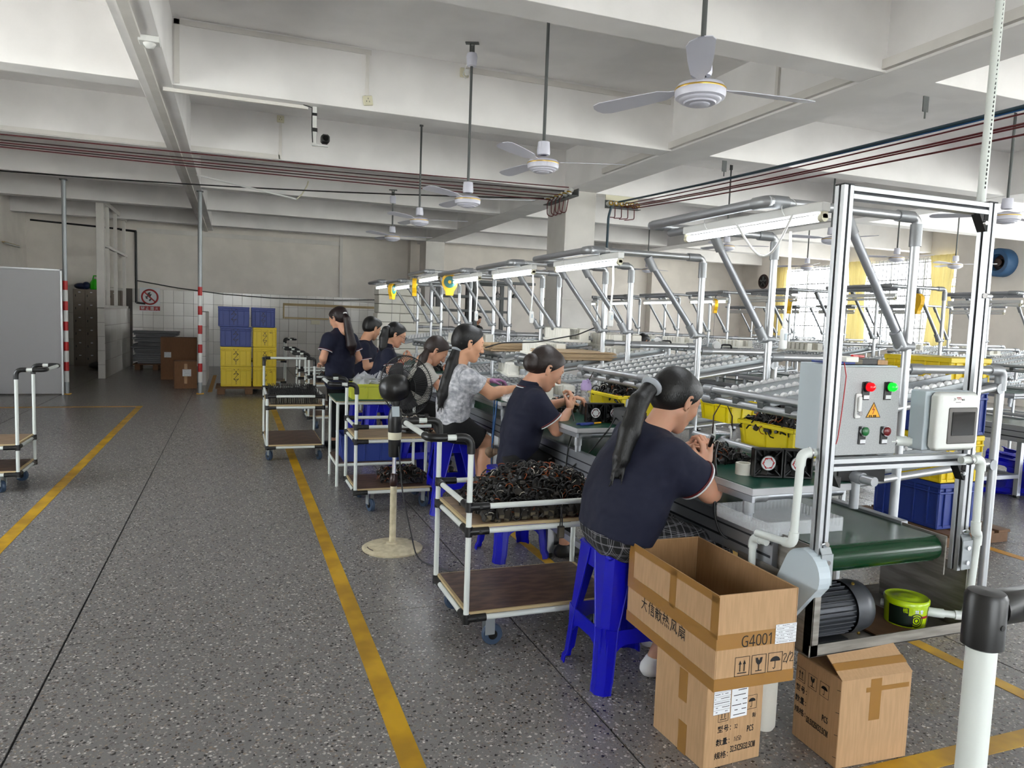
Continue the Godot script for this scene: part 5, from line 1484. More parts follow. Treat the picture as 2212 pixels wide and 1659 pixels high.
# ---- the workers ----
func people() -> void:
	rng.seed = 77
	person("person", "woman with long black ponytail and grey scrunchie, navy polo, checked trousers, soldering nearest the viewer", {at = V(1.66, 0, -2.87), hip = V(1.63, .715, -2.87), neck = V(1.75, 1.115, -2.86), head = V(1.885, 1.262, -2.85), face = V(.86, -.46, -.14), shR = V(1.75, 1.035, -2.66), shL = V(1.79, 1.06, -3.07), elR = V(1.945, .885, -2.645), wrR = V(1.985, .985, -2.735), elL = V(1.98, .93, -3.1), wrL = V(1.975, 1.01, -2.95), hdR = V(.06, 1, -.18), pnR = V(-.2, 0, -1), curlR = .85, hdL = V(.35, .45, .75), pnL = V(.3, -.8, -.2), curlL = .6, grip = true,
		knR = V(2.05, .575, -2.74), knL = V(2.05, .575, -3.02), anR = V(1.80, .09, -2.78), anL = V(1.96, .09, -3.05), bulk = 1.3, belly = 1.0, arm = 1.2, leg = 1.2, hs = 1.13, bottom = "plaid", hem = .055, shoe = "white", sleeve = .66,
		tail = [V(1.745, 1.335, -2.83), V(1.655, 1.265, -2.79), V(1.595, 1.14, -2.755), V(1.55, 1.03, -2.735), V(1.525, .955, -2.73)], tail_r = [.036, .042, .046, .036, .014], wisps = true, tie = [.035, .016, "grey_cloth"]})
	person("person", "woman with dark brown hair in a bun, navy striped-collar polo, soldering at second bench", {at = V(1.8, 0, -4.55), hip = V(1.79, .715, -4.56), neck = V(1.835, 1.16, -4.51), head = V(1.95, 1.285, -4.5), face = V(.84, -.52, .12), shR = V(1.825, 1.08, -4.345), shL = V(1.87, 1.09, -4.69), elR = V(1.955, .905, -4.305), wrR = V(2.085, 1.02, -4.405), elL = V(2.03, .985, -4.73), wrL = V(2.14, 1.055, -4.6), hdR = V(.35, .75, -.3), pnR = V(-.5, .2, -.9), curlR = .8, hdL = V(.75, .3, .45), pnL = V(.1, -1, 0), curlL = .7, grip = true,
		knR = V(2.13, .56, -4.43), knL = V(2.13, .56, -4.7), anR = V(2.1, .09, -4.43), anL = V(2.1, .09, -4.7), bulk = 1.08, hs = 1.14, hem = .1, hair = "hair_brown", sleeve = .7,
		tail = [V(1.868, 1.335, -4.49), V(1.838, 1.33, -4.485), V(1.828, 1.315, -4.48)], tail_r = [.05, .058, .05], tie = [.045, .012, "lilac"]})
	person("person", "woman with low black ponytail in a white marbled shirt and black skirt, one pink glove", {at = V(1.7, 0, -5.78), hip = V(1.675, .745, -5.78), neck = V(1.70, 1.215, -5.74), head = V(1.785, 1.40, -5.73), face = V(.93, -.26, .08), shR = V(1.735, 1.135, -5.54), shL = V(1.725, 1.15, -5.94), elR = V(1.92, 1.01, -5.51), wrR = V(2.14, 1.05, -5.58), elL = V(1.93, 1.02, -6.0), wrL = V(2.05, 1.075, -5.96), hdR = V(1, .06, -.1), curlR = .5, hdL = V(.95, .1, .2), curlL = .6, gloveL = M.pink,
		knR = V(1.93, .60, -5.64), knL = V(1.95, .60, -5.92), anR = V(1.89, .13, -5.62), anL = V(1.95, .11, -5.92), bulk = 1.1, arm = 1.15, hs = 1.2, skin = "skin2", shirt = "marble_shirt", trim = false, bottom = "skirt", hem = .0, sleeve = .55, collar = -.01, shoe = "brown",
		tail = [V(1.685, 1.36, -5.72), V(1.64, 1.24, -5.70), V(1.60, 1.10, -5.68), V(1.555, .99, -5.66), V(1.53, .90, -5.65)], tail_r = [.036, .048, .052, .046, .016], wisps = true, tie = [.034, .012, "grey_cloth"]})
	person("person", "woman with brown ponytail and pale shirt bending over her work behind the pedestal fan", {at = V(1.7, 0, -7.1), hip = V(1.65, .715, -7.1), neck = V(1.75, 1.14, -7.1), head = V(1.875, 1.27, -7.1), face = V(.74, -.66, .16), shR = V(1.73, 1.06, -6.93), shL = V(1.75, 1.06, -7.28), elR = V(1.87, .93, -6.9), wrR = V(1.97, 1.02, -7.0), elL = V(1.95, .95, -7.3), wrL = V(2.0, 1.02, -7.15), hdR = V(.3, .7, -.4), pnR = V(-.4, 0, -.9), curlR = .7, hdL = V(.5, .4, .4), curlL = .7,
		knR = V(2.06, .64, -6.96), knL = V(2.06, .64, -7.24), anR = V(1.95, .09, -6.96), anL = V(1.95, .09, -7.24), hs = 1.12, hair = "hair_mid", shirt = "cream_shirt", trim = false, hem = .08,
		tail = [V(1.775, 1.275, -7.07), V(1.73, 1.2, -7.05), V(1.70, 1.11, -7.04), V(1.68, 1.05, -7.03)], tail_r = [.03, .042, .04, .02], wisps = true})
	person("person", "woman with glasses, high black ponytail and hair clip, red bracelet, navy polo", {at = V(1.58, 0, -8.4), hip = V(1.53, .72, -8.4), neck = V(1.64, 1.245, -8.4), head = V(1.735, 1.385, -8.4), face = V(.85, -.46, .16), shR = V(1.62, 1.165, -8.23), shL = V(1.65, 1.175, -8.57), elR = V(1.635, .975, -8.19), wrR = V(1.80, 1.095, -8.29), elL = V(1.72, .98, -8.6), wrL = V(1.82, 1.09, -8.45), hdR = V(.75, .6, -.2), pnR = V(-.3, .3, -.9), curlR = .75, hdL = V(.7, .5, .3), pnL = V(0, -.5, .8), curlL = .75,
		knR = V(1.95, .64, -8.27), knL = V(1.95, .64, -8.54), anR = V(1.85, .09, -8.27), anL = V(1.85, .09, -8.54), hs = 1.1, hem = .12, glasses = true,
		tail = [V(1.66, 1.46, -8.38), V(1.61, 1.44, -8.36), V(1.585, 1.35, -8.35), V(1.575, 1.24, -8.34), V(1.57, 1.17, -8.34)], tail_r = [.03, .044, .05, .045, .018], wisps = true, tie = [.032, .01, "grey_cloth"]})
	var clip := MB.new().ball(V(1.725, 1.5, -8.345), V(.018, .014, .012)).ball(V(1.735, 1.475, -8.325), V(.014, .014, .012))
	solo("hair_clip", clip, M.cream, "cream flower clip in the hair of the woman with glasses", "hair clip")
	solo("bracelet", MB.new().torus(V(1.775, 1.075, -8.275), V(.75, .55, -.4), .033, .004, 20, 6), M.red, "red string bracelet on the wrist of the woman with glasses", "bracelet")
	person("person", "man with short black hair and glasses in a navy polo, beyond the women", {at = V(1.6, 0, -9.8), hip = V(1.58, .72, -9.8), neck = V(1.62, 1.275, -9.8), head = V(1.70, 1.425, -9.8), face = V(.84, -.38, -.42), shR = V(1.56, 1.185, -9.61), shL = V(1.66, 1.195, -10.02), elR = V(1.60, .93, -9.58), wrR = V(1.84, .99, -9.72), elL = V(1.86, 1.03, -10.1), wrL = V(1.9, 1.2, -9.98), hdR = V(1, .1, -.2), curlR = .6, hdL = V(.1, 1, .1), curlL = .5,
		knR = V(2.0, .64, -9.66), knL = V(2.0, .64, -9.94), anR = V(1.9, .09, -9.66), anL = V(1.9, .09, -9.94), bulk = 1.1, hs = 1.17, hem = .1, hair_style = "short", skin = "skin2", glasses = true})
	person("person", "woman standing with her back turned, long dark red ponytail, navy polo and black trousers", {at = V(1.16, 0, -8.9), hip = V(1.165, .905, -8.88), neck = V(1.16, 1.395, -8.9), head = V(1.145, 1.545, -8.91), face = V(-.62, -.38, -.68), shR = V(1.315, 1.305, -8.99), shL = V(1.02, 1.31, -8.77), elR = V(1.40, 1.08, -8.98), wrR = V(1.30, .98, -9.16), elL = V(.955, 1.085, -8.72), wrL = V(.99, 1.0, -8.93), hdR = V(-.6, .1, -.6), curlR = .5, hdL = V(-.2, .1, -.9), curlL = .5,
		knR = V(1.225, .49, -8.95), knL = V(1.105, .49, -8.85), anR = V(1.225, .09, -8.98), anL = V(1.105, .09, -8.88), toe = V(-.58, 0, -.81), bulk = 1.12, hs = 1.1, hem = .19, hair = "hair_red",
		tail = [V(1.195, 1.61, -8.835), V(1.225, 1.55, -8.79), V(1.25, 1.40, -8.76), V(1.28, 1.24, -8.745), V(1.30, 1.14, -8.74)], tail_r = [.03, .042, .05, .062, .02], wisps = true, tie = [.03, .009, "white"]})
	person("person", "dark-haired man half hidden behind the grey shelf frame at the back", {at = V(6.2, 0, -19.2), hip = V(6.2, .95, -19.2), neck = V(6.2, 1.42, -19.2), head = V(6.2, 1.58, -19.2), face = V(.7, -.4, .6), shR = V(6.05, 1.34, -19.05), shL = V(6.34, 1.34, -19.35), elR = V(6.08, 1.08, -19.0), wrR = V(6.3, 1.0, -18.95), elL = V(6.4, 1.08, -19.4), wrL = V(6.55, 1.0, -19.2), knR = V(6.15, .5, -19.12), knL = V(6.25, .5, -19.28), anR = V(6.15, .09, -19.12), anL = V(6.25, .09, -19.28), hair_style = "short", shirt = "black_cloth", trim = false})
	person("person", "black-haired worker at the second line whose head shows over the rollers", {at = V(6.3, 0, -10.7), hip = V(6.25, .715, -10.7), neck = V(6.3, 1.2, -10.7), head = V(6.38, 1.33, -10.7), face = V(.85, -.5, -.1), shR = V(6.3, 1.12, -10.52), shL = V(6.3, 1.12, -10.88), elR = V(6.45, .97, -10.5), wrR = V(6.6, 1.03, -10.6), elL = V(6.45, .97, -10.9), wrL = V(6.6, 1.03, -10.8), knR = V(6.65, .64, -10.56), knL = V(6.65, .64, -10.84), anR = V(6.55, .09, -10.56), anL = V(6.55, .09, -10.84)})

# ---- stools and trolleys ----
func make_stool(label: String) -> Node3D:
	var t := thing("plastic_stool", label, "stool", Vector3.ZERO, 0.0, "blue plastic stools")
	var H := .6
	part(t, "seat", MB.new().box(V(0, H - .012, 0), V(.30, .024, .30), .012).box(V(0, H - .05, .147), V(.24, .09, .008), .003).box(V(0, H - .05, -.147), V(.24, .09, .008), .003).box(V(.147, H - .05, 0), V(.008, .09, .24), .003).box(V(-.147, H - .05, 0), V(.008, .09, .24), .003), M.stool)
	part(t, "seat_boss", MB.new().cyl(V(.12, H - .028, .1505), V(.12, H - .028, .1525), .008, -1, 14), M.white)
	for sx in [-1.0, 1.0]:
		for sz in [-1.0, 1.0]:
			var mb := MB.new()
			var rows := []
			for yy in [H - .01, .27, .19, .05, .03, 0.0]:
				var c: float = lerpf(.150, .196, 1.0 - yy / H) + (.008 if yy < .04 else 0.0)
				var wd: float = lerpf(.085, .062, 1.0 - yy / H) + (.045 if yy > .5 else 0.0)
				rows.append([V(sx * (c - wd), yy, sz * c), V(sx * (c - .03), yy, sz * c), V(sx * c, yy, sz * (c - .03)), V(sx * c, yy, sz * (c - wd))])
			for i in rows.size() - 1:
				for k in 3:
					var nn: Vector3 = [V(0, .1, sz), V(sx * .7, .1, sz * .7), V(sx, .1, 0)][k]
					var a: Vector3 = rows[i][k]
					var b: Vector3 = rows[i][k + 1]
					var c: Vector3 = rows[i + 1][k + 1]
					var d: Vector3 = rows[i + 1][k]
					nn = nn.normalized()
					mb.quad(a, b, c, d, nn)
					var o := nn * .006
					mb.quad(a - o, b - o, c - o, d - o, -nn)
				for k in [0, 3]:       # the rolled lip along the free edges
					mb.tube([rows[i][k], rows[i + 1][k]], .0045, 5, false)
			part(t, "leg", mb, M.stool)
	for q in [[0, 1.0], [0, -1.0], [1, 1.0], [1, -1.0]]:
		var c := lerpf(.150, .196, 1.0 - .22 / H)
		var pl := PackedVector2Array([Vector2(-.16, -.075), Vector2(-.118, -.055), Vector2(-.09, -.025), Vector2(-.06, -.012), Vector2(.06, -.012), Vector2(.09, -.025), Vector2(.118, -.055), Vector2(.16, -.075), Vector2(.16, .065), Vector2(.12, .055), Vector2(-.12, .055), Vector2(-.16, .065)])
		var bs: Basis = Basis(Vector3.UP, (0.0 if q[0] == 0 else PI / 2) + (0.0 if q[1] > 0 else PI)) * Basis(Vector3.RIGHT, -.075)
		part(t, "brace", MB.new().prism(pl, .007, T(V(0, 0, c - .009))), M.stool, V(0, .22, 0), Basis(Vector3.UP, (0.0 if q[0] == 0 else PI / 2) + (0.0 if q[1] > 0 else PI)))
	return t

func make_trolley(label: String, at: Vector3, yaw: float, L: float, W: float, shelves: Array, rail: bool, group := "white pipe trolleys") -> Node3D:
	# local: the handle end is x = 0, the deck runs to +x; z from 0 to -W; shelf heights given
	var t := thing("pipe_trolley", label, "trolley", at, yaw, group)
	var r := .014
	var j := .0195
	for z in [0.0, -W]:
		part(t, "post", MB.new().cyl(V(0, .13, z), V(0, 1.0, z), r), M.white_pipe)
		var far: float = shelves[shelves.size() - 1] + (.12 if rail else .02)
		part(t, "post", MB.new().cyl(V(L, .13, z), V(L, far, z), r), M.white_pipe)
		part(t, "handle_elbow", MB.new().tube(arc_pts([V(0, .965, z), V(0, 1.045, z), V(-.075, 1.045, z)], .05), j, 12), M.black)
		part(t, "handle_pipe", MB.new().cyl(V(-.07, 1.045, z), V(-.13, 1.045, z), r), M.white_pipe)
		part(t, "handle_elbow", MB.new().tube(arc_pts([V(-.12, 1.045, z), V(-.205, 1.045, z), V(-.205, 1.045, z - signf(z + .01) * .08)], .05), j, 12), M.black)
	part(t, "grip", MB.new().cyl(V(-.205, 1.045, -.07), V(-.205, 1.045, -W + .07), r), M.white_pipe)
	var levels := shelves.duplicate()
	var k := 0
	for y in levels:
		part(t, "shelf_board", MB.new().bb(V(.02, y + .012, -W + .01), V(L - .01, y + .02, -.01)), M.ply if k == 0 else M.ply2)
		part(t, "board_edge", MB.new().bb(V(.005, y + .004, -W), V(L + .01, y + .0185, .0)), M.ply_edge)
		k += 1
	if rail: levels.append(shelves[shelves.size() - 1] + .12)
	for y in levels:
		for z in [0.0, -W]:
			part(t, "rail", MB.new().cyl(V(.03, y - .012, z), V(L - .03, y - .012, z), r), M.white_pipe)
			part(t, "rail_clamp", MB.new().cyl(V(.0, y - .012, z), V(.1, y - .012, z), j, -1, 12).cyl(V(0, y - .036, z), V(0, y + .012, z), j, -1, 12).cyl(V(.055, y - .012, z), V(.055, y - .012, z + .021 * (1.0 if z == 0.0 else -1.0)), .008, -1, 10), M.black)
			part(t, "rail_clamp", MB.new().cyl(V(L - .1, y - .012, z), V(L, y - .012, z), j, -1, 12).cyl(V(L, y - .036, z), V(L, y + .012, z), j, -1, 12), M.black)
		for x in [0.0, L]:
			part(t, "cross_rail", MB.new().cyl(V(x, y - .012, -.03), V(x, y - .012, -W + .03), r), M.white_pipe)
			part(t, "cross_clamp", MB.new().cyl(V(x, y - .012, 0), V(x, y - .012, -.09), j, -1, 12), M.black)
			part(t, "cross_clamp", MB.new().cyl(V(x, y - .012, -W), V(x, y - .012, -W + .09), j, -1, 12), M.black)
	for x in [.12, L - .12]:
		for z in [-.04, -W + .04]:
			var yw := rr(0, TAU)
			var d := V(cos(yw), 0, sin(yw))
			var c := part(t, "caster", MB.new().box(V(x, .148, z), V(.07, .008, .06), .002).box(V(x, .1, z) + d.cross(Vector3.UP) * .022 + d * .012, V(.05, .09, .004), .001, look(d.cross(Vector3.UP))).box(V(x, .1, z) - d.cross(Vector3.UP) * .022 + d * .012, V(.05, .09, .004), .001, look(d.cross(Vector3.UP))), M.galv)
			var ax := d.cross(Vector3.UP) * .016
			var w := V(x, .05, z) + d * .03
			part(c, "wheel", MB.new().cyl(w - ax, w + ax, .05, -1, 22).torus(w, ax, .042, .012, 22, 8), M.wheel_blue)
			part(c, "hub", MB.new().cyl(w - ax * 1.15, w + ax * 1.15, .024, -1, 14), M.black)
	return t

func make_crate(label: String, at: Vector3, yaw: float, s: Vector3, mat: Material, group: String, marks := true, number := "") -> Node3D:      # ribbed plastic turnover crate, its marked face on local +z
	var t := thing("plastic_crate", label, "crate", at, yaw, group)
	part(t, "tub", MB.new().box(V(0, s.y * .48, 0), V(s.x * .94, s.y * .96, s.z * .94), .012), mat)
	var rim := MB.new()
	for q in [s.y - .02, s.y - .075]: rim.box(V(0, q, 0), V(s.x, .018 if q < s.y - .03 else .04, s.z), .006)
	rim.box(V(0, .018, 0), V(s.x * .965, .03, s.z * .965), .006)
	part(t, "rim", rim, mat)
	var rb := MB.new()
	for f in [-.47, -.33, -.13, .13, .33, .47]:
		for sg in [-1.0, 1.0]:
			rb.box(V(s.x * f, s.y * .47, sg * s.z * .475), V(.014, s.y * .86, .02), .004)
			rb.box(V(sg * s.x * .475, s.y * .47, s.z * f), V(.02, s.y * .86, .014), .004)
	part(t, "rib", rb, mat)
	if marks:
		var mb := MB.new()
		var w := s.x * .19
		var xf := T(V(-w * .5, s.y * .60, s.z * .4705 + .0008))
		pen(mb, "X", w, .008, xf)
		pen(mb, "Z", w, .008, T(V(-w * .5, s.y * .36, s.z * .4705 + .0008)))
		pen(mb, "Y", w, .008, T(V(-w * .5, s.y * .12, s.z * .4705 + .0008)))
		if number: pen(mb, number, .05, .006, T(V(s.x * .2, s.y * .72, s.z * .4705 + .0008)), .9, .7)
		part(t, "ink_mark", mb, M.ink)
	return t

func aisle() -> void:
	rng.seed = 99
	var s0 := make_stool("blue plastic stool under the worker in checked trousers, nearest the viewer")
	s0.position = V(1.66, 0, -2.88)
	dup(s0, V(1.79, 0, -4.62), .08, "blue plastic stool under the bun-haired worker, seen below the loaded trolley")
	dup(s0, V(1.70, 0, -5.84), -.05, "blue plastic stool under the worker in the white marbled shirt")
	dup(s0, V(1.66, 0, -7.15), .1, "blue plastic stool under the worker behind the pedestal fan")
	dup(s0, V(1.55, 0, -8.42), 0, "blue plastic stool under the woman with the hair clip")
	dup(s0, V(1.58, 0, -9.82), 0, "blue plastic stool under the man with glasses")
	dup(s0, V(6.25, 0, -10.7), 0, "blue plastic stool at the second line under the far worker")
	var ls := dup(s0, V(7.45, .19, -5.35), .35, "blue plastic stool lying on its side on the floor at the photo's edge")
	ls.rotation = Vector3(PI / 2, .35, 0)
	var ls2 := dup(s0, V(7.85, .19, -5.6), .2, "second blue plastic stool lying on its side behind the first")
	ls2.rotation = Vector3(PI / 2, .2, 0)
	make_trolley("white pipe trolley heaped with black plugs, nearest the viewer in the aisle", V(1.045, 0, -3.27), 0, .83, .57, [.17, .60], true)
	heap_of("big heap of black plugs and bundled leads on the nearest trolley", V(1.50, .625, -3.55), V(.72, .20, .5), 2600)
	for i in 26:       # the blocky plugs that hang out of the heap's near edge
		var x := 1.14 + .7 * i / 26.0
		var p := thing("fan_plug", "brown-black block plug at the heap's near edge, %s from the trolley handle" % ORD[i], "plug", V(x + rr(-.01, .01), .628 + rr(0, .03), -3.31 + rr(-.02, .02)), rr(-.7, .7), "block plugs at the heap's near edge")
		var bs := Basis(Vector3.RIGHT, rr(.2, .9))
		part(p, "body", MB.new().box(V(0, .014, 0), V(.03, .026, .055), .003, bs), M.plug)
		part(p, "contact_face", MB.new().box(V(0, .014, 0) + bs * V(0, 0, .0285), V(.024, .02, .002), 0, bs), M.plug_top)
		part(p, "lead", MB.new().tube([V(0, .016, 0) - bs * V(0, 0, .028), V(0, .05, -.05), V(rr(-.02, .02), .08, -.1)], .0035, 5), M.black)
	var hp := thing("fan_plug", "single plug dangling by its leads below the trolley's upper shelf", "plug", V(1.52, .53, -3.25))
	part(hp, "body", MB.new().box(V(0, .03, 0), V(.034, .06, .02), .003), M.plug)
	part(hp, "contact_face", MB.new().box(V(0, .03, .0105), V(.026, .05, .002)), M.plug_top)
	part(hp, "lead", MB.new().tube([V(-.006, .06, 0), V(-.004, .1, .002), V(.0, .16, -.01)], .003, 5).tube([V(.006, .06, 0), V(.004, .1, .004), V(.0, .16, -.01)], .003, 5), M.black)
	make_trolley("white pipe trolley with bare shelves behind the pedestal fan", V(.915, 0, -5.92), 0, .72, .56, [.17, .59], true)
	heap_of("black leads piled at the back of the bare trolley's lower shelf", V(1.36, .195, -6.2), V(.4, .1, .4), 300)
	heap_of("black leads piled at the back of the bare trolley's upper shelf", V(1.44, .615, -6.25), V(.3, .12, .4), 260)
	var c3 := make_trolley("white pipe trolley filled with neat rows of black plugs, by the yellow tape", V(.29, 0, -9.1), -PI / 2, 1.0, .58, [.17, .60], true)
	c3.position = V(.32, 0, -9.12)
	for k in 5:
		var zz := -8.2 - .17 * k
		for i in 26:
			var px := .36 + .49 * i / 25.0
			var p := thing("row_plug", "black plug, %s from the aisle in the %s row on the taped-aisle trolley" % [ORD[i], ORD[k]], "plug", V(px, .622, zz), rr(-.1, .1), "plugs in rows on the far trolley")
			part(p, "body", row_plug_mesh(), M.black)
			part(p, "contact_face", row_face_mesh(), M.foam_hole)
	make_trolley("white pipe trolley behind the standing woman, front one of the far pair", V(.95, 0, -10.4), 0, .8, .55, [.17, .62], true)
	heap_of("black leads heaped on the trolley behind the standing woman", V(1.3, .64, -10.7), V(.5, .14, .4), 200)
	make_trolley("white pipe trolley farthest down the aisle behind the standing woman", V(.92, 0, -11.6), 0, .8, .55, [.17, .62], true)
	make_trolley("white and black handled trolley behind the stacked crates", V(.98, 0, -16.4), PI, .7, .55, [.17, .60], false)
	make_trolley("empty white pipe trolley at the photo's left edge", V(-1.71, 0, -7.72), PI, .9, .56, [.17, .40], false)
	# small metal stand with a lime bin, just past the bare trolley
	var st := thing("pipe_stand", "white pipe stand with green top carrying the lime bin", "stand", V(1.25, 0, -7.15))
	for x in [-.36, .36]:
		for z in [-.28, .28]: part(st, "leg", MB.new().cyl(V(x, 0, z), V(x, .8, z), .014), M.white_pipe)
	for y in [.78, .2]:
		for z in [-.28, .28]: part(st, "rail", MB.new().cyl(V(-.36, y, z), V(.36, y, z), .014), M.white_pipe)
		for x in [-.36, .36]: part(st, "rail", MB.new().cyl(V(x, y, -.28), V(x, y, .28), .014), M.white_pipe)
	part(st, "top_board", MB.new().bb(V(-.38, .795, -.3), V(.38, .812, .3), .002), M.bench)
	part(st, "board_edge", MB.new().bb(V(-.382, .793, -.302), V(.382, .80, .302), .002), M.ply_edge)
	part(st, "shelf_board", MB.new().bb(V(-.36, .215, -.28), V(.36, .225, .28)), M.ply)
	bin("parts_bin", "lime-yellow bin full of crumpled clear bags, on the green-topped stand", V(1.22, .813, -7.05), V(.42, .14, .34), M.bin_lime)
	var bg := MB.new()
	for i in 46:
		var c := V(1.22 + rr(-.17, .17), .93 + rr(0, .09), -7.05 + rr(-.12, .12))
		var bs := Basis(V(rr(-1, 1), rr(-1, 1), rr(-1, 1)).normalized(), rr(0, 3))
		var q := []
		for k in 4: q.append(c + bs * V([-.05, .05, .05, -.05][k] * rr(.6, 1.3), rr(-.02, .02), [-.04, -.04, .04, .04][k] * rr(.6, 1.3)))
		var nn: Vector3 = (q[1] - q[0]).cross(q[3] - q[0]).normalized()
		bg.quad(q[0], q[1], q[2], q[3], nn)
	solo("clear_bags", bg, M.bag, "crumpled clear plastic bags heaped in the lime bin", "bags", "", "stuff")
	bin("storage_tub", "blue open tub on the floor shelf behind the bare trolley", V(1.22, .23, -7.05), V(.58, .24, .4), M.crate_blue, 0.0, "tub")
	# pedestal fan
	var f := thing("pedestal_fan", "beige-based black pedestal fan standing in the aisle, its cage turned away", "fan", V(1.02, 0, -4.91))
	part(f, "base", MB.new().lathe([Vector2(0, 0), Vector2(.205, 0), Vector2(.208, .012), Vector2(.19, .022), Vector2(.1, .034), Vector2(.045, .042), Vector2(.042, .05), Vector2(.024, .055), Vector2(0, .055)], Transform3D.IDENTITY, 40), M.beige)
	for a in [2.6, 5.6]:
		var e := MB.new()
		for i in 8:
			var a0: float = a + .07 * i
			var a1: float = a0 + .07
			e.quadn(V(cos(a0) * .2095, .001, sin(a0) * .2095), V(cos(a1) * .2095, .001, sin(a1) * .2095), V(cos(a1) * .17, .0275, sin(a1) * .17), V(cos(a0) * .17, .0275, sin(a0) * .17), V(cos(a0), 1, sin(a0)).normalized(), V(cos(a1), 1, sin(a1)).normalized(), V(cos(a1) * .3, 1, sin(a1) * .3).normalized(), V(cos(a0) * .3, 1, sin(a0) * .3).normalized())
		part(f, "brown_edge", e, M.brown)
	part(f, "pole", MB.new().cyl(V(0, .05, 0), V(0, .45, 0), .023, -1, 20), M.beige)
	part(f, "collar", MB.new().lathe([Vector2(.022, .44), Vector2(.027, .445), Vector2(.027, .5), Vector2(.024, .505), Vector2(.024, .525), Vector2(.014, .53)], Transform3D.IDENTITY, 20), M.brown)
	part(f, "inner_pole", MB.new().cyl(V(0, .5, 0), V(0, .66, 0), .014, -1, 16), M.chrome)
	part(f, "control_box", MB.new().lathe([Vector2(0, .645), Vector2(.036, .645), Vector2(.04, .66), Vector2(.045, .83), Vector2(.05, .90), Vector2(.04, .96), Vector2(.022, .99), Vector2(.02, 1.06)], Transform3D.IDENTITY, 20), M.black)
	part(f, "paper_band", MB.new().lathe([Vector2(.0445, .765), Vector2(.0463, .79), Vector2(.0463, .815)], Transform3D.IDENTITY, 20), M.cream)
	part(f, "sticker", MB.new().box(V(-.005, .96, .043), V(.05, .07, .004), .001, Basis(Vector3.RIGHT, -.25)), M.light_blue)
	var ax := V(.70, .06, -.71).normalized()
	var fb := ydir(ax)
	var mo := V(.03, 1.12, -.03)
	part(f, "motor_housing", MB.new().lathe([Vector2(0, -.16), Vector2(.05, -.155), Vector2(.085, -.12), Vector2(.094, -.06), Vector2(.09, 0), Vector2(.06, .03), Vector2(.03, .04), Vector2(0, .04)], T(mo, fb), 28), M.black)
	part(f, "neck", MB.new().cyl(V(0, 1.0, 0), V(.0, 1.07, 0), .028, .04, 16), M.black)
	var bl := MB.new()
	for i in 3:
		for s in 12:
			var pts := []
			for q in [[s, 0], [s + 1, 0], [s + 1, 1], [s, 1]]:
				var a: float = TAU * i / 3 + 1.5 * q[0] / 12.0
				var r: float = .035 if q[1] == 0 else .155 + .02 * sin(PI * q[0] / 12.0)
				pts.append(mo + fb * V(cos(a) * r, .09 + .05 * (q[0] / 12.0 - .5), sin(a) * r))
			bl.quad(pts[0], pts[1], pts[2], pts[3], ax)
	bl.cyl(mo + ax * .05, mo + ax * .13, .035, -1, 18)
	part(f, "blades", bl, M.rubber)
	var cg := MB.new()
	for i in 72:
		var a := TAU * i / 72
		var q := []
		for s in [[.055, .02], [.13, .0], [.19, .03], [.205, .085]]: q.append(mo + fb * V(cos(a) * s[0], s[1], sin(a) * s[0]))
		cg.tube(q, .0014, 4, false)
		q = []
		for s in [[.205, .085], [.19, .14], [.12, .175], [.04, .18]]: q.append(mo + fb * V(cos(a) * s[0], s[1], sin(a) * s[0]))
		cg.tube(q, .0014, 4, false)
	cg.torus(mo + ax * .085, ax, .207, .004, 48, 6).torus(mo + ax * .0, ax, .13, .002, 48, 5).torus(mo + ax * .175, ax, .12, .002, 40, 5).torus(mo + ax * .18, ax, .04, .003, 30, 5)
	part(f, "cage", cg, M.black)
	part(f, "cord", MB.new().tube(arc_pts([V(.02, .72, .04), V(.04, .4, .11), V(.10, .01, .31), V(.28, .008, .61), V(.48, .008, .66), V(.88, .008, .69), V(1.08, .008, .71)], .08), .005, 6), M.black)
	# partition board, poles
	var pb := thing("partition_board", "tall pale grey board standing beside the left striped pole", "board", V(-4.0, 0, -14.97))
	part(pb, "sheet", MB.new().bb(V(-1.0, .02, -.015), V(1.12, 2.19, .015)), M.board)
	part(pb, "edge_frame", MB.new().bb(V(1.12, 0, -.025), V(1.15, 2.215, .025), .003).bb(V(-1.0, 2.185, -.025), V(1.15, 2.215, .025), .003), M.alu)
	for q in [[V(-2.825, 0, -15.08), "striped pole beside the pale board, red and white below", "grey pipe pole with red and white bands beside the pale partition board"], [V(-.62, 0, -15.08), "", "grey pipe pole with red and white bands left of the crate pallet"]]:
		var p := thing("striped_pole", q[2], "pole", q[0], 0.0, "")
		part(p, "pipe", MB.new().cyl(V(0, 0, 0), V(0, 3.79, 0), .037, -1, 18), M.galv)
		for i in 5:
			part(p, "red_band", MB.new().cyl(V(0, .42 + .36 * i, 0), V(0, .58 + .36 * i, 0), .039, -1, 18, false), M.red) if i < 5 else null
			part(p, "white_band", MB.new().cyl(V(0, .22 + .36 * i, 0), V(0, .42 + .36 * i, 0), .0388, -1, 18, false), M.white)
		part(p, "foot_plate", MB.new().box(V(0, .006, 0), V(.13, .012, .13), .002), M.hazard)
		part(p, "top_plate", MB.new().box(V(0, 3.785, 0), V(.12, .02, .08), .002), M.rod)
	# pallet and crates
	var pa := thing("wooden_pallet", "low wooden pallet under the two columns of crates", "pallet", V(.25, 0, -15.4))
	for i in 5: part(pa, "deck_board", MB.new().box(V(0, .118, -.4 + .2 * i), V(1.2, .022, .14), .003), M.wood)
	for x in [-.5, 0, .5]:
		for z in [-.38, 0, .38]: part(pa, "block", MB.new().box(V(x, .06, z), V(.14, .094, .12), .004), M.wood)
	for x in [-.5, 0, .5]: part(pa, "skid", MB.new().box(V(x, .008, 0), V(.13, .016, .9), .002), M.wood)
	var h := .386
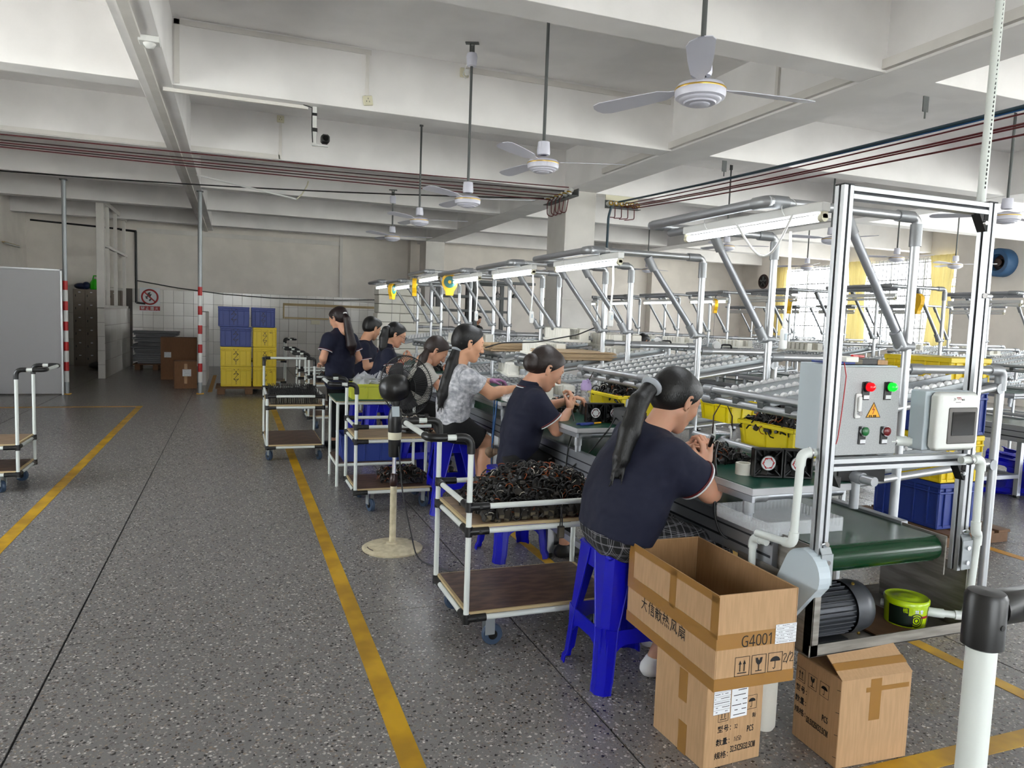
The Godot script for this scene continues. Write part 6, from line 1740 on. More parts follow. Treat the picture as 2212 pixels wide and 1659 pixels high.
	for i in 4:
		make_crate(["yellow ribbed crate marked in black ink, bottom of the left column on the pallet", "yellow ribbed crate marked in black ink, second up in the left column", "blue ribbed crate, third up in the left column on the pallet", "blue ribbed crate, top of the left column on the pallet"][i], V(.02 - .005 * i - (.03 if i == 3 else 0.0), .13 + h * i, -15.38), 0, V(.57, h, .42), M.crate_yellow if i < 2 else M.crate_blue, "crates on the wooden pallet")
		make_crate(["yellow crate numbered 56, bottom of the right column on the pallet", "yellow crate numbered 58, second up in the right column", "yellow crate numbered 60, third up in the right column", "blue crate on top of the right column"][i], V(.545 - (.03 if i == 3 else 0.0), .13 + h * i, -15.38), 0, V(.44, h, .42), M.crate_yellow if i < 3 else M.crate_blue, "crates on the wooden pallet", true, ["56", "58", "60", ""][i])

var _rp: ArrayMesh
var _rf: ArrayMesh
func row_plug_mesh() -> ArrayMesh:
	if _rp == null: _rp = MB.new().box(V(0, .05, 0), V(.012, .1, .05), .003).tube([V(0, .1, 0), V(.003, .135, -.02), V(0, .15, -.06)], .004, 5).mesh()
	return _rp
func row_face_mesh() -> ArrayMesh:
	if _rf == null: _rf = MB.new().box(V(0, .035, .0255), V(.004, .05, .002)).mesh()
	return _rf

# ---- the belt head with its gantry, and the cartons before it ----
func profile(parent: Node3D, called: String, a: Vector3, b: Vector3, s := .045) -> void:     # slotted aluminium extrusion between two points along an axis
	var d := (b - a)
	var ax := 0 if absf(d.x) > .01 else (1 if absf(d.y) > .01 else 2)
	var mb := MB.new()
	var o1 := (ax + 1) % 3
	var o2 := (ax + 2) % 3
	for i in [-1.0, 1.0]:
		for j in [-1.0, 1.0]:
			var c := (a + b) * .5
			c[o1] += i * s * .30; c[o2] += j * s * .30
			var z := V(s * .4, s * .4, s * .4)
			z[ax] = d.length()
			mb.box(c, z, .0015)
	var p := part(parent, called, mb, M.alu)
	var z2 := V(s * .62, s * .62, s * .62)
	z2[ax] = d.length() - .002
	part(p, "slot", MB.new().box((a + b) * .5, z2), M.slot)

func carton(called: String, label: String, c: Vector3, s: Vector3, yaw: float, open: bool, mat: Material) -> Node3D:
	var t := thing(called, label, "carton", c, yaw)
	var mb := MB.new()
	if open:
		var th := .005
		for sg in [-1.0, 1.0]:
			mb.box(V(sg * (s.x / 2 - th / 2), s.y / 2, 0), V(th, s.y, s.z), .0015)
			mb.box(V(0, s.y / 2, sg * (s.z / 2 - th / 2)), V(s.x - th * 2, s.y, th), .0015)
		mb.box(V(0, .004, 0), V(s.x - .01, .006, s.z - .01))
	else: mb.box(V(0, s.y / 2, 0), s, .004)
	part(t, "body", mb, mat)
	return t
func icon(mb: MB, k: int, w: float, xf: Transform3D) -> void:     # framed shipping symbols: arrows up, fragile glass, keep dry
	var l := w * .035
	mb.stroke([Vector2(0, 0), Vector2(w, 0), Vector2(w, w * 1.15), Vector2(0, w * 1.15), Vector2(0, 0)], l, xf)
	var f := func(pl: Array):
		var ix := Geometry2D.triangulate_polygon(PackedVector2Array(pl))
		for i in range(0, ix.size(), 3): mb.tri(xf * V(pl[ix[i]].x * w, pl[ix[i]].y * w, 0), xf * V(pl[ix[i + 1]].x * w, pl[ix[i + 1]].y * w, 0), xf * V(pl[ix[i + 2]].x * w, pl[ix[i + 2]].y * w, 0), xf.basis.z, xf.basis.z, xf.basis.z)
	if k == 0:
		for x in [.35, .65]:
			mb.stroke([Vector2(x * w, .3 * w), Vector2(x * w, .75 * w)], w * .07, xf)
			f.call([Vector2(x - .11, .7), Vector2(x + .11, .7), Vector2(x, .95)])
		mb.stroke([Vector2(.2 * w, .18 * w), Vector2(.8 * w, .18 * w)], w * .06, xf)
	elif k == 1:
		f.call([Vector2(.25, .98), Vector2(.3, .7), Vector2(.42, .56), Vector2(.58, .56), Vector2(.7, .7), Vector2(.75, .98), Vector2(.6, .98), Vector2(.52, .8), Vector2(.45, .88), Vector2(.42, .98)])
		mb.stroke([Vector2(.5 * w, .56 * w), Vector2(.5 * w, .2 * w)], w * .07, xf)
		mb.stroke([Vector2(.3 * w, .18 * w), Vector2(.7 * w, .18 * w)], w * .06, xf)
	else:
		var p := []
		for i in 13: p.append(Vector2(.5 + .36 * cos(PI * i / 12), .62 + .3 * sin(PI * i / 12)))
		f.call(p)
		mb.stroke([Vector2(.5 * w, .62 * w), Vector2(.5 * w, .22 * w), Vector2(.42 * w, .16 * w), Vector2(.36 * w, .22 * w)], w * .05, xf)
func paper_label(t: Node3D, w: float, h: float, xf: Transform3D, rows: int, table: bool) -> void:
	part(t, "paper_label", MB.new().box(V(w / 2, h / 2, .0006), V(w, h, .001)), M.paper, xf.origin, xf.basis)
	var mb := MB.new()
	for r in rows:
		var y := h * (r + .6) / rows
		var x := w * .06
		while x < w * .9:
			var l := w * rr(.03, .1)
			if rng.randf() < .75: mb.stroke([Vector2(x, y), Vector2(minf(x + l, w * .94), y)], h * .022, T(V(0, 0, .0016)))
			x += l + w * .03
		if table: mb.stroke([Vector2(0, h * (r + .05) / rows), Vector2(w, h * (r + .05) / rows)], .0008, T(V(0, 0, .0016)))
	part(t, "label_print", mb, M.ink, xf.origin, xf.basis)

func front_machine() -> void:
	rng.seed = 5
	var g := thing("gantry", "slotted aluminium gantry of two uprights and crossbars at the head of the belt", "gantry", V(2.37, .6, -2.07))
	profile(g, "upright", V(-.352, .06, 0), V(-.352, 1.517, 0))
	profile(g, "upright", V(.368, .06, 0), V(.368, 1.517, 0))
	profile(g, "crossbar", V(-.33, 1.493, 0), V(.345, 1.493, 0))
	profile(g, "shelf_bar", V(-.33, .515, 0), V(.345, .515, 0))
	for x in [-.352, .368]: part(g, "end_cap", MB.new().box(V(x, 1.5195, 0), V(.046, .005, .046), .001), M.black)
	var cb := MB.new()
	for q in [V(.325, 1.447, 0), V(.325, .47, 0), V(-.31, .47, 0)]:
		cb.prism(PackedVector2Array([Vector2(0, 0), Vector2(.022, 0), Vector2(.022, -.04), Vector2(.016, -.04), Vector2(-.022, .022), Vector2(-.022, .026), Vector2(0, .026)]), .036, T(q + V(0, 0, -.018)))
	part(g, "corner_bracket", cb, M.black2)
	part(g, "bolt", MB.new().cyl(V(.328, 1.437, .02), V(.328, 1.437, .03), .008, -1, 10).cyl(V(.328, .46, .02), V(.328, .46, .03), .008, -1, 10).cyl(V(.39, 1.16, .024), V(.35, 1.16, .034), .01, -1, 10), M.chrome)
	# grey control cabinet
	var c := thing("control_cabinet", "grey speckled control cabinet with red and green lamps and push buttons", "control box", V(2.222, 1.139, -2.2))
	part(c, "box", MB.new().bb(V(-.15, .0, -.09), V(.15, .34, .1), .003), M.light_blue)
	part(c, "door", MB.new().bb(V(-.147, .004, .1), V(.15, .335, .118), .003), M.ctrl)
	var bt := func(x: float, y: float, glow: Material, lampish: bool):
		var z := .1185
		part(c, "button_plate", MB.new().box(V(x - .004, y - .016, z + .002), V(.036, .068, .005), .002), M.black)
		part(c, "button_label", MB.new().box(V(x - .002, y - .039, z + .005), V(.026, .014, .002)), M.paper)
		part(c, "bezel_ring", MB.new().cyl(V(x, y, z), V(x, y, z + .012), .0195, -1, 22), M.black if lampish else M.chrome)
		part(c, "lamp_lens" if lampish else "button_lens", MB.new().lathe([Vector2(.0165, 0), Vector2(.0165, .016 if lampish else .006), Vector2(.012, .022 if lampish else .009), Vector2(0, .024 if lampish else .010)], T(V(x, y, z + .01), Basis(Vector3.RIGHT, PI / 2)), 20), glow)
	bt.call(-.02, .262, M.red_glow, true)
	bt.call(.088, .262, M.green_glow, true)
	bt.call(-.022, .095, std(Color(.02, .38, .16), .3), false)
	bt.call(.086, .093, std(Color(.42, .02, .05), .3), false)
	part(c, "lock_handle", MB.new().box(V(-.058, .19, .122), V(.03, .095, .01), .012).box(V(-.058, .198, .13), V(.02, .06, .012), .006), M.white)
	part(c, "lock", MB.new().cyl(V(-.058, .163, .126), V(-.058, .163, .139), .0085, -1, 16), M.chrome)
	part(c, "warning_sign", MB.new().prism(PackedVector2Array([Vector2(-.036, .145), Vector2(.036, .145), Vector2(.0, .203)]), .001, T(V(.022, 0, .1185))), M.hazard)
	var ws := MB.new()
	var xf := T(V(.022, 0, .1202))
	ws.stroke([Vector2(-.0345, .146), Vector2(.0345, .146), Vector2(0, .2015), Vector2(-.0345, .146)], .0022, xf)
	pen(ws, "有电", .0075, .0012, T(V(.0, .1475, .1202)))
	pen(ws, "危险", .0075, .0012, T(V(.0205, .1475, .1202)))
	part(c, "sign_print", ws, M.ink)
	part(c, "sign_bolt", MB.new().stroke([Vector2(.003, .19), Vector2(-.005, .175), Vector2(.004, .177), Vector2(-.003, .16)], .0028, xf), M.sign_red)
	solo("red_string", MB.new().tube([V(2.075, 1.49, -2.07), V(2.085, 1.44, -2.066), V(2.08, 1.36, -2.066), V(2.074, 1.28, -2.066), V(2.066, 1.21, -2.066), V(2.06, 1.19, -2.066)], .002, 5), M.red, "thin red string hanging at the left edge of the control cabinet's door", "string")
	# white box with the touch screen
	var s := thing("screen_box", "white plastic switch box with a dark touch screen", "screen box", V(2.545, 1.164, -2.02))
	part(s, "case", MB.new().box(V(0, .114, -.03), V(.235, .228, .07), .006), M.light_blue)
	part(s, "cover", MB.new().box(V(.008, .114, .025), V(.222, .224, .05), .018), M.screen_case)
	part(s, "bezel", MB.new().box(V(.025, .1, .05), V(.15, .138, .008), .004), M.bezel)
	part(s, "screen", MB.new().box(V(.025, .108, .0545), V(.118, .09, .003), .001), M.screen)
	var lg := MB.new()
	for i in 3: lg.stroke([Vector2(-.012 + .008 * i, .207), Vector2(-.006 + .008 * i, .199)], .0022, T(V(0, 0, .0508)))
	lg.stroke([Vector2(-.014, .207), Vector2(.006, .207)], .0022, T(V(0, 0, .0508)))
	part(s, "logo", lg, M.sign_red)
	print_latin(s, "ZY", .008, T(V(-.03, .193, .0508)), M.ink)
	var lp := MB.new()
	pen(lp, "电号", .007, .001, T(V(.012, .195, .0508)))
	lp.stroke([Vector2(-.018, .189), Vector2(.008, .189)], .0015, T(V(0, 0, .0508)))
	part(s, "logo_print", lp, M.ink)
	# PVC conduits
	var pv := func(_d: int, label: String, pts: Array):
		var t := thing("pvc_conduit", label, "conduit", Vector3(pts[0].x, 0, pts[0].z), 0.0, "")
		var q := []
		for p in pts: q.append(p - t.position)
		part(t, "pipe", MB.new().tube(arc_pts(q, .03), .0145, 14), M.pvc)
		var fit := MB.new()
		for i in range(1, q.size() - 1):
			var a: Vector3 = q[i] + (q[i - 1] - q[i]).normalized() * .045
			var b: Vector3 = q[i] + (q[i + 1] - q[i]).normalized() * .045
			fit.tube(arc_pts([a, q[i], b], .03), .0185, 14)
		part(t, "elbow", fit, M.pvc)
		part(t, "clip", MB.new().torus(q[0].lerp(q[1], .4), (q[1] - q[0]), .018, .004, 16, 6), M.chrome)
	pv.call(0, "white conduit coming down the gantry's left upright to the belt rail", [V(2.0, 1.155, -2.1), V(1.935, 1.155, -2.1), V(1.925, .815, -2.1), V(1.925, .80, -2.3)])
	pv.call(0, "white conduit stub standing under the belt rail behind the belt guard", [V(1.96, .50, -2.36), V(1.96, .765, -2.36), V(1.96, .765, -2.28)])
	pv.call(0, "white conduit running down the gantry's right upright into the steel tray", [V(2.62, 1.125, -2.0), V(2.73, 1.125, -2.0), V(2.735, .83, -2.0), V(2.79, .815, -2.03), V(2.77, .475, -2.03), V(2.66, .475, -2.1), V(2.55, .475, -2.25)])
	pv.call(0, "short white conduit joining the grey cabinet to the screen box", [V(2.36, 1.19, -2.1), V(2.395, 1.19, -2.1), V(2.43, 1.19, -2.06)])
	var up := thing("pvc_conduit", "long white printed conduit rising from the gantry to the ceiling", "conduit", V(2.735, 2.12, -2.1))
	part(up, "pipe", MB.new().cyl(V(0, 0, 0), V(-.02, 1.7, .03), .0165, -1, 16), M.pvc)
	var pp := MB.new()
	for i in 60: pp.box(V(-.006 - .00016 * i, .06 + .017 * i, .0165 + .0003 * i), V(.005, rr(.004, .012), .0006), 0, Basis(Vector3.UP, -.3))
	part(up, "pipe_print", pp, M.black2)
	# drive: steel tray, motor, guard, mosquito coil bucket
	var st := thing("drive_tray", "bare steel tray hung under the belt head", "tray", V(2.39, .40, -2.2))
	part(st, "pan", MB.new().bb(V(-.41, 0, -.28), V(.41, .004, .16)).bb(V(-.41, 0, .156), V(.41, .045, .16), .001).bb(V(-.41, 0, -.28), V(.41, .05, -.276)), M.steel)
	part(st, "side_plate", MB.new().prism(PackedVector2Array([Vector2(-.16, 0), Vector2(.28, 0), Vector2(.28, .27), Vector2(-.16, .27)]), .005, T(V(-.405, 0, 0), Basis(V(0, 0, -1), V(0, 1, 0), V(1, 0, 0)))).bb(V(-.405, 0, .12), V(-.37, .27, .16), .001), M.steel)
	part(st, "side_plate", MB.new().bb(V(.40, 0, -.28), V(.405, .27, .14), .001), M.steel, Vector3.ZERO, Basis.IDENTITY, "dark steel plate on the right of the tray")
	part(st, "wood_board", MB.new().bb(V(-.02, .006, -.2), V(.24, .016, .1), .002), M.wood)
	var bk := thing("bearing_plate", "punched steel bearing plate at the left end of the belt roller", "plate", V(2.02, .67, -2.035))
	part(bk, "plate", MB.new().bb(V(-.022, 0, 0), V(.03, .12, .006), .002).bb(V(.026, 0, -.06), V(.032, .12, .006), .001).box(V(.005, .128, -.005), V(.05, .03, .006), .002, Basis(Vector3.RIGHT, -.5)), M.galv)
	part(bk, "bolt", MB.new().cyl(V(.004, .03, .006), V(.004, .03, .014), .009, -1, 10).cyl(V(.004, .09, .006), V(.004, .09, .014), .009, -1, 10).cyl(V(.0, .15, -.01), V(.0, .158, .004), .01, -1, 10), M.chrome)
	var b2 := dup(bk, V(2.735, .67, -2.035), 0, "punched steel bearing plate at the right end of the belt roller")
	var mo := thing("drive_motor", "dark grey finned electric motor lying in the steel tray", "motor", V(2.18, .41, -2.17))
	var mx := Basis(Vector3.BACK, PI / 2)
	part(mo, "barrel", MB.new().cyl(V(-.17, .108, 0), V(.08, .108, 0), .086, -1, 28), M.motor)
	var fn := MB.new()
	for i in 30:
		var a := TAU * i / 30
		fn.box(V(-.05, .108 + sin(a) * .092, cos(a) * .092), V(.2, .018, .004), .0015, Basis(Vector3.RIGHT, -a + PI / 2))
	part(mo, "fin", fn, M.motor)
	part(mo, "fan_cowl", MB.new().lathe([Vector2(.102, -.06), Vector2(.104, -.11), Vector2(.095, -.15), Vector2(.07, -.162), Vector2(0, -.165)], T(V(0, .108, 0), mx), 32), M.motor)
	part(mo, "foot", MB.new().bb(V(-.13, -.006, -.08), V(.04, .014, .08), .003), M.motor)
	part(mo, "bolt", MB.new().cyl(V(.09, .205, .03), V(.09, .212, .033), .006, -1, 8).cyl(V(.09, .03, .075), V(.09, .026, .08), .006, -1, 8), M.gold)
	var gd := thing("belt_guard", "pale blue teardrop belt guard on the left of the belt head", "guard", V(1.965, .40, -2.165))
	var gp := PackedVector2Array()
	for i in 15:
		var a := -.35 + PI * i / 14.0
		gp.append(Vector2(.075 + cos(a) * .092, .305 + sin(a) * .092))
	for i in 11:
		var a := PI - .35 + PI * i / 10.0
		gp.append(Vector2(-.055 + cos(a) * .062, .095 + sin(a) * .062))
	part(gd, "cover", MB.new().prism(gp, .052, T(V(.0, 0, 0), Basis(V(0, 0, 1), V(0, 1, 0), V(-1, 0, 0))).translated_local(V(0, 0, -.05))), M.light_blue)
	part(gd, "screw", MB.new().cyl(V(-.002, .17, .06), V(-.0035, .17, .06), .006, -1, 10), M.black)
	var bu := thing("mosquito_coil_bucket", "round lime-lidded mosquito coil tub standing in the steel tray", "tub", V(2.60, .417, -2.17))
	bu.scale = Vector3.ONE * .74
	part(bu, "tub", MB.new().cyl(V(0, 0, 0), V(0, .13, 0), .105, .112, 40), M.lime)
	part(bu, "lid", MB.new().lathe([Vector2(.114, .118), Vector2(.117, .12), Vector2(.117, .14), Vector2(.11, .146), Vector2(.1, .142), Vector2(.06, .142), Vector2(.055, .147), Vector2(.03, .147), Vector2(0, .145)], Transform3D.IDENTITY, 40), M.lime)
	var wrap := func(mb: MB, a0: float, a1: float, y0: float, y1: float, r: float):
		for i in 8:
			var p := lerpf(a0, a1, i / 8.0)
			var q := lerpf(a0, a1, (i + 1) / 8.0)
			var n0 := V(sin(p), 0, cos(p))
			var n1 := V(sin(q), 0, cos(q))
			mb.quadn(n0 * (r + y0 * .054) + V(0, y0, 0), n1 * (r + y0 * .054) + V(0, y0, 0), n1 * (r + y1 * .054) + V(0, y1, 0), n0 * (r + y1 * .054) + V(0, y1, 0), n0, n1, n1, n0)
	var dk := MB.new()
	wrap.call(dk, .42, 1.1, .006, .112, .1056)
	part(bu, "label_panel", dk, M.label_dark)
	dk = MB.new()
	wrap.call(dk, -1.7, -.72, .006, .112, .1056)
	wrap.call(dk, -.72, -.5, .006, .07, .1056)
	part(bu, "label_panel", dk, M.label_dark)
	var rd := MB.new()
	wrap.call(rd, -.12, .42, .055, .068, .1058)
	part(bu, "label_band", rd, M.sign_red)
	var coil := MB.new()
	var tx := MB.new()
	var wt := MB.new()
	var onb := func(a: float, y: float) -> Transform3D:
		var nn := V(sin(a), 0, cos(a))
		return Transform3D(Basis(V(cos(a), 0, -sin(a)), Vector3.UP, nn), nn * (.1068 + y * .054) + V(0, y, 0))
	for k in 3:
		for i in 22:
			var a0 := TAU * i / 22
			var a1 := TAU * (i + 1) / 22
			var r := .012 + .012 * k
			var p0 := Vector2(cos(a0), sin(a0)) * r
			var p1 := Vector2(cos(a1), sin(a1)) * r
			if .045 + p0.y < .008: continue
			var F: Transform3D = onb.call(-.33 + p0.x * 9.0, .045 + p0.y)
			coil.stroke([Vector2.ZERO, Vector2((p1 - p0).x, (p1 - p0).y)], .005, F)
	part(bu, "coil_print", coil, M.black)
	var ch := ["榄", "菊", "蚊", "香"]
	for i in 4: pen(wt if i > 1 else tx, ch[i], .02 if i > 1 else .023, .0028, onb.call(-.98 + .25 * i + (.04 if i > 1 else 0.0), .085))
	for i in 4: pen(tx, ch[i], .012, .0017, onb.call(.46 + .15 * i, .092))
	part(bu, "lime_print", tx, M.lime)
	part(bu, "white_print", wt, M.paper)
	var w2 := MB.new()
	for r in 3:
		for i in 3: w2.box(Vector3.ZERO, V(.012, .004 if r < 2 else .012, .0004)) if false else pen(w2, ["香", "火", "量"][i], .009, .0012, onb.call(.5 + .16 * i, .075 - .022 * r))
	wrap.call(w2, .52, .78, .01, .024, .1062)
	part(bu, "white_print", w2, M.paper)
	# lid clutter on the cabinet
	for q in [[V(2.12, 1.482, -2.17), V(.1, .008, .12), "crate_blue", "dark blue card lying on top of the control cabinet"], [V(2.15, 1.49, -2.14), V(.06, .02, .07), "foam", "white foil packet on the control cabinet"], [V(2.21, 1.48, -2.16), V(.06, .02, .05), "plug_top", "brown little box on the control cabinet"], [V(2.27, 1.48, -2.16), V(.08, .022, .05), "black", "black box on the control cabinet"], [V(2.33, 1.48, -2.18), V(.05, .018, .1), "card", "small kraft box at the right of the control cabinet's top"]]:
		solo("small_box", MB.new().box(q[0] + V(0, q[1].y / 2, 0), q[1], .002, Basis(Vector3.UP, rr(-.3, .3))), M[q[2]], q[3], "box", "odds and ends on the control cabinet")
	solo("marker_pen", MB.new().cyl(V(2.19, 1.512, -2.15), V(2.3, 1.508, -2.2), .005, -1, 8), M.red, "red pen lying across the boxes on the cabinet", "pen")
	# cartons
	var a := carton("carton", "closed kraft carton with inked size print, carrying the open carton", V(1.708, 0, -2.262), V(.262, .336, .315), .05, false, M.card)
	var ink := MB.new()
	var fz := .1583
	pen(ink, "型号:", .024, .003, T(V(-.075, .135, fz)))
	pen(ink, "数量:", .024, .003, T(V(-.078, .085, fz)))
	pen(ink, "规格:", .024, .003, T(V(-.082, .035, fz)))
	pen(ink, "32", .014, .0018, T(V(.0, .138, fz)), .8, .7)
	pen(ink, "1650", .017, .0018, T(V(.0, .088, fz)), .75, .7)
	pen(ink, "新", .018, .0018, T(V(.082, .165, fz)))
	icon(ink, 0, .045, T(V(-.075, .175, fz)))
	icon(ink, 2, .045, T(V(.055, .2, fz)))
	part(a, "ink_print", ink, M.ink)
	print_latin(a, "PCS", .024, T(V(.06, .105, fz)), M.ink, .55, true)
	print_latin(a, "32.5X25X32.5CM", .024, T(V(-.012, .04, fz)), M.ink, .45, true)
	paper_label(a, .075, .1, T(V(-.1, .205, fz)), 6, true)
	paper_label(a, .075, .13, T(V(-.02, .18, fz)), 7, false)
	part(a, "tape_strip", MB.new().box(V(-.1315, .26, .02), V(.0008, .12, .05)).box(V(-.1315, .06, .03), V(.0008, .12, .05)), M.pack_tape)
	var b := carton("carton", "open empty kraft carton printed with fan maker's name, on top of the other", V(1.735, .338, -2.345), V(.336, .345, .64), -.03, true, M.card)
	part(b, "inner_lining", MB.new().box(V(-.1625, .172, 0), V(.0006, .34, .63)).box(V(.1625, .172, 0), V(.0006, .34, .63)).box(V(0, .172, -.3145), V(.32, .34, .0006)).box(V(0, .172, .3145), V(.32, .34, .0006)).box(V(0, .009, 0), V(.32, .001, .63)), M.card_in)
	var tp := MB.new()
	tp.box(V(0, .175, .3205), V(.337, .055, .0008)).box(V(0, .022, .3205), V(.337, .045, .0008)).box(V(-.1684, .175, 0), V(.0008, .055, .646)).box(V(-.1684, .022, 0), V(.0008, .045, .646)).box(V(-.1684, .33, 0), V(.0008, .03, .646))
	for z in [.305, .03, -.3]: tp.box(V(-.1684, .265, z), V(.0008, .15, .045))
	part(b, "tape_strip", tp, M.pack_tape)
	var k2 := MB.new()
	var sx := Transform3D(Basis(V(0, 0, 1), V(0, 1, 0), V(-1, 0, 0)), V(-.1692, .1, -.2))
	pen(k2, "大信散热风扇", .048, .0045, sx, 1.18)
	var z2 := .3211
	for i in 3: icon(k2, i, .06, T(V(-.085 + .07 * i, .045, z2)))
	pen(k2, "2/2", .03, .0028, T(V(.118, .075, z2)), .8, .6)
	part(b, "ink_print", k2, M.ink)
	print_latin(b, "G4001", .04, T(V(-.066, .135, z2)), M.ink, .86)
	paper_label(b, .09, .072, T(V(.078, .145, .3211)), 6, true)
	var c3 := carton("carton", "kraft carton with one flap folded back, standing under the steel tray", V(2.234, 0, -2.072), V(.328, .338, .243), -.05, false, M.card)
	part(c3, "flap", MB.new().box(V(.0, .372, .07), V(.326, .004, .125), .001, Basis(Vector3.RIGHT, .60)), M.card)
	part(c3, "flap_tape", MB.new().box(V(.0, .369, .0785), V(.328, .0045, .03), .001, Basis(Vector3.RIGHT, .60)), M.pack_tape)
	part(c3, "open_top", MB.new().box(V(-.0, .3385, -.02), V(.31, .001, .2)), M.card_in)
	part(c3, "tape_strip", MB.new().box(V(-.005, .25, .1218), V(.05, .16, .0008)).box(V(.05, .29, .122), V(.2, .018, .0006)), M.pack_tape)
	var k3 := MB.new()
	var lx := func(z: float, y: float): return Transform3D(Basis(V(0, 0, 1), V(0, 1, 0), V(-1, 0, 0)), V(-.1648, y, z))
	for i in 3: icon(k3, i, .046, lx.call(-.112 + .064 * i, .235))
	pen(k3, "型号:", .024, .003, lx.call(-.112, .195))
	pen(k3, "数量:", .024, .003, lx.call(-.112, .15))
	pen(k3, "规格:", .024, .003, lx.call(-.112, .105))
	for i in 4: k3.stroke([Vector2(.215, .04 + .085 * i), Vector2(.232, .044 + .085 * i)], .002, lx.call(-.112, 0.0))
	part(c3, "ink_print", k3, M.ink)
	print_latin(c3, "PCS", .024, lx.call(.035, .135), M.ink, .55, true)
	print_latin(c3, "32.5X25X32.5CM", .024, lx.call(-.045, .085), M.ink, .45, true)
	var jug := thing("plastic_jug", "pale plastic jug on the floor between the cartons", "jug", V(2.0, 0, -2.28))
	part(jug, "body", MB.new().lathe([Vector2(0, 0), Vector2(.04, 0), Vector2(.048, .015), Vector2(.048, .2), Vector2(.02, .24), Vector2(.018, .26), Vector2(0, .26)], Transform3D.IDENTITY, 20), M.foam)
	# the pipe rack whose corner stands close to the viewer
	var fr := thing("pipe_rack", "white pipe rack post with black corner joint close to the viewer", "rack", V(.715, 0, -.505))
	for x in [0.0, .7]:
		for z in [0.0]: part(fr, "post", MB.new().cyl(V(x, 0, z), V(x, 1.335, z), .0142, -1, 20), M.white_pipe)
	for y in [1.325, .3]: part(fr, "cross_pipe", MB.new().cyl(V(.02, y, 0), V(.68, y, 0), .0142, -1, 20), M.white_pipe)
	part(fr, "corner_joint", MB.new().lathe([Vector2(.016, 1.285), Vector2(.0195, 1.287), Vector2(.0195, 1.338), Vector2(.017, 1.343), Vector2(0, 1.344)], Transform3D.IDENTITY, 22).lathe([Vector2(0, .01), Vector2(.018, .012), Vector2(.018, .066), Vector2(.015, .069)], T(V(0, 1.325, 0), Basis(Vector3.BACK, -PI / 2)), 22), M.black)
	part(fr, "joint_screw", MB.new().cyl(V(.04, 1.325, .016), V(.04, 1.325, .0205), .006, -1, 14).cyl(V(0, 1.312, .019), V(0, 1.312, .0202), .003, -1, 10), M.black2)
	# tall stack of crates behind the gantry
	var names := ["blue ribbed crate at the bottom of the tall stack behind the gantry", "yellow ribbed crate second up in the tall stack behind the gantry", "blue ribbed crate third up in the tall stack behind the screen box", "yellow ribbed crate on top of the tall stack behind the control cabinet"]
	for i in 4: make_crate(names[i], V(5.28, .1 + .365 * i, -4.32), 0, V(.44, .365 if i < 3 else .24, .62), M.crate_blue if i % 2 == 0 else M.crate_yellow, "tall stack of crates behind the gantry", false)
	var pl := thing("wooden_pallet", "wooden pallet under the tall crate stack behind the gantry", "pallet", V(5.3, 0, -4.35))
	for i in 5: part(pl, "deck_board", MB.new().box(V(-.36 + .18 * i, .088, 0), V(.13, .022, .9), .003), M.wood)
	for z in [-.4, 0, .4]: part(pl, "block", MB.new().box(V(0, .04, z), V(.8, .076, .1), .004), M.wood)

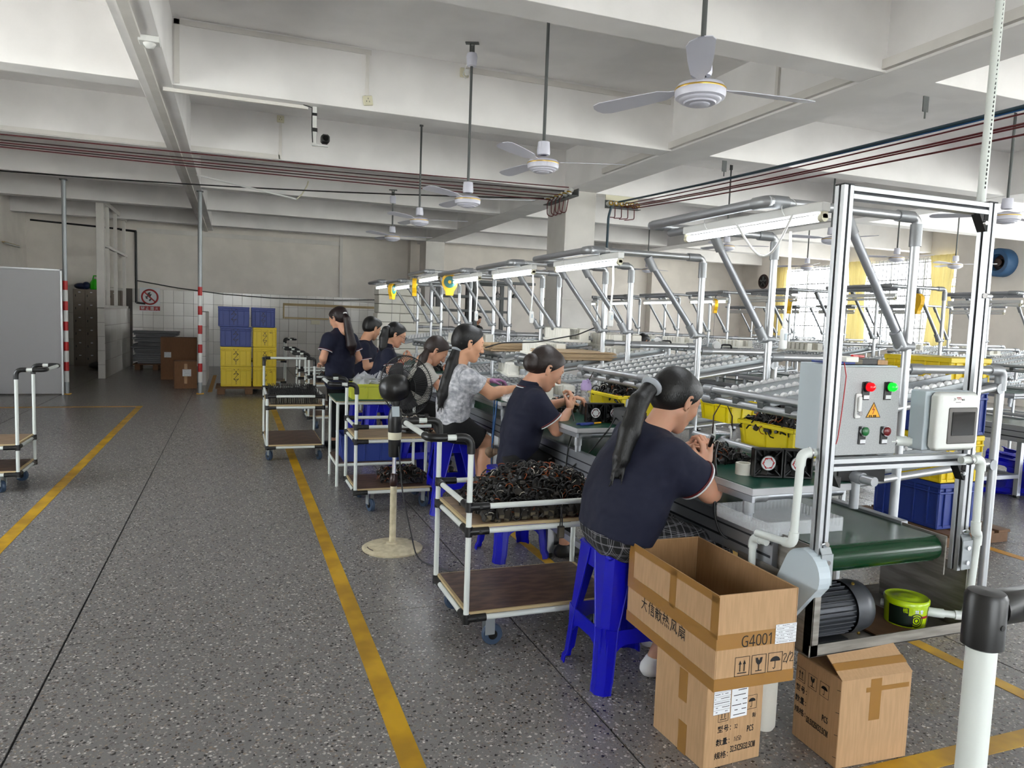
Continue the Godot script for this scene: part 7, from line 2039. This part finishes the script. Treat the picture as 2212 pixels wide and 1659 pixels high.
func far_side() -> void:
	rng.seed = 31
	var src: Node3D
	for o in get_children():
		if o.name == "flow_rack_004": src = o
	var lb: Node3D = get_node("workbench")
	var cv: Node3D = get_node("belt_conveyor")
	dup(cv, V(7.05, 0, -10.2), 0, "second green belt conveyor, beyond the crate stack")
	var l2 := ["nearest the viewer", "second from the viewer", "third from the viewer", "fourth from the viewer", "fifth from the viewer", "sixth from the viewer", "seventh from the viewer", "farthest from the viewer"]
	for i in 8:
		var z: float = [-4.6, -6.15, -7.7, -9.15, -10.6, -12.0, -13.4, -14.8][i]
		dup(src, V(7.6, 0, z) if i else V(9.4, 0, -6.0), 0, "grey pipe flow rack of the second line, " + l2[i], "flow racks of the second line")
		dup(lb, V(6.9, .8, z - .35) if i else V(8.7, .8, -6.35), 0, "green-topped bench of the second line, " + l2[i], "benches of the second line")
		tube_lamp("%s tube lamp of the second line, %s" % ["lit" if i >= 3 else "unlit white", l2[i]], V(6.86, 1.99, z - .5) if i else V(8.66, 1.99, -6.5), i >= 3)
	var l3 := ["nearest the viewer", "second", "third", "fourth", "fifth", "farthest"]
	for i in 6:
		var z: float = -6.8 - 1.55 * i
		dup(src, V(12.4, 0, z), 0, "pale pipe flow rack of the third line by the windows, " + l3[i], "flow racks of the third line")
		tube_lamp("unlit white tube lamp of the third line, " + l3[i], V(11.66, 1.99, z - .5), false)
	var nb := 0
	for q in [V(6.9, 2.06, -7.9), V(6.85, 2.06, -9.45), V(6.85, 2.06, -5.9), V(11.7, 2.06, -8.9)]:
		balancer(["yellow balancer before the barred window, left of the gantry", "yellow balancer with blue disc hanging beyond the first lamp", "orange-yellow balancer right of the gantry's far upright", "orange balancer against the window between the uprights"][nb], q, .9 + nb * .3, "yellow tool balancers of the second line")
		nb += 1
	for i in 10:
		var q: Vector3 = [V(7.35, 1.3, -9.6), V(7.3, 1.3, -11.1), V(7.4, 1.3, -12.5), V(7.35, 1.3, -13.9), V(7.4, 1.32, -8.2), V(12.0, 1.3, -9.0), V(12.0, 1.3, -10.5), V(12.1, 1.3, -12.1), V(7.5, 1.02, -6.6), V(7.4, 1.02, -9.7)][i]
		foam_tray("white foam tray on the %s, rack %s from the viewer" % ["second line" if q.x < 10 else "window line", ["four", "six", "seven", "eight", "three", "one", "two", "three", "two, lower rollers", "four, lower rollers"][i]], q, V(.6, .12, .3), 7, PI / 2)
	# winding machines on the second line's benches
	for i in 3:
		var t := thing("winding_machine", ["white bench machine with round head, left of the first pipe brace", "white bench machine with round head and black grip, right of the brace", "white bench machine beside the bottom of the nearest lamp's brace"][i], "machine", [V(6.85, .962, -12.3), V(6.85, .962, -11.1), V(6.9, .962, -9.5)][i], -.3, "white winding machines on the second line")
		part(t, "column", MB.new().box(V(0, .2, 0), V(.12, .4, .14), .01), M.light_blue)
		part(t, "arm", MB.new().box(V(.12, .26, 0), V(.3, .08, .1), .01).box(V(.24, .16, 0), V(.06, .26, .1), .008), M.galv)
		part(t, "head", MB.new().cyl(V(.02, .36, .06), V(.02, .36, .12), .075, .06, 20), M.white)
		part(t, "grip", MB.new().tube(arc_pts([V(.1, .3, .06), V(.1, .38, .06), V(.26, .38, .06), V(.26, .3, .06)], .04), .014, 8), M.black2)
		part(t, "badge", MB.new().cyl(V(-.02, .33, .07), V(-.02, .33, .073), .022, -1, 16), M.crate_blue)
	# shelving frame and stacks at the back
	for i in 2:
		var t := thing("shelf_frame", ["grey olive shelf frame behind the round yellow balancer", "grey olive shelf frame with two work lights beside the column"][i], "shelf", V(4.6 + 1.05 * i, 0, -17.4 - .4 * i))
		for x in [0.0, .95]:
			for z in [0.0, -.6]: part(t, "post", MB.new().bb(V(x - .05, 0, z - .03), V(x + .05, 2.55, z + .03), .003), M.rod)
		for y in [2.5, 2.15, 1.8, 1.2, .6]: part(t, "beam", MB.new().bb(V(-.05, y - .03, -.62), V(1.0, y + .03, -.58)).bb(V(-.05, y - .03, -.02), V(1.0, y + .03, .02)), M.rod)
		part(t, "shelf_panel", MB.new().bb(V(-.05, 1.2, -.6), V(1.0, 1.22, 0)).bb(V(-.05, .6, -.6), V(1.0, .62, 0)), M.rod)
	for i in 2:
		var t := thing("work_light", ["silver dome work light left of the column", "silver dome work light nearer the column"][i], "lamp", V(5.95 + .45 * i, 2.15, -16.9), 0.0, "dome work lights by the column")
		part(t, "dome", MB.new().lathe([Vector2(.11, 0), Vector2(.09, .06), Vector2(.03, .1), Vector2(.025, .14)], Transform3D.IDENTITY, 20), M.chrome)
		part(t, "bulb", MB.new().ball(V(0, .03, 0), V(.035, .045, .035)), M.white)
		part(t, "stem", MB.new().cyl(V(0, .14, 0), V(0, .34, 0), .01), M.rod)
	solo("light_rail", MB.new().bb(V(5.2, 2.47, -17.0), V(6.9, 2.53, -16.8), .004), M.rod, "grey rail that carries the two dome work lights", "rail")
	for c in 3:
		for k in 12:
			if c == 2 and k > 9: continue
			var o := solo("foam_box", MB.new().box(V(2.95 + .5 * c + rr(-.02, .02), .09 + .185 * k, -15.3 - .25 * c + rr(-.02, .02)), V(.46, .178, .5), .012), M.foam, "white foam box, %s from the floor in the %s stack at the hall's back" % [ORD[k], ["leftmost", "middle", "shorter right"][c]], "foam box", "white foam boxes stacked at the back, %s stack" % ["leftmost", "middle", "right"][c])
	# windows' curtains, extract fans
	for q in [[-20.2, .5, "yellowish curtain gathered at the window's far end"], [-16.95, .75, "yellowish curtain knotted in the middle of the window"], [-14.15, .75, "yellow curtain hanging at the window's near end"]]:
		var cu := MB.new()
		var pr := []
		for i in 17:
			var f := i / 16.0
			pr.append(Vector2(XR - .16 + .035 * sin(f * 26.0), q[0] + q[1] * (f - .5)))
		for i in 16:
			for lv in [[3.7, 2.9, 1.0, .75], [2.9, 1.3, .75, 1.05]]:
				var A: Vector2 = pr[i]
				var Bv: Vector2 = pr[i + 1]
				var nn := V((Bv - A).y, 0, -(Bv - A).x).normalized() * -1.0
				cu.quad(V(A.x, lv[0], q[0] + (A.y - q[0]) * lv[2]), V(Bv.x, lv[0], q[0] + (Bv.y - q[0]) * lv[2]), V(Bv.x, lv[1], q[0] + (Bv.y - q[0]) * lv[3]), V(A.x, lv[1], q[0] + (A.y - q[0]) * lv[3]), nn)
		solo("curtain", cu, M.curtain, q[2], "curtain")
	var ex := thing("exhaust_fan", "blue round exhaust fan high on the right wall", "exhaust fan", V(XR - .02, 3.12, -12.6))
	part(ex, "drum", MB.new().lathe([Vector2(.2, .0), Vector2(.34, .0), Vector2(.34, .26), Vector2(.30, .3), Vector2(.2, .28), Vector2(.18, .1)], T(V(0, .28, 0), Basis(Vector3.BACK, PI / 2)), 28), M.exh_blue)
	part(ex, "grille", MB.new().cyl(V(-.1, .28, 0), V(-.12, .28, 0), .2, -1, 24).cyl(V(-.12, .28, 0), V(-.22, .28, 0), .09, -1, 20), M.brown)
	var e2 := thing("exhaust_fan", "small round brown exhaust fan left of the barred window", "exhaust fan", V(XR - .36, 3.0, -20.85))
	part(e2, "ring", MB.new().torus(V(0, .24, 0), V(1, 0, 0), .22, .035, 28, 8), M.brown)
	part(e2, "disc", MB.new().cyl(V(.01, .24, 0), V(-.01, .24, 0), .2, -1, 24), M.black2)
	var pa := MB.new()
	for i in 5: pa.box(V(-.02, .24, 0) + Basis(Vector3.RIGHT, TAU * i / 5) * V(0, .1, 0), V(.006, .14, .06), .002, Basis(Vector3.RIGHT, TAU * i / 5) * Basis(Vector3.UP, .5))
	part(e2, "blades", pa, M.rod)
	# the dim back left corner
	var lk := thing("locker", "drab metal locker bank behind the tiled partition", "locker", V(-3.4, 0, -22.2))
	part(lk, "body", MB.new().bb(V(-.55, 0, -.22), V(.55, 2.02, .2), .004), M.locker)
	for i in 4:
		for k in 6:
			var dr := part(lk, "door", MB.new().bb(V(-.54 + .27 * i + .006, .04 + .33 * k, .2), V(-.54 + .27 * (i + 1) - .006, .36 + .33 * k, .212), .002), M.locker)
			part(dr, "handle", MB.new().box(V(-.54 + .27 * i + .05, .2 + .33 * k, .216), V(.014, .06, .01), .002), M.black2)
			part(dr, "card_slot", MB.new().box(V(-.54 + .27 * i + .14, .29 + .33 * k, .213), V(.05, .022, .004)), M.paper)
	var jg := thing("watering_jug", "bright green plastic jug on top of the locker bank", "jug", V(-3.46, 2.022, -22.15))
	part(jg, "body", MB.new().lathe([Vector2(0, 0), Vector2(.11, 0), Vector2(.13, .05), Vector2(.12, .18), Vector2(.07, .26), Vector2(.045, .28), Vector2(0, .28)], Transform3D.IDENTITY, 20), M.green_jug)
	part(jg, "handle", MB.new().tube([V(-.05, .25, .02), V(-.03, .36, .02), V(.04, .36, .02), V(.08, .24, .02)], .018, 8), M.green_jug)
	solo("blue_bag", MB.new().ball(V(-3.78, 2.1, -22.15), V(.17, .085, .12), 14, 8).ball(V(-3.66, 2.12, -22.12), V(.1, .1, .1)), M.blue_bag, "crumpled dark blue bag lying beside the green jug", "bag")
	var sg := thing("no_fire_sign", "red and white no open flame sign on the back wall", "sign", V(-2.19, 1.5, ZB + .012))
	part(sg, "board", MB.new().bb(V(-.25, 0, 0), V(.25, .64, .006), .001), M.paper)
	part(sg, "red_ring", MB.new().torus(V(0, .39, .007), V(0, 0, 1), .195, .021, 40, 6).box(V(0, .39, .012), V(.38, .036, .004), 0, Basis(Vector3.BACK, -.78)), M.sign_red)
	part(sg, "flame_print", MB.new().prism(PackedVector2Array([Vector2(-.1, .34), Vector2(-.11, .42), Vector2(-.07, .4), Vector2(-.05, .5), Vector2(.02, .53), Vector2(0, .46), Vector2(.05, .48), Vector2(.02, .4), Vector2(-.02, .36), Vector2(-.02, .42), Vector2(-.06, .38), Vector2(-.05, .33)]), .002, T(V(0, 0, .006))).prism(PackedVector2Array([Vector2(-.03, .3), Vector2(.02, .36), Vector2(.05, .33), Vector2(.0, .27)]), .002, T(V(0, 0, .006))), M.black)
	part(sg, "red_band", MB.new().bb(V(-.25, .02, .006), V(.25, .14, .008)), M.sign_red)
	var sp := MB.new()
	var sch := "禁止烟火"
	for i in 4: pen(sp, sch[i], .085, .009, T(V(-.22 + .115 * i, .037, .0095)))
	part(sg, "lettering", sp, M.paper)
	stack_sheets("foam_board", "black foam board in the ragged stack by the far tiled wall", V(-1.93, .16, -21.3), V(.98, .84, .7), 15, M.black, "foam board", "black boards stacked by the far wall", .1)
	var pd := thing("wooden_pallet", "low dark pallet under the black board stack", "pallet", V(-1.93, 0, -21.3))
	part(pd, "deck_board", MB.new().box(V(0, .14, 0), V(1.05, .03, .75), .003), M.wood)
	for x in [-.42, 0, .42]: part(pd, "block", MB.new().box(V(x, .062, 0), V(.12, .124, .7), .004), M.wood)
	var k1 := carton("carton", "brown carton with paper labels on the floor left of the striped pole", V(-.95, 0, -16.3), V(.42, .55, .42), .1, false, M.card_dark)
	paper_label(k1, .16, .14, T(V(-.06, .25, .213)), 4, false)
	part(k1, "tape_strip", MB.new().box(V(0, .3, .2105), V(.06, .4, .001)), M.pack_tape)
	var k0 := carton("carton", "bigger brown carton behind the labelled one near the black boards", V(-1.2, 0, -18.4), V(.75, .95, .5), .05, false, M.card_dark)
	paper_label(k0, .14, .12, T(V(-.3, .5, .253)), 4, false)
	solo("shoe_heap", MB.new().ball(V(-3.15, .1, -20.9), V(.3, .1, .25)).ball(V(-3.05, .22, -21.1), V(.2, .2, .2)), M.black2, "dark bags dumped on the floor beside the lockers", "bag")
	solo("wall_conduit", MB.new().cyl(V(-2.52, 1.72, ZB + .03), V(-2.52, 3.64, ZB + .03), .03, -1, 10).cyl(V(-2.9, 3.66, ZB + .03), V(-2.5, 3.64, ZB + .03), .03, -1, 10).cyl(V(-2.52, 1.72, ZB + .03), V(-2.3, 1.7, ZB + .03), .025, -1, 8), M.black, "black conduit running down the back wall to the fire sign", "conduit")
	solo("wall_cable", MB.new().tube([V(XL + .1, 3.75, ZB + .04), V(-3.6, 3.7, ZB + .04), V(-2.9, 3.67, ZB + .04)], .025, 6), M.black, "thick black cable along the wall above the lockers", "cable")
	solo("wall_cable", MB.new().tube([V(-2.5, 2.32, ZB + .06), V(-1.5, 2.17, ZB + .06), V(-.3, 2.05, ZB + .06), V(1.0, 2.0, ZB + .06), V(2.9, 2.02, ZB + .06), V(4.9, 2.12, ZB + .06)], .014, 6), M.black2, "black cable sagging across the back wall over the tiles", "cable")
	var wsck := thing("wall_socket", "cream double socket on the back wall tiles", "socket", V(2.22, 1.28, ZB + .01))
	part(wsck, "plate", MB.new().box(V(0, .06, .02), V(.26, .12, .04), .006), M.cream)
	var wl := thing("wall_lamp", "slim unlit tube fitting on the left wall", "lamp", V(XL + .06, 2.98, -20.9))
	part(wl, "tube", MB.new().cyl(V(0, 0, -.6), V(0, 0, .6), .018, -1, 10), M.white)
	part(wl, "bracket", MB.new().box(V(-.03, .02, 0), V(.05, .03, 1.3), .004), M.ply_edge)
	var cc := thing("surveillance_camera", "small white wall camera on the far pilaster above the lamps", "camera", V(4.6, 2.62, -15.2))
	part(cc, "camera_body", MB.new().box(V(0, 0, 0), V(.1, .09, .2), .01, Basis(Vector3.UP, -.5)), M.white)
	part(cc, "arm", MB.new().tube([V(.0, 0, -.08), V(.2, .0, -.3), V(.6, 0, -.4)], .02, 6), M.galv)

func small_things() -> void:
	pass
